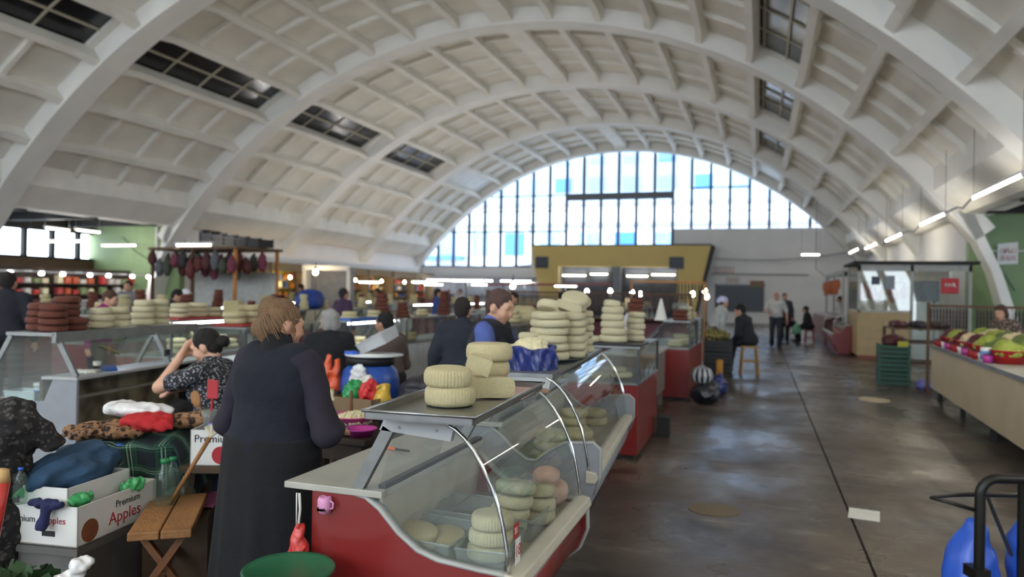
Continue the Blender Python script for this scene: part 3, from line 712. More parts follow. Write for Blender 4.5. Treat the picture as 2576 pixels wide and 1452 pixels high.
    for q in 'LR':
        e, w = A[q]
        if sleeve > 0:
            Sl.append(('c', sh[q], sh[q] + (e - sh[q]) * min(1, sleeve * 2), (.052 + i_) * s, (.047 + i_) * s))
            if sleeve > .5: Sl.append(('c', e, e + (w - e) * (sleeve - .5) * 2 * .93, (.044 + i_) * s, (.032 + i_) * s))
    tops = Tp + (Sl if sleeve_mat is None else [])
    nm = 'top' if vest is None else 'shirt'
    mobj(nm, sdf_mesh(nm, (Tp + Sl), res, .03, (.006, 26, 5)), M_(sleeve_mat or top, 't'), t)
    if vest is not None:
        V = [('c', T(-.125, 0, 1.39), T(.125, 0, 1.39), (.06 + .03) * s, (.06 + .03) * s)] + body_prims(.032)
        if female: V += [('e', T(sg * .07 * g, .088 * g, 1.24), [x * s * g * 1.15 for x in (.062, .055, .065)], Lr) for sg in (-1, 1)]
        mobj('vest', sdf_mesh('vest', V, res, .03, (.006, 22, 6)), M_(vest, 'v'), t)
    if bottom == 'skirt':
        z0, z1 = 1.0 * s, hem * s; r0, r1 = .19 * g * s, .25 * g * s
        def fn(X, Y, Z):
            tt = np.clip((z0 - Z) / (z0 - z1), 0, 1); th = np.arctan2(Y, X); r = (r0 + (r1 - r0) * tt) * (1 + .035 * tt * np.sin(9 * th) + .02 * tt * np.sin(15 * th + 1))
            d = np.sqrt((X) ** 2 + (Y * 1.28) ** 2) - r
            return np.maximum(np.maximum(d * .85, Z - z0), z1 - Z)
        mobj('skirt', sdf_mesh('skirt', [('f', fn, (-r1 * 1.1, -r1, z1), (r1 * 1.1, r1, z0))], res, .02), M_(bmat, 'b'), t)
    else:
        B = [('e', T(0, -.01, .95), [x * s for x in (.16 * g + i_, .115 * g + i_, .115 + i_)], Lr)]
        for q in 'LR':
            k0, k1, k2 = K[q]; B += [('c', k0, k1, .078 * s * (.8 + .2 * g) + i_ * s, .052 * s + i_ * s), ('c', k1, k2, .054 * s + i_ * s, .05 * s + .01 * s)]
        mobj('trousers', sdf_mesh('trousers', B, res, .025, (.006, 20, 9)), M_(bmat, 'b'), t)
    for q, sg in (('L', -1), ('R', 1)):
        k2 = K[q][2]; Sh = [('c', k2 + np.array((0, -.035, -.045)) * s, k2 + np.array((sg * .012, .15, -.055)) * s, .042 * s, .036 * s), ('c', k2, k2 + np.array((0, 0, -.03)) * s, .046 * s, .045 * s)]
        fl_ = ('f', lambda X, Y, Z: Z - .004, (-1, -1, -.2), (1, 1, .004), 0, '-')
        mobj('shoe', sdf_mesh('shoe', Sh, max(.01, res * .8), .02), shoes, t)
    if extra: extra(t, Hd, T, s, A, Hr, M_)
    return t
# ================================================================== CHEESE
mat('cheese_white', '#cfc6a2', .6, var=.07, scale=9, bump=.5, bscale=140, sss=.12)
mat('cheese_cream', '#c9bd92', .6, var=.08, scale=9, bump=.5, bscale=140, sss=.12)
mat('cheese_brown', '#63301e', .55, var=.3, scale=7, bump=.5, bscale=90)
mat('curd', '#eadfb4', .7, var=.1, scale=30, bump=1.0, bscale=160, sss=.1)
ORD = ['topmost', 'second', 'third', 'fourth', 'fifth', 'sixth', 'seventh', 'eighth', 'ninth', 'tenth']
_ch = {}
def cheese_mesh(style):
    if style in _ch: return _ch[style]
    prof = [(0, .02), (.55, .0), (.80, .01), (.92, .07), (.985, .22), (1.0, .42), (.995, .62), (.965, .8), (.89, .93), (.78, .985), (.5, .99), (0, .955)]
    if style == 'ribbed':       # marks of a basket: deep flutes round the side
        m = M().lathe(prof, 220, mod=lambda t, i: 1 + (.016 if 2 <= i <= 9 else 0) * (1 if math.cos(44 * t) > 0 else -1) * (.6 + .4 * math.sin(2 * t + 1)) * (1 if i != 5 else .8) + .012 * math.sin(3 * t) + .006 * math.sin(7 * t))
    elif style == 'weave':
        m = M().lathe(prof, 120, mod=lambda t, i: 1 + (.006 if 1 <= i <= 10 else 0) * math.cos(60 * t) + .012 * math.sin(2 * t + .5))
    elif style == 'disc':
        m = M().lathe([(0, 0), (.9, 0), (.98, .15), (1, .4), (1, .6), (.98, .85), (.9, 1), (0, .98)], 72, mod=lambda t, i: 1 + .008 * math.cos(36 * t))
    elif style == 'half':       # a wheel cut in two
        n = 24; vs = []; fs = []
        for (r, z) in prof[1:-1]:
            for k in range(n + 1):
                t = math.pi * k / n; vs.append((r * math.cos(t), r * math.sin(t), z))
        q = len(prof) - 2
        for i in range(q - 1):
            for k in range(n): fs.append((i * (n + 1) + k, i * (n + 1) + k + 1, (i + 1) * (n + 1) + k + 1, (i + 1) * (n + 1) + k))
        fs += [tuple(range(n, -1, -1)), tuple((q - 1) * (n + 1) + k for k in range(n + 1)), tuple([i * (n + 1) for i in range(q)] + [i * (n + 1) + n for i in range(q - 1, -1, -1)])]
        m = M().add(vs, fs)
    elif style == 'wedge':
        n = 8; vs = [(0, 0, 0), (0, 0, 1)]; fs = []
        a0 = R(70)
        for k in range(n + 1):
            t = a0 * k / n
            for (r, z) in ((.93, 0), (1, .3), (1, .7), (.93, 1)): vs.append((r * math.cos(t), r * math.sin(t), z))
        for k in range(n):
            b = 2 + 4 * k
            for q in range(3): fs.append((b + q, b + 4 + q, b + 5 + q, b + 1 + q))
            fs += [(0, b + 4, b), (1, b + 3, b + 7)]
        e = 2 + 4 * n; fs += [(0, 2, 3, 4, 5, 1), (0, 1, e + 3, e + 2, e + 1, e)]
        m = M().add(vs, fs)
    else: m = M().lathe(prof, 48, mod=lambda t, i: 1 + .012 * math.sin(2 * t + i) + .01 * math.sin(5 * t))
    me = m.mesh('cheese', style not in ('half', 'wedge')); 
    if style in ('half', 'wedge'): pass
    _ch[style] = me; return me
_chm = {}
def cheese(loc, r, h, label, group=None, style='plain', m='cheese_white', rot=None, name='cheese'):
    key = (style, m)
    if key not in _chm:
        me = cheese_mesh(style).copy(); me.materials.clear(); me.materials.append(MATS[m]); _chm[key] = me
    o = bpy.data.objects.new(name, _chm[key]); COL.objects.link(o); o.location = loc
    o.rotation_euler = rot if rot else (0, 0, rnd.random() * 6.28); o.scale = (r, r, h)
    return tag(o, label, 'cheese', group)
def stack(x, y, z, n, r, h, desc, group, style='plain', m='cheese_white', jit=.012, taper=0.0, col='white'):
    """pile of n wheels; each is an object and its label says its place from the top"""
    for i in range(n):
        ri = r * (1 - taper * i / max(1, n - 1)) * (1 + rnd.uniform(-.03, .03))
        hi_ = h * (1 + rnd.uniform(-.06, .06)); k = n - 1 - i
        pos = 'topmost' if k == 0 else ('bottom' if i == 0 else ORD[k] + ' from top')
        lb = '%s cheese wheel, %s of %s' % (col, pos, desc) if n > 1 else '%s cheese wheel, %s' % (col, desc)
        cheese((x + rnd.uniform(-jit, jit), y + rnd.uniform(-jit, jit), z), ri, hi_, lb, group, style, m, (rnd.uniform(-.03, .03), rnd.uniform(-.03, .03), rnd.random() * 6.28))
        z += hi_ * .97
    return z
# ================================================================== DISPLAY CASES
mat('case_red', '#761f1d', .35, var=.05, scale=2, coat=.25); mat('case_grey', '#8a8d92', .45, var=.06); mat('case_lgrey', '#a9aaa9', .4, var=.06)
mat('edge_grey', '#a0a19c', .5); mat('rail_cream', '#b8b2a0', .45, var=.06); mat('worktop', '#a3a196', .45, var=.08, scale=5)
mat('case_inner', '#a39c8c', .6, var=.08); mat('steel', '#9d9f9f', .28, metal=.9, var=.08, scale=14); mat('steel_dull', '#8d8e8c', .42, metal=.8, var=.12, scale=9)
mat('chrome', '#d8dadb', .12, metal=1.0, var=.03); mat('black_rubber', '#151515', .6)
glass('case_glass', '#f6faf8', .015, 1.75, .022); glass('tub_plastic', '#e6ece8', .2, 1.35, .22, '#c8cdc8'); glass('clear_film', '#eef4f4', .08, 1.4, .10)
mat('tray_dark', '#2b2d2f', .4, metal=.4); mat('white_plastic', '#dfe0dc', .4, var=.04); mat('paper_white', '#d9d6cd', .8, var=.05)
ARC = [(-.255, 1.13), (-.215, 1.108), (-.18, 1.08), (-.145, 1.04), (-.11, .985), (-.075, .92), (-.05, .855), (-.03, .785), (-.014, .70), (-.004, .62)]
PANEL = [(-.80, .833), (-.62, .833), (-.575, .825), (-.52, .79), (-.44, .71), (-.36, .655), (-.28, .63), (-.12, .615), (0.0, .61), (.03, .575), (.034, .48), (.0, .39), (-.09, .31), (-.17, .22), (-.2, .08), (-.8, .08)]
def curved_case(label, loc, rz, L, side, front, sticker=None, wt_ext=0.0, tall=False):
    PN = PANEL[:6] + [(-.3, .655), (-.22, .72), (-.14, .765), (.015, .775), (.05, .745), (.052, .6), (.02, .5), (-.06, .4), (-.15, .25)] + PANEL[14:] if tall else PANEL
    c = thing('display_case', label, 'display case', loc, rz)
    for y0 in (0, L - .035):
        p = M().prism(PN, 'y', y0, y0 + .035).obj('side_panel', side, c)
        M().strip([(x, z) for x, z in PN[:13]], 'y', y0 - .003, y0 + .038, .012).obj('edge_trim', 'edge_grey', p, True)
    M().box(-.78, -.2, .035, L - .035, .02, .58).obj('base', front, c)
    M().strip([(0, .57), (.018, .48), (-.015, .39), (-.1, .31), (-.18, .22), (-.2, .08)], 'y', .035, L - .035, -.015).obj('front_apron', front, c, True)
    M().box(-.52, .0, .035, L - .035, .575, .60).obj('deck', 'case_inner', c)
    M().strip([(-.53, .6), (-.515, .7), (-.52, .85)], 'y', .035, L - .035, .015).obj('back_lining', 'case_inner', c)
    M().prism([(-.02, .56), (.035, .56), (.05, .585), (.04, .62), (-.02, .63)], 'y', -.02, L + .02).obj('front_rail', 'rail_cream', c, bevel=.006)
    M().box(-.92 + wt_ext, -.5, -.01, L + .01, .835, .86).obj('worktop', 'worktop', c, bevel=.003)
    M().add([(x, y, z) for x, z in ARC for y in (.012, L - .012)], [(2 * i, 2 * i + 1, 2 * i + 3, 2 * i + 2) for i in range(len(ARC) - 1)]).obj('front_glass', 'case_glass', c, True)
    for y0 in (0.0, L):
        pts = [(x, y0, z) for x, z in ARC]
        M().tube(pts, .0075, 6).obj('chrome_trim', 'chrome', c, True)
    M().box(-.5, -.215, -.005, L + .005, 1.128, 1.148).obj('top_shelf', 'steel_dull', c)
    for y0 in (0, L - .03):
        pl = M().prism([(-.52, 1.085), (-.235, 1.065), (-.22, 1.13), (-.5, 1.13)], 'y', y0, y0 + .03).obj('shelf_bracket', 'case_lgrey', c)
        for bx in (-.44, -.29): M().tube([(bx, y0 - .004, 1.1), (bx, y0 + .004, 1.1)], .006, 8).obj('bolt', 'steel', pl)
        M().beam((-.61, y0 + .015, .86), (-.485, y0 + .015, 1.09), .045, .03, (0, 1, 0)).obj('rear_post', 'steel_dull', c)
        # end glass between post, panel and front arc
        M().poly([(x, y0 + .015, z) for x, z in [(-.58, .865), (-.53, .81), (-.44, .715), (-.36, .66), (-.28, .635), (-.03, .62)] + [(x - .01, z) for x, z in ARC[::-1][1:]] + [(-.49, 1.08)]]).obj('end_glass', 'case_glass', c)
    M().beam((-.52, .03, .868), (-.52, L - .03, .868), .03, .016).obj('rear_rail', 'tray_dark', c)
    M().poly([(-.535, .04, .875), (-.535, L * .55, .875), (-.47, L * .55, 1.1), (-.47, .04, 1.1)]).obj('rear_glass', 'case_glass', c)
    if sticker:
        for (z0, z1, cm, tx, tm, sz) in ((.735, .785, 'sticker_red', sticker[0], 'paper_white', .034), (.645, .735, 'paper_white', sticker[1], 'sticker_red', .058)):
            gx = .006 if z0 < .7 else -.002
            q = M().box(gx, gx + .001, .03, .085, z0, z1).obj('sticker', cm, c)
            text('number', tx, sz, MATS[tm], q, (gx + .0015, .0575, (z0 + z1) / 2), (R(90), 0, R(90)), .0004)
    return c
mat('sticker_red', '#a3201c', .5)
case1 = curved_case('red curved glass display case with cheeses, nearest the camera', (-.8, 2.42, 0), 0, 1.06, 'case_red', 'case_red', ('B1', '18'))
case2 = curved_case('grey curved glass display case behind the red one', (-.87, 3.98, 0), R(4), 2.06, 'case_grey', 'case_grey', ('B1', '19'), .14, True)
# tray on case 1
tr = thing('baking_tray', 'shallow steel baking tray on top of the red display case', 'tray', (-1.13, 2.80, 1.149), R(3))
w, l_, h_ = .20, .51, .03
M().box(-w, w, -l_, l_, 0, .004).obj('tray_floor', 'steel', tr)
for a in ((-w, w, -l_, -l_ + .004), (-w, w, l_ - .004, l_), (-w, -w + .004, -l_, l_), (w - .004, w, -l_, l_)): M().box(*a, .002, h_).obj('tray_wall', 'steel', tr)
M().tube([(-w - .006, -l_ - .006, h_), (w + .006, -l_ - .006, h_), (w + .006, l_ + .006, h_), (-w - .006, l_ + .006, h_), (-w - .006, -l_ - .006, h_)], .006, 6).obj('rolled_rim', 'steel', tr, True)
ZT = 1.154
cheese((-1.145, 2.665, ZT), .099, .080, 'ribbed white cheese wheel at the bottom of the near pair on the tray', None, 'ribbed', 'cheese_cream', (0, 0, .3))
cheese((-1.152, 2.66, ZT + .077), .095, .072, 'fluted white cheese wheel lying on top of the near pair on the tray', None, 'ribbed', 'cheese_cream', (.05, -.03, 1.2))
for i, (lb) in enumerate(('white cheese wheel at the bottom of the tall trio on the tray', 'white cheese wheel in the middle of the tall trio on the tray', 'thick white cheese wheel crowning the tall trio on the tray')):
    cheese((-1.15 + .004 * i, 3.10 - .003 * i, ZT + .006 + (.067) * i), .097 + .006 * (i == 2), .069 + .011 * (i == 2), lb, None, 'weave', 'cheese_cream', (0, 0, i * 1.3))
cheese((-1.045, 2.88, ZT + .006), .095, .085, 'cut cheese half standing at the tray edge beside the tall trio', None, 'half', 'cheese_cream', (0, 0, R(28)), 'cheese_half')
cheese((-1.06, 2.86, ZT + .092), .105, .07, 'cut cheese wedge leaning against the near cheese pair', None, 'wedge', 'cheese_cream', (R(14), R(-12), R(120)), 'cheese_wedge')
pp = M().box(-.19, .19, -.2, .2, 0, .002).obj('paper_sheet', mat('paper_pink', '#d8b9b4', .8, var=.12, scale=3), loc=(-1.135, 3.11, ZT), rz=R(4)); tag(pp, 'pinkish wrapping paper under the cheese trio on the tray', 'paper')
# plastic tubs and cheeses inside case 1
def tub(label, loc, sx, sy, h, rz=0, m='tub_plastic'):
    c = thing('plastic_tub', label, 'tub', loc, rz)
    M().prism([(-sx / 2 + .012, 0), (sx / 2 - .012, 0), (sx / 2 - .012, .003), (-sx / 2 + .012, .003)], 'y', -sy / 2 + .012, sy / 2 - .012).obj('bottom', m, c)
    for q in range(4):
        a = [(-1, -1), (1, -1), (1, 1), (-1, 1)]; p, r_ = a[q], a[(q + 1) % 4]
        b0 = lambda u: (u[0] * (sx / 2 - .012), u[1] * (sy / 2 - .012), .001); t0 = lambda u: (u[0] * sx / 2, u[1] * sy / 2, h)
        M().add([b0(p), b0(r_), t0(r_), t0(p)], [(0, 1, 2, 3)]).obj('side', m, c)
    pts = [(u * sx / 2, v * sy / 2, h) for u, v in ((-1, -1), (1, -1), (1, 1), (-1, 1), (-1, -1))]
    M().tube(pts, .005, 5).obj('rim', m, c); return c
zd = .601
tub('clear plastic tub in the near left of the red case', (-1.19, 2.64, zd), .30, .30, .07, R(-6))
tub('clear plastic tub at the front glass of the red case', (-.945, 2.62, zd), .19, .30, .07, R(4))
tub('clear plastic tub in the far left of the red case', (-1.16, 2.98, zd), .32, .28, .075, R(-3))
tub('clear plastic tub in the far right of the red case', (-.92, 3.0, zd), .16, .36, .085, 0)
cheese((-1.25, 2.60, zd + .004), .085, .03, 'flat pale cheese disc at the bottom left of the near tub', None, 'disc', 'cheese_cream', (0, 0, 0))
cheese((-1.26, 2.61, zd + .034), .09, .04, 'flat pale cheese disc topping the near left tub', None, 'disc', 'cheese_cream', (R(8), 0, 1))
cheese((-1.16, 2.69, zd + .008), .075, .04, 'small flat cheese disc behind the others in the near left tub', None, 'disc', 'cheese_cream', (R(6), R(4), 0))
zz = zd + .004
for i, lb in enumerate(('bottom', 'middle', 'top')):
    cheese((-.945 + .005 * i, 2.60, zz), .085 - .002 * i, .058, 'woven-patterned cheese wheel at the %s of the stack by the front glass' % lb, 'cheeses by the front glass', 'ribbed', 'cheese_white', (0, 0, i)); zz += .057
zz = zd + .004
for i, lb in enumerate(('bottom', 'lower middle', 'upper middle', 'top')):
    cheese((-.99 + .012 * i, 2.93, zz), .085, .054, 'white cheese wheel, %s of the wrapped stack deep in the red case' % lb, 'wrapped stack in the red case', 'weave', 'cheese_white', (R(3 * i), 0, i)); zz += .052
zz = zd + .004
for i, lb in enumerate(('bottom', 'middle', 'top')):
    cheese((-.90, 3.09, zz), .075, .055, 'white cheese wheel, %s of the rear right stack in the red case' % lb, 'rear right stack in the red case', 'plain', 'cheese_white', (0, R(6 * i), i)); zz += .053
o = blob('cling_film', [('e', (0, 0, 0), (.1, .09, .055), None)], .01, 'clear_film', noise=(.01, 50, 2), loc=(-.97, 2.94, zd + .2)); tag(o, 'crumpled clear film over the wrapped cheese stack', 'plastic film')
# pinkish sausages / chickens in a bag at the back
mat('pale_meat', '#c4a08e', .5, var=.15, scale=14, sss=.1)
for i, (x, y, z, r) in enumerate(((-.98, 3.32, .065, .06), (-.90, 3.36, .06, .055), (-.95, 3.26, .05, .05), (-1.08, 3.36, .05, .05), (-.93, 3.33, .14, .05))):
    o = blob('meat_piece', [('e', (0, 0, 0), (r * 1.2, r, r * .85), None), ('e', (r * .8, r * .3, .01), (r * .6, r * .55, r * .5), None)], .008, 'pale_meat', noise=(.006, 60, i), loc=(x, y, zd + z), rz=i)
    tag(o, 'pale pink piece of meat heaped at the far end inside the red case', 'meat', 'meat pieces in the red case')
# pink hook with a mug shape on the red panel, red bag on a string, marker on the worktop
hk = thing('wall_hook', 'small pink cup-shaped hook stuck on the red side panel', 'hook', (-1.535, 2.405, .79))
mat('pink_plastic', '#c98ab0', .45)
M().lathe([(0, -.03), (.02, -.03), (.027, -.01), (.027, .02), (.022, .032), (.019, .03), (0, .02)], 20).obj('cup', 'pink_plastic', hk, True)
M().tube([(.024, -.004, -.012), (.038, -.006, -.008), (.04, -.006, .012), (.025, -.004, .018)], .004, 6).obj('ear_handle', 'pink_plastic', hk, True)
lettering('lettering', 6, .03, .01, 'eye_dark', hk, (0, -.0272, -.012), 5)
rb = thing('hanging_bag', 'knotted red plastic bag hanging on a white string beside the red case', 'bag', (-1.63, 2.38, .0))
mat('bag_red', '#c23a34', .35, var=.15, scale=20); mat('string_white', '#c8c6be', .8)
M().tube([(0, .0, .83), (.005, 0, .77), (0, -.003, .70)], .005, 6).obj('string', 'string_white', rb, True); M().tube([(-.012, 0, .83), (-.01, 0, .7)], .003, 5).obj('string', 'string_white', rb, True)
blob('bag', [('c', (0, 0, .70), (0, 0, .64), .012, .02), ('c', (0, 0, .62), (0, -.005, .545), .022, .06), ('c', (-.05, 0, .535), (.055, 0, .535), .018, .018)], .006, 'bag_red', rb, .03, (.008, 90, 4))
mk = thing('marker_pen', 'orange and black marker pen lying on the beige worktop', 'pen', (-1.60, 3.06, .868), R(-12))
M().tube([(-.05, 0, 0), (.02, 0, 0)], .008, 8).obj('barrel', mat('orange_plastic', '#d2602a', .4), mk, True); M().tube([(.02, 0, 0), (.10, 0, 0)], .005, 8).obj('shaft', 'black_rubber', mk, True)
# green bucket on a low stool in front of the red panel
gb = thing('green_basin', 'dark green plastic basin at the bottom edge in front of the red case', 'basin', (-1.53, 2.18, .42))
mat('green_plastic', '#1f5a3c', .4, var=.06)
M().lathe([(0, 0), (.10, 0), (.105, .01), (.145, .2), (.15, .205), (.146, .212), (.138, .2), (.1, .016), (0, .014)], 40).obj('bowl', 'green_plastic', gb, True)
M().lathe([(.146, .198), (.156, .2), (.158, .21), (.152, .216), (.144, .21)], 40).obj('rim', 'green_plastic', gb, True)
cs = thing('low_stool', 'dark low stool under the green basin', 'stool', (-1.53, 2.18, 0)); mat('dark_wood', '#33261c', .7, var=.2, scale=9)
M().box(-.15, .15, -.15, .15, .39, .419).obj('seat', 'dark_wood', cs)
for sx in (-1, 1):
    for sy in (-1, 1): M().box(sx * .12 - .018, sx * .12 + .018, sy * .12 - .018, sy * .12 + .018, 0, .39).obj('leg', 'dark_wood', cs)
# ================================================================== FOREGROUND LEFT
speckle('floral', '#15151a', '#8f9096', 55, .5)
speckle('fur', '#1c1a1b', '#47423f', 38, .5, .95)
speckle('leopard', '#8f6a4a', '#24140f', 34, .6)
mat('navy', '#0f131f', .95, var=.12, scale=10, bump=.4, bscale=200); mat('black_cloth', '#0e0e11', .95, var=.15, bump=.3, bscale=120); mat('plum', '#1f1926', .9, var=.15)
def hairpin(t, Hd, T, s, A, Hr, M_):
    mobj('collar', sdf_mesh('collar', [('c', T(0, -.02, 1.40), T(0, -.01, 1.49), .085 * s, .075 * s)], .011, .02, (.006, 40, 2)), MATS['black_cloth'], t)
    hs = M()
    for i in range(60):
        a = rnd.uniform(-2.6, 2.6); b = rnd.uniform(-.03, .11); q = [Vector(Hd((.088 - .25 * max(0, b - .05) ** 1.2) * math.sin(a + .25 * k), -.02 - (.105 - .25 * max(0, b - .05) ** 1.2) * math.cos(a + .25 * k), b - .03 * k)) for k in range(4)]
        hs.tube(q, [.0012, .0022, .0022, .001], 4)
    h_ = hs.obj('hair_strands', mat('hair_streak', '#755a40', .6, var=.3), t, True); h_['kind'] = 'stuff'
    M().tube([Vector(Hd(.074, .055, .03)), Vector(Hd(.079, .02, .035)), Vector(Hd(.076, -.02, .03))], .003, 5).obj('glasses_arm', 'steel', t, True)
person('woman in a dark navy vest and long black skirt seen from behind', (-2.19, 2.97, 0), R(-4), 1.535, 1.38, turn=-26, nod=12, lean=4,
       arms={'R': ((.335, .02, 1.03), (.22, .25, 1.0)), 'L': ((-.33, .03, 1.03), (-.18, .26, 1.0))}, top='plum', sleeve_mat='plum', vest='navy', bottom='skirt', bmat='black_cloth', hem=.05,
       hair='#6a5138', hairstyle='updo', res=.011, extra=hairpin)
def waistcoat_seam(t, Hd, T, s, A, Hr, M_): pass
person('seated woman in black floral blouse resting her forehead on her hand', (-3.66, 4.38, 0), R(98), 1.6, 1.22, seat=.5, lean=12, turn=6, nod=20,
       arms={'L': ((-.20, .40, .94), (-.075, .315, 1.165)), 'Ln': (.2, -1, .1), 'Lc': .35, 'R': ((.24, .28, .95), (.08, .42, .9))}, top='floral', sleeve=.32, bmat='#20202a', hair='#17120f', hairstyle='bun', skin='skin_light', res=.0095)
person('woman in a dark vest over a blue shirt tending the grey case', (-1.92, 5.08, 0), R(-92), 1.62, 1.28, lean=10, turn=-8, nod=14,
       arms={'R': ((.30, .18, 1.10), (.16, .36, .98)), 'L': ((-.30, .2, 1.08), (-.12, .4, 1.0))}, top='#4c5c9a', vest='#1d212c', bmat='#1c1c24', hair='#4a3630', hairstyle='short', skin='skin_light', res=.011)
person('person in a dark blue jacket with back turned behind the grey case', (-2.62, 6.35, 0), R(18), 1.54, 1.3, turn=-10, lean=6, top='#20242f', bmat='#1a1a20', hair='#221a18', res=.015, female=False)
person('seated person in a brown jacket behind the blue barrel', (-3.8, 7.15, 0), R(60), 1.62, 1.2, seat=.55, turn=20, lean=8, top='#51453f', bmat='#202022', hair='#171412', res=.015, female=False)
person('grey-haired person in a black coat seated behind the standing woman', (-4.12, 6.5, 0), R(40), 1.62, 1.25, seat=.58, lean=6, turn=25, top='#15151a', bmat='#18181c', hair='#8d8a86', hairstyle='bob', res=.015)
def wood_stool(label, loc, rz, sx, sy, h, m='dark_wood'):
    c = thing('stool', label, 'stool', loc, rz); M().box(-sx / 2, sx / 2, -sy / 2, sy / 2, h - .035, h).obj('seat', m, c, bevel=.004)
    for a in (-1, 1):
        for b in (-1, 1): M().beam((a * (sx / 2 - .03) * 1.15, b * (sy / 2 - .03) * 1.15, 0), (a * (sx / 2 - .05), b * (sy / 2 - .05), h - .035), .035, .035).obj('leg', m, c)
    for b in (-1, 1): M().beam((-sx / 2 + .03, b * (sy / 2 - .035), h * .4), (sx / 2 - .03, b * (sy / 2 - .035), h * .4), .025, .025).obj('stretcher', m, c)
    return c
for (x, y, h, w) in ((-3.68, 4.38, .49, 'woman in the floral blouse'), (-3.8, 7.15, .54, 'person in the brown jacket'), (-4.12, 6.5, .57, 'grey-haired person')): wood_stool('low wooden stool under the seated %s' % w, (x, y, 0), R(20), .3, .3, h)
# wooden bench stool with two planks and crossed legs
mat('old_wood', '#8a5f35', .7, var=.28, scale=5, bump=.5, bscale=40); mat('old_wood_dark', '#6b452a', .75, var=.25, scale=6, bump=.4, bscale=40)
ws = thing('plank_stool', 'small worn plank stool with crossed legs in the foreground', 'stool', (-2.86, 3.05, 0), R(35))
for x0, x1 in ((-.14, -.003), (.003, .14)): M().box(x0, x1, -.33, .33, .40, .44).obj('seat_plank', 'old_wood', ws, bevel=.006)
for y in (-.25, .25):
    M().beam((-.17, y, 0), (.10, y, .40), .05, .03).obj('leg', 'old_wood_dark', ws); M().beam((.17, y + .035, 0), (-.10, y + .035, .40), .05, .03).obj('leg', 'old_wood_dark', ws)
M().beam((0, -.25, .2), (0, .28, .2), .03, .04).obj('stretcher', 'old_wood_dark', ws)
# apple carton with an inner box and a blue garment
mat('carton_white', '#d4d2cc', .8, var=.06, scale=4); mat('carton_in', '#8a7458', .85); mat('print_red', '#a3232b', .7); mat('print_black', '#1c1c1e', .7)
def carton(label, loc, rz, sx, sy, h, m='carton_white', inner='carton_in', low=None):
    c = thing('carton', label, 'box', loc, rz)
    M().box(-sx / 2, sx / 2, -sy / 2, sy / 2, 0, .006).obj('bottom', inner, c)
    for nm, a, hh in (('side', (-sx / 2, sx / 2, -sy / 2, -sy / 2 + .006), h), ('side', (-sx / 2, sx / 2, sy / 2 - .006, sy / 2), h), ('side', (-sx / 2, -sx / 2 + .006, -sy / 2, sy / 2), h), ('side', (sx / 2 - .006, sx / 2, -sy / 2, sy / 2), low or h)): M().box(*a, 0, hh).obj(nm, m, c)
    return c
ac = carton('white apple carton with red lettering in the left foreground', (-3.27, 2.89, .36), R(8), .42, .56, .19)
text('print', 'Premium', .05, MATS['print_black'], ac, (.212, .06, .135), (R(90), 0, R(90)), .0006); text('print', 'Apples', .085, MATS['print_red'], ac, (.212, .04, .07), (R(90), 0, R(90)), .0006)
text('print', 'Premium', .045, MATS['print_black'], ac, (-.1, -.2815, .12), (R(90), 0, 0), .0006); text('print', 'Apples', .045, MATS['print_red'], ac, (.085, -.2815, .12), (R(90), 0, 0), .0006)
mat('print_apple', '#7a4426', .7, var=.2)
q = M().lathe([(0, 0), (.055, 0), (.055, .001), (0, .001)], 24).obj('apple_print', 'print_apple', ac, loc=(.2105, -.2, .06)); q.rotation_euler = (0, R(90), 0)
q = M().lathe([(0, 0), (.05, 0), (.05, .001), (0, .001)], 24).obj('apple_print', 'print_red', ac, loc=(-.16, -.281, .05)); q.rotation_euler = (R(90), 0, 0)
M().box(.02, .09, -.283, -.279, .045, .07).obj('hand_hole', 'print_black', ac)
gc = thing('grey_crate', 'grey plastic crate under the apple carton', 'crate', (-3.27, 2.89, 0), R(8)); mat('crate_grey', '#5c5a56', .6, var=.1)
M().box(-.2, .2, -.27, .27, 0, .32).obj('body', 'crate_grey', gc); M().box(-.215, .215, -.285, .285, .32, .355).obj('rim', 'crate_grey', gc)
ib = carton('plain white inner box sticking up out of the apple carton', (-3.30, 2.84, .368), R(8), .34, .42, .26)
mat('teal_cloth', '#26425c', .9, var=.25, scale=9, bump=.3, bscale=60)
o = blob('blue_garment', [('e', (0, 0, .02), (.16, .19, .09), None), ('e', (-.08, .1, .08), (.1, .1, .06), None), ('c', (.06, -.17, .03), (.1, .12, .06), .05, .05), ('e', (-.02, .14, .06), (.13, .09, .07), None)], .009, 'teal_cloth', k=.03, noise=(.03, 26, 11), loc=(-3.31, 2.84, .62)); tag(o, 'crumpled dark blue garment piled in the white inner box', 'garment')
o = blob('navy_strap', [('c', (-.09, 0, .03), (.06, -.005, .03), .016, .014), ('c', (0, -.01, .03), (-.02, -.02, -.07), .022, .02)], .007, mat('navy_cloth', '#1c2148', .9, var=.2), k=.02, noise=(.008, 60, 3), loc=(-3.15, 2.60, .535), rz=R(8)); tag(o, 'navy blue cloth strap hanging over the apple carton edge', 'cloth')
for i, (x, y, z, lb) in enumerate(((-3.11, 2.71, .56, 'bright green plastic scrap on the apple carton corner'), (-3.10, 3.02, .555, 'green plastic scrap on the long carton edge'), (-3.38, 2.62, .60, 'dark green plastic bag at the left box corner'))):
    o = blob('plastic_scrap', [('e', (0, 0, 0), (.035, .04, .022), None), ('e', (.02, .03, .005), (.025, .02, .02), None)], .006, mat('scrap_green', '#3f9a5a', .35, var=.3, scale=25), noise=(.014, 90, i), loc=(x, y, z)); tag(o, lb, 'bag')
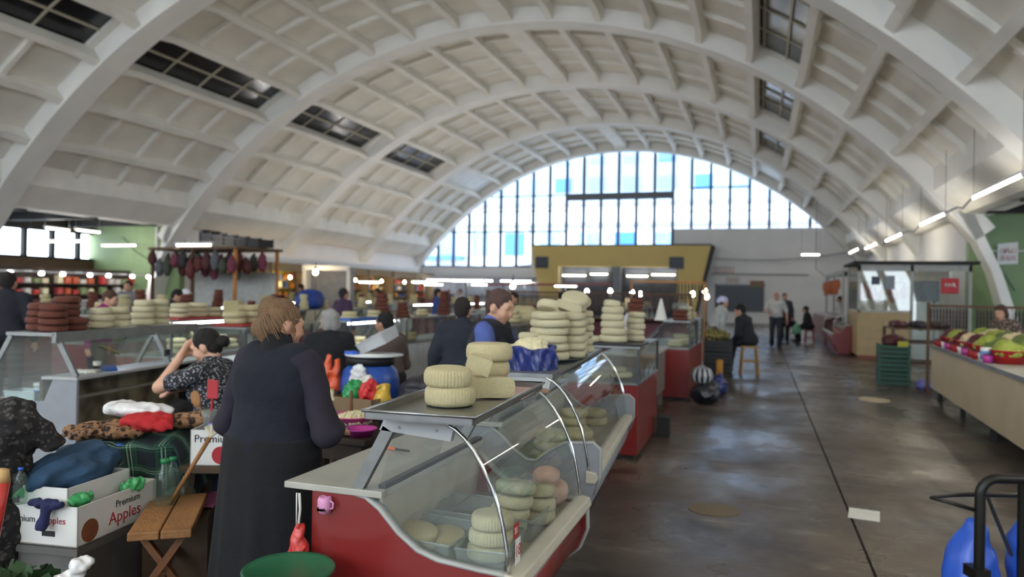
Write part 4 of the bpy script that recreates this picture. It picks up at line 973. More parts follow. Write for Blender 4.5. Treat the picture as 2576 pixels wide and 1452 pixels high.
def bottle(label, loc, r, h, cap, m='clear_film', rz=0, name='plastic_bottle'):
    b = thing(name, label, 'bottle', loc, rz)
    M().lathe([(0, 0), (r * .9, 0), (r, .02), (r, h * .62), (r * .85, h * .75), (r * .35, h * .9), (r * .35, h * .94)], 20).obj('body', m, b, True)
    M().lathe([(0, h * .93), (r * .42, h * .93), (r * .42, h), (0, h)], 16).obj('cap', cap, b, True); return b
mat('cap_green', '#1f7a4a', .4); mat('cap_blue', '#2c5cb8', .4); glass('pet_plastic', '#e4efe9', .06, 1.4, .06, '#b8c4bc')
bottle('empty plastic bottle with green cap beside the apple carton', (-2.99, 3.14, .36), .055, .32, 'cap_green', 'pet_plastic'); bottle('smaller bottle with green cap behind the first one', (-3.05, 3.26, .36), .045, .30, 'cap_green', 'pet_plastic')
bottle('bottle with blue cap among the cloths behind the inner box', (-3.36, 3.20, .36), .045, .36, 'cap_blue', 'pet_plastic'); bottle('small bottle with blue cap at the left frame edge', (-3.30, 2.57, .56), .03, .17, 'cap_blue', 'pet_plastic')
tag(M().box(-.16, .16, -.2, .26, 0, .35).obj('wooden_box', mat('box_brown', '#4a3a2a', .8, var=.25), loc=(-3.05, 3.33, 0), rz=R(35)), 'brown wooden box under the bottles and the pink paper', 'box')
mat('pink_paper', '#d67aa6', .8, var=.08)
o = M().grid(lambda u, v: (-.18 + .36 * u, -.16 + .32 * v, .004 + .008 * math.sin(9 * u) * math.sin(7 * v + 1)), 16, 16).obj('pink_paper_sheet', 'pink_paper', loc=(-3.12, 3.44, .36), rz=R(30)); tag(o, 'bright pink paper sheet behind the plank stool', 'paper'); sd = o.modifiers.new('s', 'SOLIDIFY'); sd.thickness = .003
mat('card_brown', '#7b654a', .85, var=.1)
o = blob('clear_bag', [('e', (0, 0, 0), (.1, .07, .05), None), ('e', (.07, .02, .03), (.05, .05, .05), None)], .007, glass('bag_film', '#f6e6ee', .1, 1.5, .25, '#e8d8de'), noise=(.016, 55, 6), loc=(-3.14, 3.40, .425)); tag(o, 'crumpled clear plastic bag lying on the pink paper', 'bag')
# draped chair: plaid blanket, leopard cloths, red cloth, white bag
mat('chair_dark', '#26221f', .8)
ch = thing('chair', 'chair hidden under the green plaid blanket', 'chair', (-3.42, 3.52, 0), R(20))
M().box(-.24, .24, -.2, .2, .42, .46).obj('seat', 'chair_dark', ch); M().box(-.23, .23, .18, .21, .46, .72).obj('backrest', 'chair_dark', ch)
for a in (-1, 1):
    for b in (-1, 1): M().box(a * .21 - .02, a * .21 + .02, b * .17 - .02, b * .17 + .02, 0, .42).obj('leg', 'chair_dark', ch)
def drape(u, v):
    # a blanket thrown over the seat and back, its near edge hanging down
    x = (u - .5) * .86; t = v
    if t < .45: y = -.30 - .05 * math.sin(6 * u); z = .36 + (t / .45) * .36
    else: y = -.30 + (t - .45) / .55 * .55; z = .72 + .045 * math.sin((t - .45) / .55 * 3.1)
    sag = (2 * abs(u - .5)) ** 3; z -= .30 * sag * (1 if t > .3 else t / .3); x *= 1 - .12 * sag
    w = .022 * math.sin(17 * u + 3 * v) + .016 * math.sin(29 * u - 2)
    return (x + .01 * math.sin(9 * v), y + w * (1 if t < .5 else .3), z + w * .5)
pm = M().grid(drape, 46, 46).mesh('plaid_blanket', True); uv = pm.uv_layers.new(name='UVMap')
for lp in pm.loops:
    k = lp.vertex_index; uv.data[lp.index].uv = ((k % 47) / 46 * .86 * 2.0, (k // 47) / 46 * 1.0 * 2.0)
o = mobj('plaid_blanket', pm, plaid('plaid'), None, (-3.42, 3.50, .0), R(20)); sd = o.modifiers.new('s', 'SOLIDIFY'); sd.thickness = .008; tag(o, 'dark green plaid blanket draped over a chair', 'blanket')
fr = M()
for i in range(16):
    x = -.42 + i * .014; fr.tube([(x, -.31, .50 + .004 * i), (x - .03 + .01 * math.sin(i * 2), -.34, .42 + .01 * math.sin(i)), (x - .03 + .02 * math.sin(i), -.35, .33)], .004, 4)
q = fr.obj('fringe', mat('fringe_green', '#8fa890', .9), o); q['kind'] = 'stuff'
o = blob('leopard_cloth', [('e', (0, 0, 0), (.2, .15, .03), None), ('e', (-.13, -.05, -.012), (.1, .08, .022), None)], .009, 'leopard', noise=(.014, 40, 2), loc=(-3.50, 3.28, .775), rz=R(15)); tag(o, 'brown leopard print cloth folded on the left of the plaid blanket', 'cloth')
o = blob('leopard_cloth', [('e', (0, 0, 0), (.16, .13, .035), None)], .009, 'leopard', noise=(.012, 40, 5), loc=(-3.24, 3.60, .80), rz=R(30)); tag(o, 'tan leopard print cloth folded on the right of the plaid blanket', 'cloth')
mat('red_cloth', '#b01e22', .85, var=.15, scale=12)
o = blob('red_cloth', [('e', (0, 0, 0), (.14, .1, .03), None), ('e', (.07, -.05, -.02), (.09, .06, .025), None)], .008, 'red_cloth', noise=(.012, 45, 8), loc=(-3.33, 3.35, .83), rz=R(20)); tag(o, 'bright red cloth lying over the leopard cloth', 'cloth')
o = blob('white_bag', [('e', (0, 0, 0), (.19, .1, .032), None), ('e', (-.12, .02, .0), (.1, .08, .03), None)], .008, mat('bag_white', '#dcdad8', .35, var=.12, scale=9), noise=(.012, 40, 4), loc=(-3.47, 3.45, .865), rz=R(20)); tag(o, 'white plastic bag on top of the piled cloths', 'bag')
o = blob('dark_red_cloth', [('e', (0, 0, 0), (.14, .11, .09), None)], .01, mat('wine_cloth', '#5a1c1f', .9, var=.2), noise=(.02, 30, 4), loc=(-3.12, 3.78, .72)); tag(o, 'wine red cloth heap behind the plaid blanket', 'cloth')
# dark fur coat at the left edge
o = blob('fur_coat', [('e', (0, 0, .62), (.16, .17, .24), None), ('e', (.07, .06, .80), (.12, .10, .10), None), ('e', (-.02, -.02, .3), (.19, .18, .32), None), ('c', (.12, .1, .78), (.2, .16, .70), .05, .035)], .012, 'fur', k=.05, noise=(.02, 34, 9), loc=(-3.52, 2.58, .12), rz=R(0)); tag(o, 'dark speckled fur coat heaped at the left frame edge', 'coat')
tag(M().box(-.18, .18, -.18, .18, 0, .13).obj('low_crate', 'crate_grey', loc=(-3.53, 2.56, 0)), 'low grey crate beneath the fur coat', 'crate')
pb = thing('wrapped_pole', 'wooden pole wrapped in red tape at the lower left edge', 'pole', (-2.83, 2.12, 0))
M().tube([(-.08, -.04, 0), (-.035, -.02, .55)], .03, 12).obj('shaft', 'old_wood_dark', pb, True); M().tube([(-.036, -.02, .54), (.004, 0, .82)], .033, 12).obj('tape', 'bag_red', pb, True); M().tube([(.003, 0, .82), (.012, .003, .865)], [.034, .02], 12).obj('tip', mat('cream_wood', '#c3a06a', .7), pb, True)
hb = thing('herb_bunch', 'bunch of dark green herbs at the bottom left corner', 'herbs', (-2.74, 2.13, .34))
lf = M().prism([(0, 0), (.018, .012), (.024, .03), (.012, .04), (0, .052), (-.012, .04), (-.024, .03), (-.018, .012)], 'y', 0, .001).mesh('leaf'); mat('herb_green', '#27421f', .7, var=.3, scale=30)
for i in range(110):
    a = rnd.random() * 6.28; r = .14 * math.sqrt(rnd.random()); q = mobj('leaf', lf, 'herb_green', hb, (r * math.cos(a), r * math.sin(a), rnd.uniform(.0, .14) * (1.1 - r / .14 * .6))); q.rotation_euler = (rnd.uniform(-1.2, 1.2), rnd.uniform(-1, 1), a); q.scale = (1.2,) * 3
blob('stems', [('e', (0, 0, .03), (.12, .12, .05), None)], .012, 'herb_green', hb, noise=(.02, 50, 3))
tag(M().box(-.26, .26, -.2, .2, 0, .335).obj('wooden_crate', 'box_brown', loc=(-2.72, 2.14, 0)), 'brown crate under the herbs in the bottom left corner', 'crate')
o = blob('white_bag', [('e', (0, 0, 0), (.05, .06, .04), None), ('c', (.0, .03, .02), (.05, .07, .09), .028, .02), ('c', (.05, .07, .09), (.085, .085, .105), .022, .012)], .006, 'bag_white', k=.03, noise=(.012, 55, 6), loc=(-2.60, 2.17, .39)); tag(o, 'crumpled white plastic bag in front of the herbs', 'bag')
# utensil tub, premium carton, purple lid, broom
pc = carton('small white carton printed Premium behind the standing woman', (-2.93, 3.52, .60), R(20), .26, .3, .2)
text('print', 'Premium', .06, MATS['print_black'], pc, (0, -.1515, .15), (R(90), 0, 0), .0006); q = M().lathe([(0, 0), (.05, 0), (.05, .001), (0, .001)], 20).obj('apple_print', 'print_red', pc, loc=(.04, -.1515, .06)); q.rotation_euler = (R(90), 0, 0)
wood_stool('wooden side table carrying the small Premium carton', (-2.93, 3.52, 0), R(20), .36, .36, .598, 'box_brown')
cp = thing('utensil_cup', 'clear cup holding the wooden spoon and red spatula', 'cup', (-2.965, 3.44, .81)); M().lathe([(0, 0), (.03, 0), (.042, .09), (.04, .09), (.028, .004), (0, .004)], 20).obj('body', 'tub_plastic', cp, True)
sp = thing('red_spatula', 'red plastic spatula standing in the clear cup', 'spatula', (-2.955, 3.44, .82)); mat('spat_red', '#a3242c', .5)
M().tube([(0, 0, 0), (.008, .0, .14)], .007, 8).obj('handle', 'spat_red', sp); M().prism([(-.03, .14), (.045, .145), (.048, .25), (-.027, .255)], 'y', -.004, .004).obj('blade', 'spat_red', sp, bevel=.003)
so = thing('wooden_spoon', 'wooden spoon standing left of the red spatula', 'spoon', (-2.98, 3.43, .82)); M().tube([(0, 0, 0), (-.04, -.01, .1)], .006, 8).obj('handle', 'old_wood', so)
q = M().lathe([(0, -.05), (.022, -.04), (.034, -.01), (.034, .02), (.022, .042), (0, .05)], 18).obj('bowl', 'old_wood', so, True, loc=(-.06, -.015, .14)); q.scale = (1, .35, 1); q.rotation_euler = (0, R(-18), 0)
tag(M().box(-.1, .1, -.06, .06, 0, .025).obj('lilac_lid', mat('purple_plastic', '#7a78b8', .4), loc=(-2.88, 3.50, .802), rz=R(25), bevel=.006), 'lilac plastic lid lying on the Premium carton', 'board')
bl = thing('blue_stool', 'blue plastic stool behind the plaid blanket', 'stool', (-3.30, 4.05, 0), R(15)); mat('blue_plastic', '#22365c', .45)
M().prism([(-.17, .0), (.17, 0), (.15, .44), (-.15, .44)], 'y', -.15, .15).obj('body', 'blue_plastic', bl, bevel=.02); M().box(-.17, .17, -.17, .17, .44, .47).obj('seat', 'blue_plastic', bl, bevel=.012)
br = thing('hand_broom', 'hand broom with pale bristles leaning behind the plank stool', 'broom', (-2.88, 3.17, .0))
M().tube([(-.09, -.03, .42), (.12, .04, .80)], .012, 8).obj('handle', 'old_wood', br, True)
bs = M()
for i in range(40):
    a = rnd.uniform(-.9, .9); bs.tube([(.12, .04, .8), (.12 + .07 * math.sin(a) + .02, .045 + rnd.uniform(-.02, .02), .8 + .07 * math.cos(a))], [.006, .002], 4)
q = bs.obj('bristles', mat('straw', '#d8d0b8', .9), br); q['kind'] = 'stuff'
# table with the curd bowl
tb = thing('work_table', 'dark wooden work table behind the red case', 'table', (-2.52, 4.12, 0), R(-4))
M().box(-.46, .42, -.36, .42, .70, .735).obj('tabletop', 'dark_wood', tb, bevel=.004); M().box(-.42, .38, -.33, .39, .60, .70).obj('apron', 'dark_wood', tb)
for a in (-.4, .36):
    for b in (-.3, .36): M().box(a - .03, a + .03, b - .03, b + .03, 0, .6).obj('leg', 'dark_wood', tb)
pbw = thing('pink_bowl', 'pink plastic bowl of curd with a wooden stick', 'bowl', (-2.38, 4.02, .736)); mat('pink_bowl', '#c04a86', .35, var=.08)
M().lathe([(0, 0), (.07, 0), (.075, .01), (.13, .075), (.15, .085), (.148, .09), (.128, .082), (.07, .014), (0, .012)], 40).obj('bowl', 'pink_bowl', pbw, True)
blob('curd_heap', [('e', (0, 0, .055), (.105, .105, .035), None), ('e', (.02, .0, .08), (.06, .06, .025), None)], .007, 'curd', pbw, noise=(.012, 110, 3))
M().tube([(-.01, .0, .08), (-.03, .03, .23)], [.012, .009], 8).obj('stirring_stick', 'old_wood_dark', pbw, True)
pb2 = thing('pink_dish', 'magenta dish with whey beside the pink bowl', 'bowl', (-2.22, 3.84, .736)); M().lathe([(0, 0), (.06, 0), (.09, .04), (.1, .045), (.098, .05), (.085, .043), (.056, .008), (0, .006)], 32).obj('bowl', mat('magenta_plastic', '#b23a90', .35), pb2, True)
o = blob('blue_gloves', [('c', (-.05, 0, 0), (.05, .01, .005), .018, .016), ('c', (-.02, .02, .01), (.06, -.02, .0), .014, .012)], .005, mat('glove_blue', '#2f4f6c', .5, var=.2), noise=(.008, 80, 3), loc=(-2.36, 3.82, .756)); tag(o, 'crumpled blue rubber gloves on the work table', 'gloves')
bk = thing('lidded_bucket', 'blue bucket with a white lid behind the pink bowl', 'bucket', (-2.22, 4.30, .736)); M().lathe([(0, 0), (.11, 0), (.125, .10), (0, .10)], 32).obj('body', mat('bucket_blue', '#4a66a8', .4), bk, True); M().lathe([(0, .10), (.132, .10), (.134, .118), (.12, .125), (0, .128)], 32).obj('lid', 'white_plastic', bk, True)
o = blob('orange_bag', [('e', (0, 0, .06), (.1, .08, .07), None), ('e', (.05, .02, .1), (.04, .04, .06), None)], .008, mat('amber_bag', '#c98a34', .4, var=.25, scale=12), noise=(.012, 40, 3), loc=(-2.66, 3.90, .738)); tag(o, 'amber plastic bag beside the standing woman on the table', 'bag')
cb = carton('open cardboard box stuffed with coloured bags on the work table', (-2.56, 4.42, .736), R(-10), .36, .2, .14, 'card_brown')
for i, (x, y, z, c_, lb) in enumerate(((-.06, 0, .14, '#1f8a4a', 'green plastic bag in the cardboard box'), (.06, .0, .15, '#c0282e', 'red plastic bag in the cardboard box'), (.15, .02, .12, '#c9a53a', 'yellow plastic bag in the cardboard box corner'), (.0, .05, .17, '#d4d0c6', 'white paper bag behind the red bag'))):
    o = blob('plastic_bag', [('e', (0, 0, 0), (.06, .05, .07), None), ('e', (.02, 0, .05), (.03, .03, .04), None)], .008, mat('bagc%d' % i, c_, .4, var=.2, scale=14), noise=(.016, 50, i), loc=(-2.56 + x, 4.42 + y, .75 + z)); tag(o, lb, 'bag')
for i in range(3): tag(blob('cheese_packet', [('f', lambda X, Y, Z: np.maximum(np.maximum(abs(X) - .085, abs(Y) - .06), abs(Z) - .026), (-.1, -.07, -.04), (.1, .07, .04))], .008, 'cheese_white', noise=(.008, 40, i), loc=(-2.85 + .01 * i, 4.35, .768 + .056 * i), rz=.3 * i), '%s flat cheese packet piled left of the cardboard box' % ('bottom', 'middle', 'top')[i], 'cheese')
# blue barrel with a black lid and things on it
bb = thing('blue_barrel', 'blue plastic barrel with a black screw lid', 'barrel', (-3.40, 6.04, 0)); mat('barrel_blue', '#2450a4', .35, var=.06)
M().lathe([(0, 0), (.24, 0), (.25, .02), (.262, .1), (.265, .3), (.258, .32), (.268, .34), (.272, .6), (.262, .62), (.272, .64), (.268, .78), (.245, .86), (.205, .90), (.2, .925), (0, .925)], 48).obj('body', 'barrel_blue', bb, True)
M().lathe([(.2, .915), (.222, .915), (.222, .985), (.2, .995), (0, .99)], 48, mod=lambda t, i: 1 + (.008 if i in (1, 2) else 0) * math.cos(40 * t)).obj('lid', 'black_rubber', bb, True)
M().box(.14, .21, -.262, -.25, .74, .79).obj('label_patch', mat('patch_dark', '#1c3a78', .5), bb)
o = blob('white_bag', [('e', (0, 0, 0), (.07, .02, .09), None), ('e', (.02, 0, .06), (.04, .018, .05), None)], .008, 'bag_white', noise=(.01, 50, 6), loc=(-3.36, 5.75, .82)); tag(o, 'torn white plastic bag hanging in front of the blue barrel', 'bag')
gl = thing('plastic_lid', 'flat pale plastic lid resting on the black barrel lid', 'platter', (-3.36, 6.04, .995)); M().lathe([(0, 0), (.26, 0), (.27, .012), (0, .016)], 32).obj('disc', 'white_plastic', gl, True)  # loose plastic lid lying flat on the barrel
t_ = tub('tilted translucent plastic tub on top of the blue barrel', (-3.33, 6.10, 1.03), .36, .22, .10, R(-18), mat('tub_grey', '#b4b6b6', .4, var=.05)); t_.rotation_euler = (R(20), R(-20), R(-18)); t_.location.z = 1.09
o = blob('blue_rag', [('e', (0, 0, 0), (.06, .04, .015), None)], .008, 'cap_blue', noise=(.008, 60, 2), loc=(-3.52, 5.92, 1.02)); tag(o, 'small blue rag at the left edge of the barrel lid', 'cloth')
o = blob('orange_bag', [('c', (-.05, 0, 0), (-.02, 0, .26), .05, .02), ('c', (.05, 0, 0), (.06, 0, .22), .05, .02)], .01, mat('bag_orange', '#d2562e', .4, var=.15, scale=12), noise=(.012, 40, 2), loc=(-3.70, 5.86, .72)); tag(o, 'orange carrier bag with handles left of the blue barrel', 'bag')
wood_stool('wooden stool carrying the orange carrier bag', (-3.74, 5.86, 0), .2, .3, .3, .68)
wb = thing('white_bucket', 'white bucket with green-rimmed lid right of the barrel', 'bucket', (-2.98, 6.84, .55)); M().lathe([(0, 0), (.13, 0), (.15, .27), (0, .27)], 32).obj('body', 'white_plastic', wb, True); M().lathe([(.148, .26), (.16, .26), (.16, .285), (.148, .285)], 32).obj('rim_band', mat('rim_green', '#6f9a8c', .4), wb, True); M().lathe([(0, .285), (.155, .285), (.15, .31), (0, .315)], 32).obj('lid', 'white_plastic', wb, True)
wood_stool('wooden stool carrying the white bucket', (-2.98, 6.84, 0), .4, .34, .34, .55)
o = blob('dark_bag', [('e', (0, 0, .2), (.17, .14, .2), None), ('e', (.1, .02, .36), (.1, .09, .08), None)], .014, mat('bag_dark', '#2b2730', .5, var=.4, scale=12), noise=(.02, 26, 5), loc=(-2.86, 5.92, .44)); tag(o, 'dark stuffed bag right of the blue barrel', 'bag')
wood_stool('wooden stool under the dark stuffed bag', (-2.84, 5.92, 0), .1, .36, .3, .46)
rc = thing('red_chair', 'red plastic chair behind the blue barrel', 'chair', (-3.3, 7.62, 0), R(190)); mat('chair_red', '#8e2230', .45)
M().box(-.22, .22, -.2, .2, .42, .45).obj('seat', 'chair_red', rc, bevel=.01); M().prism([(-.2, .45), (.2, .45), (.17, 1.06), (-.17, 1.06)], 'y', -.2, -.17).obj('backrest', 'chair_red', rc, bevel=.01)
for a in (-1, 1):
    for b in (-1, 1): M().box(a * .18 - .02, a * .18 + .02, b * .17 - .02, b * .17 + .02, 0, .42).obj('leg', 'chair_red', rc)
o = blob('magenta_bag', [('e', (0, 0, .12), (.09, .06, .14), None), ('c', (0, 0, .24), (.0, 0, .34), .04, .02)], .012, mat('magenta_bag', '#8e2f6a', .5), noise=(.014, 40, 2), loc=(-3.05, 7.3, .60)); tag(o, 'magenta bag next to the red plastic chair', 'bag')
wood_stool('wooden stool under the magenta bag', (-3.05, 7.3, 0), 0, .3, .3, .62)
# ================================================================== LEFT CASE
lc = thing('display_case', 'grey steel slanted glass case with brown and white cheeses at left', 'display case', (-5.5, 4.75, 0), R(10))
L = 2.05
for y0 in (0, L - .03): M().prism([(.02, .04), (.02, .80), (-.2, .80), (-.29, .6), (-.95, .57), (-.95, .04)], 'y', y0, y0 + .03).obj('end_panel', 'case_grey', lc)
M().box(-.93, -.36, .03, L - .03, .05, .56).obj('base', 'case_grey', lc); M().box(-.36, -.33, .03, L - .03, .05, .80).obj('rear_board', mat('board_stained', '#8a8068', .8, col2='#4a4234', scale=3, mix=(.4, .6)), lc)
M().box(-.93, -.3, .03, L - .03, .56, .585).obj('deck', 'case_inner', lc)
M().box(-.31, .03, -.01, L + .01, .785, .81).obj('worktop', 'case_lgrey', lc, bevel=.003)
M().box(-.64, -.18, -.03, L + .03, 1.155, 1.185).obj('top_shelf', 'steel_dull', lc)
M().box(-.2, -.16, -.03, L + .03, 1.10, 1.19).obj('shelf_lip', 'steel_dull', lc)
for y0 in (.02, 1.32, L - .02):
    M().beam((-.19, y0, 1.15), (0, y0, .81), .045, .03, (0, 1, 0)).obj('post', 'steel_dull', lc)
    if y0 != 1.32: M().beam((-.63, y0, 1.15), (-.94, y0, .6), .04, .03, (0, 1, 0)).obj('post', 'steel_dull', lc)
M().strip([(-.625, 1.15), (-.93, .6)], 'y', .04, L - .04, .005).obj('front_glass', 'case_glass', lc)
for y0 in (.015, L - .02): M().prism([(-.62, 1.15), (-.2, 1.15), (-.02, .82), (-.2, .8), (-.29, .6), (-.93, .6)], 'y', y0, y0 + .005).obj('end_glass', 'case_glass', lc)
pn = M().strip([(-.20, 1.10), (-.035, .83)], 'y', .35, 1.28, .005).obj('sliding_pane', 'case_glass', lc)
M().beam((-.16, .5, 1.045), (-.105, .72, .955), .04, .003).obj('tape_strip', mat('tape_yellow', '#b8a650', .6), pn)
M().box(-.05, -.02, 1.30, 1.36, .88, .95).obj('socket_box', 'black_rubber', lc)
M().box(-.42, -.36, .2, 1.9, 1.125, 1.154).obj('lamp_housing', 'white_plastic', lc); M().box(-.41, -.37, .95, 1.2, 1.115, 1.125).obj('lamp', emis('led_cool', '#dce8ff', 30), lc)
def lw(x, y, z=0):
    c, s = math.cos(R(10)), math.sin(R(10)); return (-5.5 + x * c - y * s, 4.75 + x * s + y * c, z)
for i, (x, y, n, d) in enumerate(((-.30, .10, 4, 'the brown cheese pile at the left end'), (-.52, .22, 4, 'the second brown pile from the left end'), (-.30, .33, 2, 'the low brown pile in front'), (-.50, .50, 5, 'the tallest brown pile on the steel case'))):
    p = lw(x, y); stack(p[0], p[1], 1.187, n, .112, .062, d, 'brown cheeses on the left steel case', 'plain', 'cheese_brown', col='brown')
for i, (x, y, n, d) in enumerate(((-.34, .74, 3, 'the left one of two equal white piles'), (-.34, 1.0, 3, 'the right one of two equal white piles'), (-.38, 1.42, 4, 'the tall white pile near the case end'), (-.38, 1.68, 4, 'the last white pile at the case end'))):
    p = lw(x, y); stack(p[0], p[1], 1.195, n, .115, .066, d, 'white cheeses on the left steel case', 'weave', 'cheese_white', taper=.12)
for i, y in enumerate((.87, 1.55)):
    p = lw(-.36, y); o = M().lathe([(0, 0), (.2, 0), (.24, .008), (0, .006)], 32).obj('plate', 'white_plastic', loc=(p[0], p[1], 1.186)); o.scale = (.9, 1.2, 1); tag(o, 'white plate under the %s pair of white cheese piles' % ('left', 'right')[i], 'plate')
p = lw(-.12, .42, .811); cf = thing('coffee_cup', 'paper coffee cup on the steel case worktop', 'cup', p); M().lathe([(0, 0), (.026, 0), (.036, .095), (.034, .095), (.024, .004), (0, .004)], 20).obj('body', 'paper_white', cf, True); M().lathe([(.031, .03), (.0335, .03), (.0355, .06), (.033, .06)], 20).obj('print_band', 'dark_wood', cf, True)
p = lw(-.1, .56, .825); tag(blob('blue_cloth', [('e', (0, 0, 0), (.07, .05, .025), None)], .008, 'cap_blue', noise=(.012, 60, 3), loc=p), 'crumpled blue cloth beside the coffee cup', 'cloth')
p = lw(-.12, .28, .825); tag(blob('paper_napkin', [('e', (0, 0, 0), (.09, .05, .015), None)], .008, 'paper_white', noise=(.01, 50, 3), loc=p), 'crumpled white napkin left of the coffee cup', 'napkin')
p = lw(-.55, .12, .586); tub('white rectangular tub inside the left steel case', p, .3, .2, .08, R(10), mat('tub_milky', '#c9d4d8', .4))
p = lw(-.42, .12, .586); jb = thing('plastic_jar', 'white lidded plastic jar inside the left steel case', 'jar', p); M().lathe([(0, 0), (.05, 0), (.055, .12), (0, .12)], 24).obj('body', 'tub_milky', jb, True); M().lathe([(.056, .07), (.0575, .07), (.0575, .09), (.056, .09)], 24).obj('blue_band', 'cap_blue', jb, True); M().lathe([(0, .12), (.06, .12), (.06, .15), (0, .155)], 24).obj('lid', 'white_plastic', jb, True)
p = lw(.12, 1.0, .0); tag(blob('backpack', [('e', (0, 0, .2), (.17, .3, .22), None), ('e', (.06, .1, .34), (.12, .2, .12), None)], .016, mat('pack_black', '#17171b', .8, var=.3), noise=(.02, 18, 4), loc=(p[0] + .1, p[1], .02), rz=R(10)), 'black backpack on the floor under the left steel case', 'backpack')
# ================================================================== CASE ROW ALONG THE AISLE
def flat_case(label, loc, rz, W, Ly, zb, zt, base='case_red', slant=.28, tube=False, group=None, name='display_case'):
    """upright glass case: local x=0 is the customer side, -W the vendor side"""
    c = thing(name, label, 'display case', loc, rz, group)
    M().box(-W, 0, 0, Ly, .04, zb).obj('base', base, c, bevel=.004); M().box(-W + .03, -.03, .03, Ly - .03, 0, .04).obj('plinth', 'black_rubber', c)
    M().box(-W - .01, .01, -.01, Ly + .01, zb, zb + .02).obj('base_trim', 'steel_dull', c)
    for x in (0.0,):
        for y in (0, Ly): M().box(-.012, .012, y - .012, y + .012, zb, zt).obj('corner_post', 'mullion_paint', c)
    for y in (0, Ly): M().beam((-W + .01, y, zb + .02), (-W + slant, y, zt), .024, .024, (0, 1, 0)).obj('corner_post', 'mullion_paint', c)
    M().poly([(-.002, .012, zb + .02), (-.002, Ly - .012, zb + .02), (-.002, Ly - .012, zt), (-.002, .012, zt)]).obj('front_glass', 'case_glass', c)
    for y in (0, Ly): M().poly([(-W + .02, y, zb + .02), (-.012, y, zb + .02), (-.012, y, zt), (-W + slant, y, zt)]).obj('end_glass', 'case_glass', c)
    M().poly([(-W + .015, .012, zb + .02), (-W + .015, Ly - .012, zb + .02), (-W + slant, Ly - .012, zt), (-W + slant, .012, zt)]).obj('vendor_glass', 'case_glass', c)
    M().box(-W + slant - .02, .014, -.015, Ly + .015, zt, zt + .018).obj('top_shelf', 'steel_dull', c)
    if tube: M().box(-.10, -.06, .08, Ly - .08, zt - .035, zt - .005).obj('tube_lamp', emis('tube_case', '#f2f6ff', 18), c)
    return c
flat_case('red flat-sided glass case beside the aisle behind the grey curved case', (-1.10, 7.15, 0), R(.5), .85, 1.5, .72, 1.075)
tag(M().box(-.33, .33, -.28, .28, 0, .02).obj('dark_tray', 'tray_dark', loc=(-1.42, 7.5, 1.094), bevel=.006), 'dark tray under cheeses on the red flat-sided case', 'tray')
stack(-1.40, 7.42, 1.115, 5, .145, .074, 'the main white pile on the dark tray', 'white cheeses on the dark tray', 'weave', taper=.25)
stack(-1.22, 7.72, 1.115, 5, .10, .062, 'the slim white pile behind on the dark tray', 'white cheeses on the dark tray', 'plain', taper=.15)
cheese((-1.62, 7.36, 1.115), .12, .06, 'single white cheese wheel at the left edge of the dark tray', None, 'plain', 'cheese_white')
cheese((-1.42, 7.47, 1.465), .10, .07, 'cut cheese block crowning the pile on the dark tray', None, 'half', 'cheese_white', (R(10), 0, 2.5), 'cheese_half')
for i, (x, y) in enumerate(((-1.55, 7.5), (-1.35, 7.6), (-1.5, 8.1))): cheese((x, y, .741), .12, .06, 'white cheese wheel inside the red flat-sided case, %s' % ('near left', 'near right', 'far end')[i], 'cheeses inside the red flat case', 'plain')
gk = M().box(-.02, .12, -.1, .1, 0, .22).obj('step_box', 'black_rubber', loc=(-1.06, 8.5, 0)); tag(gk, 'black box at the foot of the red flat-sided case', 'box')
bt_ = thing('counter_table', 'brown panelled counter between the two red aisle cases', 'counter', (-1.3, 9.3, 0)); mat('brown_panel', '#6b5d54', .6, var=.08)
M().box(-.62, .06, -.02, 1.72, .82, .85).obj('worktop', 'worktop', bt_); M().box(-.56, 0, 0, 1.68, .22, .82).obj('panel', 'brown_panel', bt_)
for x in (-.5, -.06):
    for y in (.06, 1.6): M().box(x - .03, x + .03, y - .03, y + .03, 0, .22).obj('leg', 'brown_panel', bt_)
stack(-1.62, 10.2, .851, 10, .135, .072, 'the brown tower on the panelled counter', 'brown tower on the counter', 'plain', 'cheese_brown', taper=.25, col='brown')
flat_case('red glass case with white price lamp strip, third along the aisle', (-1.0, 11.5, 0), 0, .78, 1.18, .775, 1.19, slant=.4); flat_case('red glass case at the far end of the aisle row', (-.98, 12.75, 0), 0, .78, 1.1, .775, 1.19, slant=.4)
stack(-1.16, 11.72, 1.21, 3, .115, .06, 'the brown pile on the third aisle case', 'brown cheeses on third aisle case', 'plain', 'cheese_brown', col='brown')
stack(-1.12, 12.1, 1.21, 4, .10, .055, 'the white pile on the third aisle case', 'white cheeses on third aisle case', 'plain')
stack(-1.14, 12.5, 1.21, 2, .11, .06, 'the low brown pile on the third aisle case', 'low brown cheeses on third aisle case', 'plain', 'cheese_brown', col='brown')
stack(-1.14, 13.1, 1.21, 2, .11, .055, 'the pale pile on the far aisle case', 'pale cheeses on far aisle case', 'plain', 'cheese_cream', col='pale')
tag(blob('wrapped_cheese', [('e', (0, 0, 0), (.12, .12, .05), None)], .015, 'clear_film', noise=(.02, 30, 3), loc=(-1.16, 11.72, 1.43)), 'film-wrapped cheese on top of the brown pile', 'cheese')
for i, (x, y, n) in enumerate(((-1.25, 11.8, 2), (-1.2, 12.3, 3), (-1.2, 13.3, 2))): stack(x, y, .796, n, .12, .06, 'the pile behind glass, %s aisle case' % ('near in third', 'far in third', 'inside far')[i], 'cheeses inside aisle cases', 'plain')
o = M().lathe([(0, .34), (.015, .33), (.1, 0), (0, 0)], 20).obj('paper_cone', 'paper_white', loc=(-1.45, 11.62, 1.209)); tag(o, 'white paper cone standing on the third aisle case', 'paper cone')
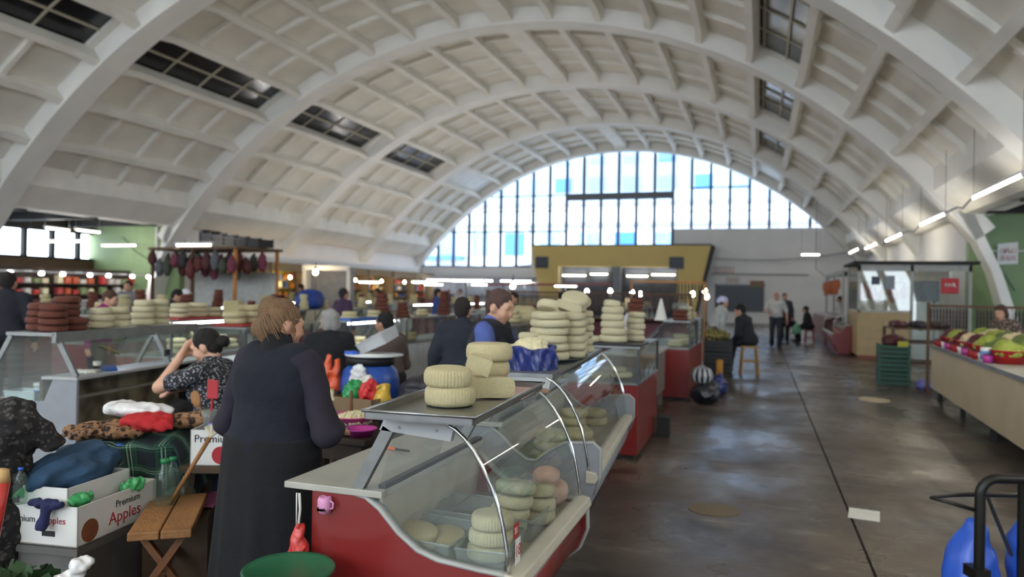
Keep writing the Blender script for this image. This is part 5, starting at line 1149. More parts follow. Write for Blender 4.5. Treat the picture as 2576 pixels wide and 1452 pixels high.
# cheeses and blue curd bag on case 2
c2 = lambda x, y: (-.87 + x * math.cos(R(4)) - y * math.sin(R(4)), 3.98 + x * math.sin(R(4)) + y * math.cos(R(4)))
p = c2(-.42, .26); bgc = thing('curd_bag', 'blue plastic bag of white curd on the grey curved case', 'bag', (p[0], p[1], 1.149)); mat('bag_blue', '#28336e', .3, var=.3, scale=12)
def bagfn(X, Y, Z):
    th = np.arctan2(Y, X); r = np.sqrt(X * X + Y * Y); ro = .155 + .012 * np.sin(5 * th + 18 * Z) + .008 * np.sin(11 * th - 30 * Z) + .006 * np.sin(17 * th + 50 * Z); top = .125 + .010 * np.sin(3 * th + 1) + .004 * np.sin(7 * th)
    return np.maximum(np.maximum(r - ro, -Z), np.maximum(Z - top, np.minimum(.012 - (r - ro + .024), 1)) if False else np.maximum(Z - top, -(np.maximum(r - ro + .014, .06 - Z))))
blob('bag', [('f', bagfn, (-.19, -.19, 0), (.19, .19, .165))], .006, 'bag_blue', bgc, smooth=1)
blob('curd', [('e', (0, 0, .10), (.125, .125, .05), None), ('e', (.02, .02, .145), (.085, .085, .03), None)], .009, 'curd', bgc, noise=(.01, 90, 3))
p = c2(-.36, .95); tag(M().lathe([(0, 0), (.26, 0), (.30, .02), (.295, .024), (0, .01)], 40).obj('round_tray', mat('tray_green', '#34453e', .4), loc=(p[0], p[1], 1.149)), 'dark green round tray under the big cheese heap', 'tray').scale = (.62, 1.25, 1)
g2 = 'white cheeses heaped on the grey curved case'
for i, (x, y, n, r, d) in enumerate(((-.36, .66, 6, .115, 'the front pile'), (-.27, .86, 6, .10, 'the right front pile'), (-.46, .90, 6, .10, 'the left rear pile'), (-.29, 1.08, 7, .10, 'the middle right pile'), (-.40, 1.28, 7, .10, 'the rear pile'), (-.27, 1.32, 6, .09, 'the far right pile'))):
    p = c2(x, y); stack(p[0], p[1], 1.172, n, r, .052, d + ' in the big heap', g2, 'weave', 'cheese_white', .01, .05)
for i, (x, y, z, st, rt, lb) in enumerate(((-.38, .70, 1.48, 'half', (R(20), R(10), 2.4), 'cut cheese half at the upper left of the big heap'), (-.30, .92, 1.485, 'half', (R(-12), R(18), .6), 'cut cheese half at the upper middle of the big heap'), (-.34, .95, 1.53, 'wedge', (R(-60), R(20), 1.0), 'cheese wedge standing at the very top of the big heap'), (-.28, 1.06, 1.535, 'weave', (R(24), R(14), 0), 'tilted cheese wheel at the upper right of the big heap'), (-.29, 1.30, 1.50, 'plain', (R(16), R(-8), 0), 'tilted cheese wheel at the rear of the big heap'))):
    p = c2(x, y); cheese((p[0], p[1], z), .095, .06, lb, g2, st, 'cheese_white', rt, 'cheese' if st not in ('half', 'wedge') else 'cheese_' + st)
p = c2(-.50, .62); stack(p[0], p[1], 1.15, 4, .075, .05, 'the small pile left of the big heap', 'small pile left of the heap', 'plain')
for i, (x, y, n) in enumerate(((-.3, .35, 3), (-.18, .75, 2), (-.3, 1.2, 3), (-.2, 1.6, 2))):
    p = c2(x, y); stack(p[0], p[1], .602, n, .10, .058, 'pile %s behind the grey case glass' % ('one, nearest,', 'two', 'three', 'four, farthest,')[i], 'cheeses inside the grey case', 'plain', 'cheese_cream')
p = c2(-.34, 1.8); tag(blob('glass_mug', [('e', (0, 0, .04), (.035, .035, .045), None)], .008, 'clear_film', loc=(p[0], p[1], 1.15)), 'clear glass mug at the far end of the grey case top', 'mug')
# ================================================================== BAGS, CRATES, PEOPLE IN THE AISLE
o = blob('rubbish_bag', [('e', (0, 0, .15), (.2, .19, .17), None), ('e', (.08, .05, .26), (.1, .1, .08), None)], .014, mat('bag_black', '#22242b', .3, var=.2), noise=(.018, 24, 5), loc=(-.74, 11.32, 0)); tag(o, 'black rubbish bag on the floor by the third aisle case', 'bag')
o = M().lathe([(0, 0), (.08, .0), (.15, .06), (.17, .14), (.13, .24), (.05, .27), (.035, .29), (0, .29)], 40, mod=lambda t, i: 1 + .03 * math.sin(7 * t)).obj('striped_bag', stripes('bag_stripes', '#1b1d24', '#b9bdc2', 12), smooth=True, loc=(-.80, 11.36, .27)); tag(o, 'black and white striped plastic bag on the rubbish bag', 'bag')
o = blob('blue_sack', [('e', (0, 0, .14), (.13, .13, .16), None), ('c', (0, 0, .28), (.02, 0, .36), .05, .02)], .013, 'bag_blue', noise=(.014, 30, 5), loc=(-.60, 12.35, 0)); tag(o, 'blue plastic sack standing beside the rubbish bag', 'bag')
o = M().box(-.06, .06, -.05, .05, 0, .42).obj('yellow_canister', mat('can_yellow', '#c98f2e', .5), loc=(-.68, 14.2, 0), bevel=.02); tag(o, 'tall yellow canister before the black crates', 'canister')
def crate(label, loc, rz, sx, sy, h, m, group=None):
    c = thing('crate', label, 'crate', loc, rz, group)
    M().box(-sx / 2 + .01, sx / 2 - .01, -sy / 2 + .01, sy / 2 - .01, 0, .012).obj('bottom', m, c)
    for sg in (-1, 1):
        for ax, a, b in (('x', sx, sy), ('y', sy, sx)):
            for q in range(3):
                z0 = .005 + q * h * .34
                if ax == 'x': M().box(sg * a / 2 - .008, sg * a / 2 + .008, -b / 2, b / 2, z0, z0 + h * .22).obj('slat', m, c)
                else: M().box(-b / 2, b / 2, sg * a / 2 - .008, sg * a / 2 + .008, z0, z0 + h * .22).obj('slat', m, c)
    for a in (-1, 1):
        for b in (-1, 1): M().box(a * sx / 2 - .02, a * sx / 2 + .02, b * sy / 2 - .02, b * sy / 2 + .02, 0, h).obj('corner', m, c)
    M().box(-sx / 2 + .02, sx / 2 - .02, -sy / 2 + .02, sy / 2 - .02, .012, h * .8).obj('liner', 'black_rubber', c)
    return c
mat('crate_black', '#1a1b20', .5); mat('crate_green', '#1f4a38', .5)
for i in range(3): crate('black plastic crate, %s of the stack beside the seated man' % ('bottom', 'middle', 'top')[i], (-.78, 15.55, i * .242), R(2), .52, .4, .24, 'crate_black')
speckle('produce_mix', '#2c2a26', '#b8a84e', 30, .55)
o = blob('produce_heap', [('e', (0, 0, .06), (.24, .2, .12), None), ('e', (-.1, .05, .14), (.12, .1, .08), None)], .016, 'produce_mix', noise=(.03, 30, 5), loc=(-.80, 15.55, .73)); o['kind'] = 'stuff'; tag(o, 'heap of mixed yellow and dark produce on the black crates', 'produce')
def cap(t, Hd, T, s, A, Hr, M_): mobj('headscarf', sdf_mesh('headscarf', [('e', Hd(0, -.02, .055), [x * s for x in (.1, .11, .075)], Hr), ('e', Hd(0, -.1, .02), [x * s for x in (.06, .05, .05)], Hr)], .014, .03, (.012, 40, 2)), mat('cap_lilac', '#9a96c4', .8, col2='#d0cde0', scale=12, mix=(.4, .6)), t)
person('woman with a lilac cap standing behind the black crates', (-.88, 16.5, 0), R(-60), 1.6, 1.15, lean=14, top='#a9aba6', bmat='#4a4a58', hair='#3a2f2a', res=.02, extra=cap)
person('man in a black jacket sitting on a wooden stool by the aisle', (-.18, 15.85, 0), R(62), 1.74, 1.15, seat=.6, lean=18, turn=10, nod=10, top='#17191f', bmat='#1a1c22', hair='#15130f', res=.016, female=False,
       legs={'L': ((-.1, .02, .70), (-.16, .46, .60), (-.18, .42, .16)), 'R': ((.1, .02, .70), (.15, .44, .58), (.15, .52, .10))})
st_ = thing('stool', 'tall wooden stool under the man in the black jacket', 'stool', (-.18, 15.85, 0), R(5)); mat('stool_wood', '#a8824e', .6, var=.15)
M().box(-.17, .17, -.17, .17, .565, .595).obj('seat', 'stool_wood', st_)
for a in (-1, 1):
    for b in (-1, 1): M().beam((a * .17, b * .17, 0), (a * .13, b * .13, .565), .035, .035).obj('leg', 'stool_wood', st_)
for b in (-1, 1): M().beam((-.15, b * .15, .28), (.15, b * .15, .28), .025, .03).obj('stretcher', 'stool_wood', st_); M().beam((b * .15, -.15, .2), (b * .15, .15, .2), .025, .03).obj('stretcher', 'stool_wood', st_)
person('man in a pale grey T-shirt and jeans walking down the aisle', (.50, 24.2, 0), R(176), 1.76, 1.12, sleeve=.42, top='#b4b6b6', bmat='#262c3a', hair='#3a3330', hairstyle='none', res=.02, female=False,
       legs={'L': ((-.09, 0, .93), (-.1, .14, .52), (-.1, .16, .09)), 'R': ((.09, 0, .93), (.11, .02, .5), (.12, -.16, .14))}, arms={'R': ((.28, .04, 1.12), (.18, .26, 1.08)), 'L': ((-.29, -.04, 1.1), (-.31, .04, .86))})
person('person with a red bag strap walking behind the grey T-shirt man', (.86, 28.2, 0), R(186), 1.74, 1.05, top='#3a3c46', bmat='#22242c', hair='#1c1816', res=.024, female=False)
tag(blob('green_bag', [('e', (0, 0, .1), (.15, .1, .16), None), ('c', (0, 0, .2), (0, 0, .4), .07, .02)], .02, mat('bag_mint', '#6fae90', .4), noise=(.016, 20, 3), loc=(1.26, 28.0, .35)), 'mint green carrier bag held by the person behind', 'bag')
# ================================================================== RIGHT SIDE
ct = thing('market_counter', 'long beige panelled counter with red bowls on the right', 'counter', (2.30, 6.2, 0), R(-2.6)); mat('panel_beige', '#c4b394', .6, var=.06, scale=2)
for i in range(4):
    M().box(0, .03, i * 1.78 + .004, (i + 1) * 1.78 - .004, .2, .85).obj('front_panel', 'panel_beige', ct)
M().box(-.03, 1.0, -.02, 7.14, .85, .885).obj('worktop', 'worktop', ct); M().box(-.036, -.028, -.02, 7.14, .845, .892).obj('edge_strip', 'steel', ct)
M().box(.9, .94, 0, 7.12, .2, .85).obj('rear_panel', 'panel_beige', ct)
for i in range(5):
    for x in (.1, .85): M().box(x - .03, x + .03, .2 + i * 1.68 - .03, .2 + i * 1.68 + .03, 0, .85).obj('leg', 'black_rubber', ct)
def cw(x, y, z=.886):
    c, s = math.cos(R(-2.6)), math.sin(R(-2.6)); return (2.30 + x * c - y * s, 6.2 + x * s + y * c, z)
mat('bowl_red', '#a81f24', .4, var=.08); mat('food_olive', '#8f9a3a', .5, var=.25, scale=40, bump=.8, bscale=60); mat('food_cream', '#c9b58e', .5, var=.2, scale=40, bump=.6, bscale=60); mat('food_maroon', '#4a1a1c', .5, var=.3, scale=40, bump=.6, bscale=60); mat('food_green', '#5c6a32', .5, var=.3, scale=40, bump=.6, bscale=60); mat('food_lime', '#7fb23e', .5, var=.2)
bm_big = M().lathe([(0, 0), (.14, 0), (.19, .14), (.2, .15), (.196, .156), (.182, .14), (.135, .01), (0, .01)], 28).mesh('bowl', True)
bm_sm = M().lathe([(0, 0), (.05, 0), (.062, .09), (.058, .09), (.047, .005), (0, .005)], 20).mesh('bowl', True)
heap_me = [sdf_mesh('heap', [('e', (0, 0, .13), (.17, .17, .09), None), ('e', (.03, .02, .2), (.1, .1, .06), None)], .02, .05, (.02, 40, q)) for q in range(2)]
heap_c = {}
def red_bowl(x, y, food, label, z=.886, sc=1.0):
    b = thing('red_bowl', label, 'bowl', cw(x, y, z), rnd.random() * 6, 'red bowls of pickles on the right counter'); o = mobj('bowl', bm_big, 'bowl_red', b)
    k = (food, rnd.randint(0, 1))
    if k not in heap_c: heap_c[k] = heap_me[k[1]].copy(); heap_c[k].materials.append(MATS[food])
    mobj('food_heap', heap_c[k], food, b); b.scale = (sc,) * 3
names = {'food_olive': 'olive yellow pickles', 'food_cream': 'pale pickled cabbage', 'food_maroon': 'dark maroon preserve', 'food_green': 'green pickled leaves', 'food_lime': 'bright green pickles'}
pl = ['far end of the counter', 'second from the far end', 'third from the far end', 'fourth from the far end', 'fifth from the far end', 'sixth from the far end', 'seventh from the far end', 'eighth from the far end']
for row, (x, foods) in enumerate(((.26, ['food_maroon', 'food_olive', 'food_maroon', 'food_cream', 'food_maroon', 'food_olive', 'food_green', 'food_olive']), (.66, ['food_olive', 'food_cream', 'food_olive', 'food_green', 'food_cream', 'food_green', 'food_lime', 'food_green']))):
    for j, fd in enumerate(foods):
        red_bowl(x, 6.85 - j * .46, fd, 'red bowl of %s, %s, %s row' % (names[fd], pl[j], ('front', 'back')[row]), .886 if row == 0 else .888, 1.0 if row == 0 else 1.1)
sm_c = {}
for j in range(12):
    p = cw(.055 if j % 2 else .07, 6.95 - j * .3); c_ = ('bowl_red', 'bowl_red', 'white_plastic', 'magenta_plastic')[j % 4]
    b = thing('sauce_cup', '%s sauce cup, %s along the counter front edge' % ({'bowl_red': 'small red', 'white_plastic': 'small white', 'magenta_plastic': 'small magenta'}[c_], ['far end', 'second', 'third', 'fourth', 'fifth', 'sixth', 'seventh', 'eighth', 'ninth', 'tenth', 'eleventh', 'twelfth'][j] + (' from far end' if j else '')), 'cup', p, 0, 'sauce cups on the counter edge')
    me = sm_c.setdefault(c_, bm_sm.copy()); mobj('cup', me, c_, b); M().lathe([(0, .08), (.055, .08), (.05, .1), (0, .105)], 16).obj('filling', 'food_maroon', b, True)
p = cw(.06, 3.75); jr = thing('label_jar', 'white jar with a blue label at the counter front edge', 'jar', p); M().lathe([(0, 0), (.06, 0), (.065, .15), (.06, .17), (0, .17)], 24).obj('body', 'white_plastic', jr, True); M().lathe([(.0645, .04), (.0665, .04), (.0675, .13), (.0655, .13)], 24).obj('label_band', mat('label_blue', '#6f8fc0', .5), jr, True)
rk = thing('strand_rack', 'wooden rack with hanging dried strands behind the right counter', 'rack', (0, 0, 0)); a_, b_ = Vector((2.78, 14.4, 0)), Vector((4.3, 13.55, 0)); mat('rack_wood', '#5c4028', .7, var=.2)
M().beam((a_.x, a_.y, 1.5), (b_.x, b_.y, 1.5), .04, .04).obj('rail', 'rack_wood', rk)
for q in (a_, b_): M().beam((q.x, q.y, 0), (q.x, q.y, 1.56), .045, .045).obj('post', 'rack_wood', rk); M().beam((q.x - .02, q.y - .25, .03), (q.x + .02, q.y + .25, .03), .05, .05).obj('foot', 'rack_wood', rk)
str_me = []
for q, c_ in enumerate(('#3a2420', '#4a2e22', '#2c2422')):
    m = M(); n = 9; m.tube([(0, 0, -.36 * i / n) for i in range(n + 1)], [.006] + [.016 + .004 * (i % 2) for i in range(n - 1)] + [.006], 7); me = m.mesh('strand', True); me.materials.append(mat('strand%d' % q, c_, .5, var=.25, scale=40)); str_me.append(me)
def strand(x, y, z, label, group, k, sc=1.0):
    o = bpy.data.objects.new('dried_strand', str_me[k]); COL.objects.link(o); o.location = (x, y, z); o.rotation_euler = (0, 0, rnd.random() * 6); o.scale = (1, 1, sc); tag(o, label, 'dried strand', group)
for i in range(34):
    t = (i + .7) / 35
    if .34 < t < .42 or .62 < t < .70: continue
    strand(a_.x + (b_.x - a_.x) * t, a_.y + (b_.y - a_.y) * t - .03, 1.475, 'dark dried nut strand hanging on the rack behind the right counter', 'nut strands on the right rack', i % 3)
tag(blob('white_cloth', [('c', (0, 0, 0), (.02, 0, -.34), .05, .02)], .015, 'bag_white', noise=(.012, 40, 3), loc=(3.80, 13.75, 1.42)), 'white cloth hanging among the strands on the right rack', 'cloth')
for i in range(3): crate('dark green crate, %s of the stack beyond the right counter' % ('bottom', 'middle', 'top')[i], (2.42, 15.55, i * .252), R(-3), .5, .42, .25, 'crate_green')
tag(blob('purple_heap', [('e', (0, 0, .05), (.2, .16, .11), None)], .02, 'food_maroon', noise=(.02, 30, 5), loc=(2.42, 15.55, .77)), 'dark purple produce heap on the green crates', 'produce')
tag(M().box(-.09, .09, -.004, .004, 0, .1).obj('price_card', mat('card_yellow', '#b8b23e', .7), loc=(2.55, 15.32, .72)), 'yellow card on the front of the green crates', 'card')
sh_ = thing('shelf_table', 'low shelf table with dark wares behind the green crates', 'table', (2.75, 16.4, 0)); mat('frame_brown', '#5f4a36', .7)
for z in (.35, .75, 1.02): M().box(-.3, .9, -.5, .6, z, z + .03).obj('shelf', 'frame_brown', sh_)
for x in (-.28, .88):
    for y in (-.48, .58): M().box(x - .03, x + .03, y - .03, y + .03, 0, 1.02).obj('post', 'frame_brown', sh_)
for i in range(6): tag(blob('ware_heap', [('e', (0, 0, .05), (.14, .12, .08), None)], .02, ('food_maroon', 'bag_dark', 'bag_black')[i % 3], noise=(.02, 30, i), loc=(2.62 + (i % 3) * .36, 16.1 + (i // 3) * .45, 1.05)), 'dark heap of wares on the shelf table, %s, %s row' % (('left', 'middle', 'right')[i % 3], ('front', 'back')[i // 3]), 'wares')
tag(blob('lilac_bag', [('e', (0, 0, .08), (.12, .12, .1), None), ('e', (.08, -.02, .06), (.08, .08, .07), None)], .015, mat('bag_lilac', '#6a68a8', .4, var=.2), noise=(.012, 30, 5), loc=(2.78, 14.75, 0)), 'lilac bag on the floor at the far end of the right counter', 'bag')
speckle('pattern_brown', '#4a3c36', '#8d7a6c', 26, .55)
p = (3.66, 13.15, 0); person('woman in a patterned brown blouse behind the right counter', p, R(120), 1.56, 1.2, lean=16, turn=20, nod=10, top='pattern_brown', bmat='#2a2626', hair='#4a3428', hairstyle='bob', skin='skin_light', res=.016)
o = blob('red_jacket', [('e', (0, 0, 0), (.06, .16, .3), None), ('c', (0, -.12, .2), (.02, -.2, -.1), .05, .04)], .016, mat('jacket_red', '#a32a38', .8), noise=(.014, 20, 3), loc=(4.45, 12.6, 1.3)); tag(o, 'red jacket hanging at the right frame edge', 'jacket')
tag(M().tube([(4.52, 12.6, 0), (4.52, 12.6, 1.62)], .025, 8).obj('coat_post', 'rack_wood'), 'thin wooden post carrying the red jacket', 'post')
# booth
bo = thing('butcher_booth', 'glazed butcher booth with beige lower panels on the right', 'booth', (2.48, 21.5, 0)); mat('booth_frame', '#a3a49c', .5); mat('booth_beige', '#a8926a', .6, var=.08)
M().box(0, 1.27, 0, .05, .1, 1.25).obj('lower_panel', 'booth_beige', bo); M().box(0, .05, .05, 2.4, .1, 1.25).obj('side_panel', 'booth_beige', bo); M().box(0, 1.27, -.01, .05, 0, .1).obj('skirting', mat('skirt_red', '#7a4436', .7), bo)
for x in (0, 1.25, 2.58): M().box(x, x + .07, 0, .07, 0 if x else 1.25, 2.5).obj('post', 'booth_frame', bo)
M().box(0, .07, 2.35, 2.42, 0, 2.5).obj('post', 'booth_frame', bo)
M().box(0, 2.65, 0, .07, 2.34, 2.52).obj('head_beam', 'booth_frame', bo); M().box(0, 1.3, 0, .07, 1.25, 1.31).obj('sill', 'booth_frame', bo)
M().box(.07, 1.25, .02, .03, 1.31, 2.34).obj('window_pane', 'case_glass', bo); M().box(1.32, 2.58, .02, .03, .1, 2.34).obj('window_pane', 'case_glass', bo); M().box(.02, .03, .07, 2.35, 1.31, 2.34).obj('window_pane', 'case_glass', bo)
M().box(-.12, 2.8, -.12, 2.45, 2.52, 2.6).obj('roof', 'dark_roof', bo)
M().box(.05, 2.65, 2.38, 2.42, 0, 2.5).obj('back_wall', mat('booth_white', '#cfc8ba', .6), bo); M().box(.5, 2.2, 1.2, 1.25, 2.44, 2.48).obj('lamp', emis('tube_warm', '#ffe9c4', 5), bo)
M().box(.3, 1.2, .9, 2.2, 0, .9).obj('inner_counter', 'white_plastic', bo)
mat('meat_red', '#a8584a', .5, var=.3, scale=10, bump=.4, bscale=40); mat('meat_orange', '#b8602e', .5, var=.2, scale=10)
mt_me = [sdf_mesh('meat', [('c', (0, 0, 0), (0, 0, -.16), .02, .07), ('e', (.01, 0, -.28), (.1 + .02 * q, .07, .16), None)], .018, .04, (.012, 25, q)) for q in range(2)]
for me in mt_me: me.materials.append(MATS['meat_red'])
for i in range(9):
    o = bpy.data.objects.new('hanging_meat', mt_me[i % 2]); COL.objects.link(o); o.location = (2.70 + (i % 5) * .24, 21.95 + (i // 5) * .5, 2.02 - .08 * (i % 2)); o.rotation_euler = (0, 0, i); tag(o, 'cut of meat, %s in the %s row inside the butcher booth' % (('leftmost', 'second', 'third', 'fourth', 'rightmost')[i % 5] if i < 5 else ('leftmost', 'second', 'third', 'rightmost')[i % 5], 'front' if i < 5 else 'back'), 'meat')
for j in range(2): tag(M().tube([(2.6, 21.95 + j * .5, 2.05), (3.78, 21.95 + j * .5, 2.05)], .012, 6).obj('meat_rail', 'steel', None), 'steel rail carrying the %s row of meat in the booth' % ('front', 'back')[j], 'rail')
for i, (x, w, h, m_) in enumerate(((.33, .2, .22, 'sign_blue'), (.62, .26, .36, 'post_grey'))):
    o = M().box(0, w, -.01, .0, 0, h).obj('notice', m_, loc=(2.48 + x, 21.51, 1.98 - .12 * i)); tag(o, ('small dark framed notice', 'grey striped notice sheet')[i] + ' on the booth window', 'notice')
rs = thing('red_sign', 'red rounded sign with white script on the booth glass', 'sign', (4.62, 21.44, 1.97)); M().box(-.2, .2, -.015, .015, -.2, .2).obj('board', mat('logo_red', '#b02a30', .5), rs, bevel=.04)
for k, x in enumerate((-.12, -.04, .04)): M().tube([(x, -.02, -.02), (x + .015, -.02, .05), (x + .035, -.02, .06), (x + .04, -.02, -.02)], .012, 5).obj('script', 'paper_white', rs, True)
M().tube([(.08, -.02, .08), (.12, -.02, -.04)], .014, 5).obj('script', 'paper_white', rs, True)
fz = thing('fridge', 'grey and white upright unit behind the booth glass', 'fridge', (4.18, 22.0, 0)); M().box(-.3, .32, 0, .5, 0, 1.55).obj('door', 'white_plastic', fz, bevel=.02); M().box(-.3, .32, 0, .5, 1.56, 2.1).obj('upper_unit', 'post_grey', fz, bevel=.02)
fn_ = thing('table_fan', 'small fan in front of the white unit in the booth', 'fan', (4.32, 21.7, 0)); M().tube([(0, 0, 0), (0, 0, 1.42)], .015, 8).obj('stand', 'grey_steel', fn_); M().lathe([(0, 0), (.14, 0), (.14, .02), (0, .02)], 16).obj('foot', 'grey_steel', fn_)
for r_ in (.06, .1, .14): M().tube([(r_ * math.cos(a), -.03, 1.45 + r_ * math.sin(a)) for a in [6.2832 * i / 20 for i in range(21)]], .004, 4).obj('guard_ring', 'grey_steel', fn_)
for k in range(4): q = M().prism([(-.012, 0), (.03, .11), (-.03, .11)], 'y', -.004, .004).obj('blade', 'grey_steel', fn_, loc=(0, 0, 1.45)); q.rotation_euler = (0, k * R(90), 0)
rcase = curved_case('red curved glass meat case along the right booths', (1.98, 25.95, 0), R(180), 3.3, 'case_red', 'case_red'); rcase.scale = (.6, 1, 1)
for i in range(7): tag(blob('meat_tray', [('e', (0, 0, .04), (.14, .14, .06), None)], .02, 'meat_red', noise=(.015, 30, i), loc=(2.22, 22.95 + .45 * i, .605)), 'pink meat portion, %s in the red meat case' % (ORD[i].replace('topmost', 'nearest') + (' from near end' if i else ' one')), 'meat')
bo2 = thing('sausage_booth', 'open sausage booth with warm lamps behind the glazed booth', 'booth', (2.6, 26.6, 0))
for y in (0, 3.2, 6.4): M().box(0, .07, y, y + .07, 0, 2.45).obj('post', 'booth_frame', bo2)
M().box(0, .07, 0, 6.47, 2.4, 2.5).obj('head_beam', 'booth_frame', bo2); M().box(0, 2.8, 0, 6.47, 2.5, 2.56).obj('roof', 'booth_frame', bo2); M().box(2.72, 2.8, 0, 6.47, 0, 2.5).obj('back_wall', 'booth_white', bo2); M().box(-.5, -.05, .3, 6.2, 0, 1.0).obj('counter', 'case_red', bo2, bevel=.03)
M().tube([(-.1, 0, 2.25), (-.1, 6.4, 2.25)], .015, 6).obj('hanging_rail', 'steel', bo2)
sg_me = M().tube([(0, 0, 0), (.03, 0, -.18), (.02, 0, -.42), (-.01, 0, -.5)], [.012, .035, .035, .012], 8).mesh('sausage', True); sg_me.materials.append(MATS['meat_orange'])
for i in range(26):
    o = bpy.data.objects.new('sausage', sg_me); COL.objects.link(o); o.location = (2.5, 26.8 + i * .235, 2.24); o.rotation_euler = (0, 0, i * 2.1); o.scale = (1, 1, .7 + .5 * ((i * 7) % 5) / 5); tag(o, 'orange smoked sausage hanging on the sausage booth rail', 'sausage', 'sausages on the booth rail')
person('seated person in dark clothes beside the sausage booth', (1.72, 28.4, 0), R(70), 1.7, 1.15, seat=.46, lean=12, top='#2c2e30', bmat='#1c1c22', hair='#2a2622', res=.024); wood_stool('red stool under the person beside the sausage booth', (1.72, 28.4, 0), 0, .32, .32, .455, 'chair_red')
person('seated person in a purple top farther along the sausage booth', (1.25, 31.2, 0), R(100), 1.65, 1.1, seat=.46, lean=14, top='#4a3a5c', bmat='#23232c', hair='#b08a6a', hairstyle='bob', res=.026); wood_stool('grey stool under the person in the purple top', (1.25, 31.2, 0), 0, .32, .32, .455, 'crate_grey')
person('standing vendor in white behind the sausage counter', (2.9, 30.4, 0), R(80), 1.68, 1.15, top='#d8d4cc', bmat='#2c2c34', hair='#3a2a20', res=.026)
# trolley in the right foreground
tl = thing('hand_trolley', 'black tubular hand trolley in the right foreground', 'trolley', (.58, 2.32, 0), R(18)); mat('trolley_black', '#15140f', .4, metal=.4, var=.2)
def bend(x0, x1, z0, z1, r, y=0):
    pts = [(x0, y, z0)]
    for i in range(9): a = math.pi - math.pi / 2 * i / 8; pts.append((x0 + r + r * math.cos(a), y, z1 - r + r * math.sin(a)))
    for i in range(9): a = math.pi / 2 - math.pi / 2 * i / 8; pts.append((x1 - r + r * math.cos(a), y, z1 - r + r * math.sin(a)))
    return pts + [(x1, y, z0)]
M().tube(bend(0, .46, .12, 1.115, .045), .0135, 12).obj('handle_frame', 'trolley_black', tl, True)
M().box(.105, .127, -.006, .006, .12, 1.105).obj('flat_bar', 'trolley_black', tl); M().box(.333, .355, -.006, .006, .12, 1.105).obj('flat_bar', 'trolley_black', tl)
M().tube([(0, 0, 1.025), (-.115, .03, 1.052), (.0, .06, 1.055), (.5, .06, 1.055)], .0065, 8).obj('side_rod', 'trolley_black', tl, True)
M().beam((.04, .03, 1.055), (.10, .02, .90), .014, .006).obj('brace', 'trolley_black', tl)
M().box(-.02, .02, -.02, .04, .84, .87).obj('bracket', 'trolley_black', tl); M().beam((-.02, .0, .30), (.48, 0, .30), .03, .03).obj('cross_bar', 'trolley_black', tl)
M().box(-.02, .48, -.02, .34, .09, .105).obj('load_plate', 'trolley_black', tl)
for x in (-.05, .51): M().tube([(x - .025, -.06, .09), (x + .025, -.06, .09)], .09, 20).obj('wheel', 'tyre', tl, True)
mat('bag_bright', '#2450b4', .35, var=.2, scale=9)
for i, (x, z) in enumerate(((.075, .0), (.25, .01), (.41, -.01))):
    p = Vector((.58, 2.32, 0)) + Matrix.Rotation(R(18), 3, 'Z') @ Vector((x, .16, 0))
    o = blob('blue_bag', [('e', (0, 0, .45), (.075, .08, .34), None), ('c', (0, 0, .7), (.01, 0, .83), .06, .02)], .01, 'bag_bright', noise=(.016, 26, i + 3), loc=(p.x, p.y, z + .105), rz=i); tag(o, 'bright blue plastic bag on the trolley, %s of three' % ('left', 'middle', 'right')[i], 'bag')
o = M().box(-.105, .105, -.14, .14, 0, .004).obj('paper_scrap', 'paper_white', loc=(.76, 6.02, 0), rz=R(-8)); tag(o, 'white paper scrap lying on the floor in the aisle', 'paper')
o = M().lathe([(0, 0), (.3, 0), (.3, .006), (0, .006)], 32).obj('cardboard_sheet', 'panel_beige', loc=(1.75, 12.9, 0)); o.scale = (.75, 1, 1); tag(o, 'pale flattened cardboard sheet on the floor beside the right counter', 'cardboard')

for i, (x, y, sx, sy) in enumerate(((-.30, 5.72, .19, .17),)):
    o = M().lathe([(0, 0), (1, 0), (1, .003), (0, .003)], 32).obj('repair_patch', mat('patch_ochre', '#6b5c44', .6, var=.3, scale=14), fl, loc=(x, y, 0)); o.scale = (sx, sy, 1)
# ================================================================== LAMPS
mat('batten_white', '#d8d8d4', .5)
T_ON = emis('tube_on', '#fff4dc', 22); BULB = emis('bulb_on', '#ffd9a0', 40); BULBW = emis('bulb_white', '#f4f6ff', 40)
def vz(x): return zi(max(-13.9, min(13.9, x - XC))) + .5
def batten(label, p, L, ax, power=0, group=None, drop=.25):
    t = thing('tube_light', label, 'lamp', p, 0 if ax == 'y' else R(90), group)
    M().box(-.04, .04, -L / 2, L / 2, .03, .08).obj('housing', 'batten_white', t); M().tube([(0, -L / 2 + .03, 0), (0, L / 2 - .03, 0)], .022, 8).obj('tube', T_ON, t, True)
    for y in (-L / 2 + .04, L / 2 - .04): M().box(-.03, .03, y - .02, y + .02, -.025, .03).obj('socket', 'batten_white', t); M().tube([(0, y, .08), (0, y, .08 + drop)], .006, 4).obj('hanger', 'grey_steel', t)
    if power:
        d = bpy.data.lights.new('tube_glow', 'AREA'); d.shape = 'RECTANGLE'; d.size = .12; d.size_y = L; d.energy = power * .22; d.color = (1.0, .97, .93); d.spread = math.pi
        o = bpy.data.objects.new('tube_glow', d); COL.objects.link(o); o.parent = t; o.location = (0, 0, -.06)
        d2 = d.copy(); d2.energy = power * .78; o = bpy.data.objects.new('tube_glow', d2); COL.objects.link(o); o.parent = t; o.location = (0, 0, .12); o.rotation_euler = (math.pi, 0, 0)
    return t
PW = 160
rt = [(4.3, 16.46, 3.79, 3.2), (4.3, 21.97, 3.72, 3.0), (4.3, 27.85, 3.70, 3.2), (4.3, 33.2, 3.76, 3.3), (4.3, 39.0, 3.90, 3.5)]
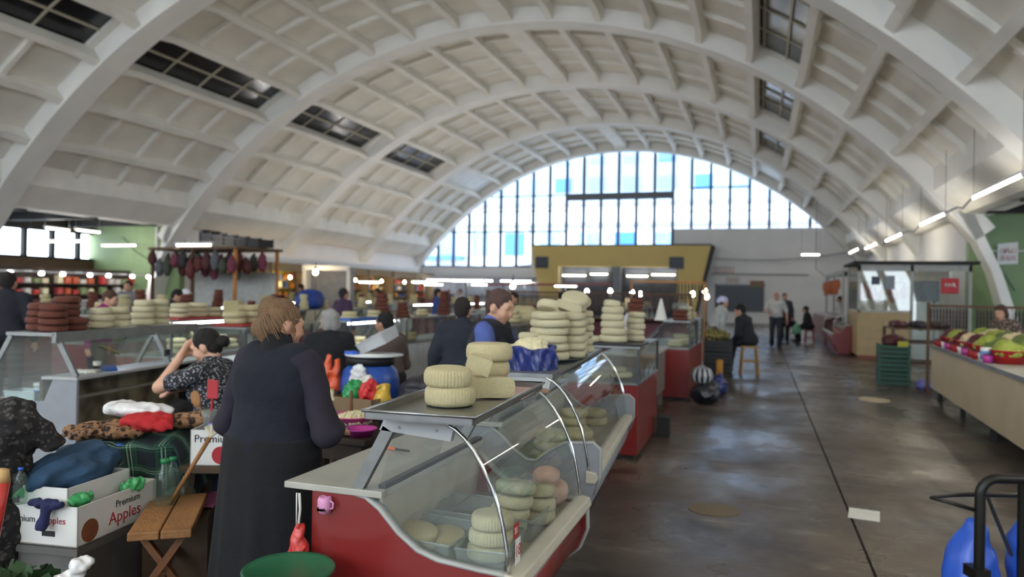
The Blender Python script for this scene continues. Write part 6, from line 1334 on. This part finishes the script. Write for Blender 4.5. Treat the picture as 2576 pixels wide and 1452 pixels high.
for i, (x, y, z, L) in enumerate(rt): batten('lit tube lamp under the right vault edge, %s of the row' % ('nearest', 'second', 'third', 'fourth', 'farthest')[i], (x, y, z), L, 'y', PW * .05, 'tube lamps along the right vault edge', vz(x) - z - .08)
for i in range(4):
    a, b = rt[i], rt[i + 1]; y0, y1 = a[1] + a[3] / 2, b[1] - b[3] / 2
    o = M().tube([(4.3, y0, a[2] + .03), (4.3, y0 + .35 * (y1 - y0), a[2] - .12), (4.33, y0 + .6 * (y1 - y0), a[2] - .02), (4.3, y1, b[2] + .03)], .02, 5).obj('lamp_cable', 'grey_steel'); tag(o, 'sagging cable between tube lamps, %s gap along the right row' % ('nearest', 'second', 'third', 'farthest')[i], 'cable')
tag(M().tube([(2.9, 43.4, 6.9), (2.9, 43.4, 3.2), (3.6, 43.4, 2.6)], .02, 5).obj('hanging_cable', 'grey_steel'), 'thin black cable hanging near the far right corner', 'cable')
batten('short lit tube lamp left of the right row at the far wall', (2.6, 43.2, 3.95), 1.0, 'x', 0, None, vz(2.6) - 4.03)
for i, (x, y) in enumerate(((4.3, 8.0), (4.3, 0.5), (4.3, -7), (-21, 8.0), (-21, .5), (-21, -7), (-8.3, -3), (-8.3, -9), (-15, -4), (-2, -5))): batten('unseen tube lamp added out of view to light the near vault', (x, y, 4.0), 3.4, 'y', PW * (1.7 if -20 < x < 4 else .5), 'added tube lamps behind the viewpoint', vz(x) - 4.08)  # unseen battens added to light the near vault from below
# side aisle tubes, left
for i, (p, L, ax, rz) in enumerate((((-24.5, 20.3, 3.62), 1.2, 'y', R(8)), ((-24.5, 21.6, 3.66), 1.3, 'y', R(8)), ((-24.43, 23.0, 3.20), 1.85, 'x', 0), ((-24.18, 20.0, 3.15), 2.6, 'x', 0), ((-13.7, 15.22, 2.66), 1.2, 'x', 0))):
    t = batten(('lit tube lamp under the dark aisle roof, left one', 'lit tube lamp under the dark aisle roof, right one', 'lit tube lamp before the left green wall', 'lit tube lamp before the aisle strip window', 'lit tube lamp above the pepper stall')[i], p, L, ax, 14, None, (4.36 - p[2] - .08) if p[0] < -22 else .02)
    if rz: t.rotation_euler.z = rz
def bulb(p, label, m=BULB, z_top=None, r=.05, group=None, power=0):
    t = thing('bulb_lamp', label, 'lamp', p, 0, group); M().lathe([(0, -r), (r * .7, -r * .75), (r, -r * .1), (r * .75, r * .6), (r * .4, r * 1.2), (0, r * 1.25)], 12).obj('bulb', m, t, True); M().tube([(0, 0, r * 1.1), (0, 0, r * 2.2)], r * .45, 8).obj('socket', 'black_rubber', t); M().tube([(0, 0, r * 2.2), (0, 0, (z_top or r * 4 + p[2]) - p[2])], .006, 4).obj('cord', 'black_rubber', t)
    if z_top is None: M().tube([(0, .03, -p[2]), (0, .03, r * 3), (0, 0, r * 4)], .012, 5).obj('stand', 'black_rubber', t)
    if power:
        d = bpy.data.lights.new('bulb_glow', 'POINT'); d.energy = power; d.color = (1, .8, .55); d.shadow_soft_size = .08; o = bpy.data.objects.new('bulb_glow', d); COL.objects.link(o); o.parent = t; o.location = (0, 0, -.08)
# ================================================================== FAR STALLS
mat('case_white', '#b9bcba', .5); mat('case_wine', '#6e2a30', .5); mat('blue_tray', '#2f5fb0', .5); mat('red_tray', '#a82228', .5)
f2 = flat_case('black framed glass case with a red tray, behind the seated floral woman', (-5.35, 6.75, 0), R(6), .85, 1.5, .72, 1.14, 'tray_dark', .3)
tag(M().box(-.2, .2, -.6, .6, 0, .02).obj('red_tray', 'red_tray', loc=(-5.75, 7.45, 1.16), rz=R(6), bevel=.006), 'red tray of white cheeses on the black framed case', 'tray')
for i, (x, y, n, d) in enumerate(((-5.72, 7.0, 2, 'the left pile on the red tray'), (-5.74, 7.3, 3, 'the middle pile on the red tray'), (-5.78, 7.62, 3, 'the right pile on the red tray'), (-5.8, 7.9, 2, 'the last pile on the red tray'))): stack(x, y, 1.182, n, .125, .072, d, 'white cheeses on the red tray', 'plain', 'cheese_cream')
cheese((-5.74, 6.98, 1.32), .09, .13, 'cheese half standing upright on the left red-tray pile', None, 'half', 'cheese_cream', (0, 0, 1.2), 'cheese_half')
f1 = flat_case('red based glass case with a lit tube and green-lit cheeses', (-6.75, 7.15, 0), R(4), .8, 1.7, .72, 1.16, 'case_red', .25, True)
for i, (x, y, n) in enumerate(((-7.0, 7.5, 3), (-7.0, 7.9, 4), (-7.05, 8.3, 3), (-7.1, 8.6, 2))): stack(x, y, .745, n, .12, .07, '%s lit pile inside the red based case' % ('first', 'second', 'third', 'fourth')[i], 'lit cheeses inside the red based case', 'plain', 'cheese_cream')
tag(M().box(-.18, .18, -.5, .5, 0, .02).obj('orange_tray', 'red_tray', loc=(-7.05, 7.9, 1.18)), 'red tray on the red based case with the tube', 'tray')
for i, (x, y, n) in enumerate(((-7.05, 7.6, 3), (-7.08, 7.95, 3), (-7.1, 8.25, 2))): stack(x, y, 1.202, n, .12, .065, '%s white pile above the green-lit case' % ('left', 'middle', 'right')[i], 'white cheeses above the green-lit case', 'plain')
# generic far cases: built once per kind, copied along the rows
kinds = {}
def far_case(kind, loc, rz, label):
    base, tube = kind
    if kind not in kinds:
        c = flat_case(label, loc, rz, .78, 1.55, .72, 1.13, base, .28, tube, 'far display cases'); kinds[kind] = c
    else: c = copy_tree(kinds[kind])
    c.location = loc; c.rotation_euler = (0, 0, rz); tag(c, label, 'display case', 'far display cases'); return c
rows = [('the row behind the blue barrel', -5.5, 9.2, 3, 'barrel row'), ('the row right of the red plastic chair', -3.2, 9.2, 3, 'chair row'), ('the row before the magenta-clad woman', -9.2, 8.2, 5, 'magenta row'), ('the row under the pepper stall', -12.0, 8.8, 5, 'pepper row'), ('the row leading to the yellow portal', -6.8, 17.0, 5, ''), ('the row before the left wall stalls', -11.0, 19.0, 6, ''), ('the row beside the left wall stalls', -15.0, 20.5, 5, ''), ('the far row by the end wall', -3.8, 22.0, 4, '')]
nth = ['nearest', 'second', 'third', 'fourth', 'fifth', 'sixth']
rg = random.Random(5); far_pale = M(); far_brown = M()
def far_pile(b, x, y, z, n, r, h, tp):
    for i in range(n):
        ri = r * (1 - tp * i / max(1, n - 1)); b.lathe([(0, 0), (ri * .85, 0), (ri, h * .3), (ri, h * .7), (ri * .85, h * .97), (0, h * .97)], 14, (x + rg.uniform(-.01, .01), y, z + i * h))
for ri, (rn, x, y, n, short) in enumerate(rows):
    for j in range(n):
        base = ('case_red', 'case_white', 'case_wine', 'case_red', 'case_white')[(ri + j) % 5]; tube = (ri * 2 + j) % 3 == 0
        yy = y + j * 1.75
        far_case((base, tube), (x, yy, 0), R(rg.uniform(-2, 2)), '%s glass case, %s in %s' % ({'case_red': 'red', 'case_white': 'pale', 'case_wine': 'wine red'}[base], nth[j], rn))
        for q in range(2):
            br_ = rg.random() < .3; nn = rg.randint(2, 5) if not br_ else rg.randint(3, 6); r = rg.uniform(.1, .14)
            if ri == 0: nn = 2; br_ = False
            if ri < 4 and j < 2: stack(x - .28, yy + .42 + .75 * q, 1.152, nn, r, .066, 'the %s pile, %s case, %s' % (('near', 'far')[q], nth[j], short), 'cheeses on the ' + short, 'plain', 'cheese_brown' if br_ else 'cheese_cream', taper=.15 if not br_ else .3, col='brown' if br_ else 'pale')
            else: far_pile(far_brown if br_ else far_pale, x - .28, yy + .42 + .75 * q, 1.15, nn, r, .066, .3 if br_ else .15)
        far_pile(far_pale, x - .32, yy + .75, .742, 2, .12, .07, 0)
o = far_pale.obj('far_cheese_piles', 'cheese_cream', smooth=True); tag(o, 'pale cheeses piled on the distant rows of cases', 'cheese'); o['kind'] = 'stuff'
o = far_brown.obj('far_brown_cheese_piles', 'cheese_brown', smooth=True); tag(o, 'brown cheeses piled on the distant rows of cases', 'cheese'); o['kind'] = 'stuff'
# brown cheese towers that stand out in the middle distance
for i, (x, y, n, r, d) in enumerate(((-5.80, 10.65, 6, .14, 'the tall brown tower above the brown-jacket person'), (-5.58, 10.95, 4, .12, 'the shorter brown tower beside the tall one'), (-5.72, 12.95, 7, .13, 'the brown tower left of the blue-jacket person'))):
    stack(x, y, 1.152, n, r, .068, d, 'brown towers in the middle distance', 'plain', 'cheese_brown', taper=.35, col='brown')
tag(M().box(-.15, .15, -.6, .6, 0, .03).obj('blue_tray', 'blue_tray', loc=(-5.68, 9.85, 1.153)), 'bright blue tray on the case behind the barrel', 'tray')
tag(blob('white_mound', [('e', (0, 0, .08), (.26, .5, .16), None)], .03, 'cheese_cream', noise=(.03, 14, 3), loc=(-3.5, 10.9, 1.15)), 'broad pale cheese mound on a case right of the towers', 'cheese')
tag(blob('flower_bunch', [('e', (0, 0, .12), (.24, .3, .2), None)], .03, mat('flowers_mix', '#c9b878', .8, col2='#7a8a5a', scale=14, mix=(.45, .55)), noise=(.05, 24, 3), loc=(-3.5, 12.5, 1.15)), 'bunch of pale yellow flowers on a middle case', 'flowers')
# nut strand racks with bulbs in front of the portal
rk2 = thing('strand_rack', 'long low rack of brown nut strands before the yellow portal', 'rack', (-6.2, 16.6, 0), R(6)); mat('rack_red', '#7a2c34', .6); mat('rack_orange', '#b87a3a', .6)
for x in (0, 2.4, 4.75): M().beam((x, 0, 0), (x, 0, 1.66), .05, .05).obj('post', 'rack_wood', rk2)
M().beam((-.05, 0, 1.62), (4.8, 0, 1.62), .04, .04).obj('rail', 'rack_wood', rk2); M().beam((-.05, .35, 1.78), (2.9, .35, 1.84), .5, .04).obj('awning', 'rack_red', rk2); M().box(-.05, 4.8, .1, .8, 1.02, 1.06).obj('table', 'frame_brown', rk2); M().box(0, 4.75, .7, .76, 0, 1.02).obj('table_front', 'case_wine', rk2)
for i in range(78):
    x = .05 + i * .0597; v = Matrix.Rotation(R(6), 3, 'Z') @ Vector((x, -.02, 0)); strand(-6.2 + v.x, 16.6 + v.y, 1.6, 'brown nut strand on the long rack before the yellow portal', 'nut strands on the long rack', i % 3, 1.15)
rk3 = thing('orange_rack', 'orange framed rack right of the nut strands', 'rack', (-3.0, 18.2, 0), R(10))
for x in (0, 1.75): M().beam((x, 0, 0), (x, 0, 1.95), .05, .05).obj('post', 'rack_orange', rk3)
M().beam((0, 0, 1.93), (1.75, 0, 1.93), .05, .05).obj('rail', 'rack_orange', rk3); M().beam((1.75, 0, 1.0), (1.2, -.3, 1.35), .05, .05).obj('brace', 'rack_orange', rk3)
for i in range(20): v = Matrix.Rotation(R(10), 3, 'Z') @ Vector((.1 + i * .08, 0, 0)); strand(-3.0 + v.x, 18.2 + v.y, 1.9, 'dark nut strand on the orange framed rack', 'nut strands on the orange rack', 2, 1.1)
for i, (p, m, pw) in enumerate((((-1.72, 20.5, 1.64), BULB, 8), ((-1.45, 21.4, 1.72), BULB, 0), ((-1.38, 20.9, 1.58), BULB, 0), ((-5.35, 23.6, 1.68), BULBW, 0), ((-4.6, 23.7, 1.70), BULBW, 8), ((-3.9, 23.8, 1.66), BULBW, 0), ((-5.9, 17.6, 1.76), BULB, 0), ((-3.55, 23.2, 1.62), BULBW, 0))):
    bulb(p, ('large warm bulb at the right of the orange rack', 'upper warm bulb by the orange rack', 'lower warm bulb by the orange rack', 'white bulb left of the portal opening', 'big white bulb in the portal opening', 'white bulb right of the big one', 'warm bulb over the long strand rack', 'small white bulb near the orange rack')[i], m, None, .07, 'bulbs before the portal', pw)
# tubes inside the portal
for i, (x, w) in enumerate(((-11.2, 1.6), (-9.6, 1.2), (-7.2, 1.4), (-5.6, 1.5))): batten('lit tube inside the yellow portal, %s' % ('leftmost', 'second', 'third', 'rightmost')[i], (x, 45.7, 2.75 + .1 * (i % 2)), w, 'x', 30, None, .4)
# ------------------------------------------------------------------ stalls along the left wall
mat('shelf_wood', '#8d7a5c', .7, var=.15); mat('shelf_yellow', '#b8a458', .7, var=.12); 
itm = ['#b8322c', '#c9822e', '#7a3a2c', '#d8cfa8', '#3f5a88', '#5f7a4a', '#a85a4a']
for i in range(7):
    y0 = 25.2 + i * 2.95; s = thing('market_stall', '%s wooden wall stall, %s from the green wall' % ('yellow backed' if i < 3 else 'brown', ['nearest', 'second', 'third', 'fourth', 'fifth', 'sixth', 'last'][i]), 'stall', (-21.9, y0, 0))
    M().box(0, .06, 0, 2.85, 0, 2.75).obj('back_board', 'shelf_yellow' if i < 3 else 'shelf_wood', s); M().box(.06, .9, 0, .05, 0, 2.75).obj('side_board', 'shelf_wood', s); M().box(.06, .9, 2.8, 2.85, 0, 2.75).obj('side_board', 'shelf_wood', s)
    for j in range(3): M().box(.82, .88, 0, 2.85, 2.42 + j * .13, 2.53 + j * .13).obj('fascia_slat', 'shelf_wood', s)
    for z in (1.15, 1.6, 2.0): M().box(.06, .5, .05, 2.8, z, z + .03).obj('shelf', 'shelf_wood', s)
    M().box(.9, 1.6, .1, 2.75, 0, 1.0).obj('counter', ('case_wine', 'case_white', 'brown_panel')[i % 3], s)
    for z in (1.18, 1.63, 2.03):
        for k in range(5):
            h = rg.uniform(.18, .32); c_ = rg.choice(itm); w = rg.uniform(.12, .3)
            o = M().box(-.1, .1, -w / 2, w / 2, 0, h).obj('packet', mat('packet_' + c_.strip('#'), c_, .5, var=.15), loc=(-21.9 + .28, y0 + .35 + k * .53, z), bevel=.02); tag(o, 'packet on the %s shelf of the %s wall stall, %s place' % ({1.18: 'lower', 1.63: 'middle', 2.03: 'upper'}[z], ['nearest', 'second', 'third', 'fourth', 'fifth', 'sixth', 'last'][i], ['first', 'second', 'third', 'fourth', 'fifth'][k]), 'packet', 'packets on the wall stalls')
    bulb((-20.98, y0 + 1.4, 2.12), 'warm bulb hanging at the %s wall stall' % ['nearest', 'second', 'third', 'fourth', 'fifth', 'sixth', 'last'][i], BULB if i < 5 else BULBW, 2.56, .075, 'bulbs along the wall stalls', 14)
# ------------------------------------------------------------------ stalls along the end wall (left of the portal)
mat('stall_grey', '#8f959e', .6)
for i in range(3):
    x0 = -21.2 + i * 2.6; s = thing('end_stall', 'pale glazed stall by the far end wall, %s' % ('leftmost', 'middle', 'rightmost')[i], 'stall', (x0, 44.6, 0))
    M().box(0, 2.4, 1.4, 1.46, 0, 2.5).obj('back_board', 'stall_grey', s); M().box(0, 2.4, 0, .5, 0, 1.0).obj('counter', 'case_white', s)
    for x in (0, 2.34): M().box(x, x + .06, 0, .06, 1.0, 2.5).obj('post', 'stall_grey', s)
    M().box(0, 2.4, 0, 1.46, 2.5, 2.56).obj('roof', 'stall_grey', s); M().box(.2, 2.2, .1, .16, 2.3, 2.36).obj('lamp', emis('tube_far', '#f4f6ff', 12), s); M().box(.06, 2.34, 1.1, 1.4, 1.4, 1.43).obj('shelf', 'stall_grey', s)
# ------------------------------------------------------------------ pepper stall with bundles, crates and poster
ps = thing('pepper_stall', 'wooden stall hung with dried pepper bundles left of centre', 'stall', (-15.2, 15.4, 0), R(-8))
for x in (0, 1.5, 3.0):
    for y in (0, 1.4): M().beam((x, y, 0), (x, y, 2.62), .07, .07).obj('post', 'rack_orange' if x == 3.0 else 'rack_wood', ps)
M().box(-.1, 3.1, -.08, 1.5, 2.55, 2.62).obj('top_frame', 'frame_brown', ps); M().box(0, 3.0, 1.35, 1.4, 0, 2.0).obj('back_board', mat('board_pale', '#b4b4ac', .7), ps); M().box(-.1, 3.1, -.3, .3, 0, .98).obj('counter', 'frame_brown', ps)
bun = [sdf_mesh('bundle', [('c', (0, 0, 0), (0, 0, -.12), .01, .06), ('e', (0, 0, -.28), (.12, .1, .2), None)], .02, .04, (.03, 40, q)) for q in range(2)]
cols = ['#4a1c1c', '#5a2420', '#2e2a2c', '#6a2a3c', '#3a3f30', '#55565a']; bc = {}
for i in range(33):
    c_ = cols[(i * 5 + i // 6) % 6]; k = (c_, i % 2)
    if k not in bc: bc[k] = bun[k[1]].copy(); bc[k].materials.append(mat('bundle_' + c_.strip('#'), c_, .7, var=.3, scale=20))
    v = Matrix.Rotation(R(-8), 3, 'Z') @ Vector((.05 + (i % 11) * .29 + .09 * (i // 11), (-.06, .35, .75)[i // 11], 0))
    o = bpy.data.objects.new('pepper_bundle', bc[k]); COL.objects.link(o); o.location = (-15.2 + v.x, 15.4 + v.y, 2.54 - .07 * ((i * 7) % 4)); o.scale = (.9, .9, .8 + .15 * (i % 3)); tag(o, '%s dried bundle on the pepper stall, %s from left, %s row' % ({'#4a1c1c': 'dark red', '#5a2420': 'red brown', '#2e2a2c': 'black', '#6a2a3c': 'crimson', '#3a3f30': 'olive', '#55565a': 'grey'}[c_], ['first', 'second', 'third', 'fourth', 'fifth', 'sixth', 'seventh', 'eighth', 'ninth', 'tenth', 'last'][i % 11], ('front', 'middle', 'back')[i // 11]), 'pepper bundle', 'bundles on the pepper stall')
for i in range(5): v = Matrix.Rotation(R(-8), 3, 'Z') @ Vector((1.3 + i * .42, .8, 0)); crate('dark crate stored on the pepper stall roof, %s from left' % ['first', 'second', 'third', 'fourth', 'last'][i], (-15.2 + v.x, 15.4 + v.y, 2.63), R(-8), .4, .5, .42 - .05 * i, 'crate_black')
pst = thing('dark_banner', 'dark square banner hanging above the pepper stall', 'banner', (-22.2, 25.68, 3.6), R(90)); M().box(-.5, .5, -.02, .02, -.36, .36).obj('cloth', mat('banner_dark', '#2a2022', .8, col2='#15161a', scale=5, mix=(.4, .6)), pst); M().tube([(-.5, 0, .37), (.5, 0, .37)], .02, 6).obj('rod', 'grey_steel', pst); M().box(-.05, .05, 0, .06, .3, .36).obj('bracket', 'grey_steel', pst)
wk = thing('white_kiosk', 'white framed kiosk right of the pepper stall', 'kiosk', (-13.9, 20.2, 0), R(20)); M().box(0, 1.5, .9, .96, 0, 2.3).obj('back_board', 'post_grey', wk)
for x in (0, 1.42): M().box(x, x + .1, 0, .1, 0, 2.3).obj('post', 'white_plastic', wk)
M().box(0, 1.52, 0, .1, 2.2, 2.36).obj('head_beam', 'white_plastic', wk); M().box(0, .08, 0, .96, 0, 2.3).obj('side_board', 'white_plastic', wk); M().box(.1, 1.42, .1, .5, 0, .95).obj('counter', 'white_plastic', wk)
bulb((-13.2, 19.9, 2.12), 'bright bulb hanging before the white kiosk', BULB, None, .08, None, 14)
# side-aisle stalls on the left: lit counters with small red and white goods
mat('board_dark', '#3a2c22', .8, var=.3)
for i in range(5):
    od = ['first', 'second', 'third', 'fourth', 'fifth'][i]
    s = thing('aisle_stall', 'dim stall with packets in the left aisle, %s from the left' % od, 'stall', (-23.3, 14.2 + i * 1.9, 0), 0)
    M().box(-.1, .5, 0, 1.8, 0, 1.05).obj('counter', ('case_wine', 'case_white')[i % 2], s); M().box(-1.2, -1.14, 0, 1.8, 0, 2.2).obj('back_board', 'board_dark', s); M().box(-1.2, .5, 0, .05, 2.0, 2.05).obj('bracket', 'batten_white', s)
    for k in range(2): M().lathe([(0, -.05), (.06, -.04), (.08, 0), (.05, .05), (0, .06)], 12, (.3, .5 + .8 * k, 1.95)).obj('lamp', emis('bulb_white', '#f4f6ff', 40), s, True)
    M().box(.28, .32, 0, 1.8, 2.0, 2.04).obj('lamp_rail', 'batten_white', s)
    for z in (1.2, 1.6): M().box(-1.14, -.7, .05, 1.75, z, z + .03).obj('shelf', 'board_dark', s)
    for r_, z in enumerate((1.235, 1.635)):
        for k in range(5):
            c_ = rg.choice(['#b8322c', '#c9c4b8', '#a83a3a', '#7a8a5a', '#d8cfa8', '#b8522c']); h = rg.uniform(.16, .3)
            o = M().box(-.1, .1, -.11, .11, 0, h).obj('packet', mat('packet_' + c_.strip('#'), c_, .5, var=.15), loc=(-24.2, 14.45 + i * 1.9 + k * .33, z), bevel=.02); tag(o, 'packet on the %s shelf of the %s aisle stall, %s place' % (('lower', 'upper')[r_], od, ['first', 'second', 'third', 'fourth', 'fifth'][k]), 'packet', 'packets on the aisle stalls')
# ------------------------------------------------------------------ people among the stalls
pf = dict(res=.022, hands=True)
person('woman in a magenta top behind the left steel case', (-8.6, 7.75, 0), R(-70), 1.55, 1.15, lean=16, nod=14, top='#8e2f6e', bmat='#2a2a36', hair='#4a3426', hairstyle='short', skin='skin_light', **pf)
person('dark-clad person at the left frame edge behind the brown cheeses', (-8.95, 6.75, 0), R(30), 1.74, 1.25, top='#181a24', bmat='#1c1c24', hair='#1a1614', **pf)
person('dark-haired person in charcoal bending between the left cases', (-9.95, 10.3, 0), R(-60), 1.6, 1.1, lean=24, nod=10, top='#2a2c34', bmat='#22222a', hair='#141210', hairstyle='tail', **pf)
person('person in a white coat with a scarf behind the left cases', (-10.6, 11.4, 0), R(-40), 1.56, 1.2, lean=12, top='#c4c4c6', bmat='#35353c', hair='#cfcfd2', hairstyle='bob', **pf)
person('person in a grey sweater standing before the orange goods', (-13.3, 12.8, 0), R(200), 1.7, 1.1, top='#6a6e76', bmat='#2a2c34', hair='#241c18', female=False, **pf)
person('vendor in a white shirt leaning near the white kiosk', (-13.3, 17.3, 0), R(-75), 1.7, 1.15, lean=16, top='#b8bac6', bmat='#2a2c38', hair='#241c1a', **pf)
person('tall dark-clad person standing before the wall stalls', (-12.35, 17.9, 0), R(150), 1.72, 1.05, top='#1e222c', bmat='#1c1e26', hair='#2a1e1a', female=False, **pf)
person('person in a purple coat among the middle stalls', (-7.9, 12.9, 0), R(-20), 1.62, 1.15, top='#3c2a44', bmat='#22222a', hair='#2a2022', **pf)
person('person in a dark green coat behind the middle towers', (-4.3, 12.9, 0), R(160), 1.6, 1.1, top='#26302e', bmat='#22222a', hair='#1c1816', **pf)
person('dark-clad person behind the vest woman', (-4.1, 15.6, 0), R(20), 1.62, 1.15, top='#20242e', bmat='#20222a', hair='#1a1614', **pf)
person('black-haired vendor in white leaning by the third aisle case', (-2.15, 12.4, 0), R(-70), 1.56, 1.15, lean=20, nod=14, top='#c4c6cc', bmat='#2c2c36', hair='#12100f', hairstyle='bun', **pf)
person('person in a blue apron by the row leading to the portal', (-8.1, 17.9, 0), R(-60), 1.66, 1.15, top='#2f4a88', bmat='#22242c', hair='#2a201c', **pf)
person('person in a beige coat before the left wall stalls', (-13.0, 23.5, 0), R(120), 1.66, 1.1, top='#9a8a72', bmat='#2a2a30', hair='#3a2c24', **pf)
person('person in a light jacket far down the left stalls', (-12.5, 30.0, 0), R(170), 1.7, 1.1, top='#a8acb4', bmat='#2a2c34', hair='#2a221e', female=False, **pf)
person('person in dark blue before the far end stalls', (-16.5, 38.0, 0), R(180), 1.7, 1.1, top='#2a3248', bmat='#22242c', hair='#241c18', **pf)
tag(blob('blue_cover', [('e', (0, 0, .2), (.25, .4, .25), None)], .03, mat('tarp_blue', '#24408c', .6), noise=(.04, 10, 3), loc=(-9.55, 14.2, 1.15)), 'blue tarpaulin bundle on the left middle cases', 'tarpaulin')

# tube lamps on posts, added to brighten the far vault and end wall
for i, (x, y) in enumerate(((-8.9, 22), (-8.9, 28), (-12.9, 27.2), (-9, 35), (-13, 34), (-17, 30), (-17, 37))):
    t = batten('added fill tube lamp on a post among the far stall rows, %s' % ['nearest middle', 'second middle', 'nearest left', 'far middle', 'second left', 'by the wall stalls', 'farthest left'][i], (x, y, 1.95), 1.2, 'x', 40, 'added post lamps among the far rows', .02)
    M().tube([(0, 0, -1.95), (0, 0, .03)], .02, 6).obj('post', 'grey_steel', t)
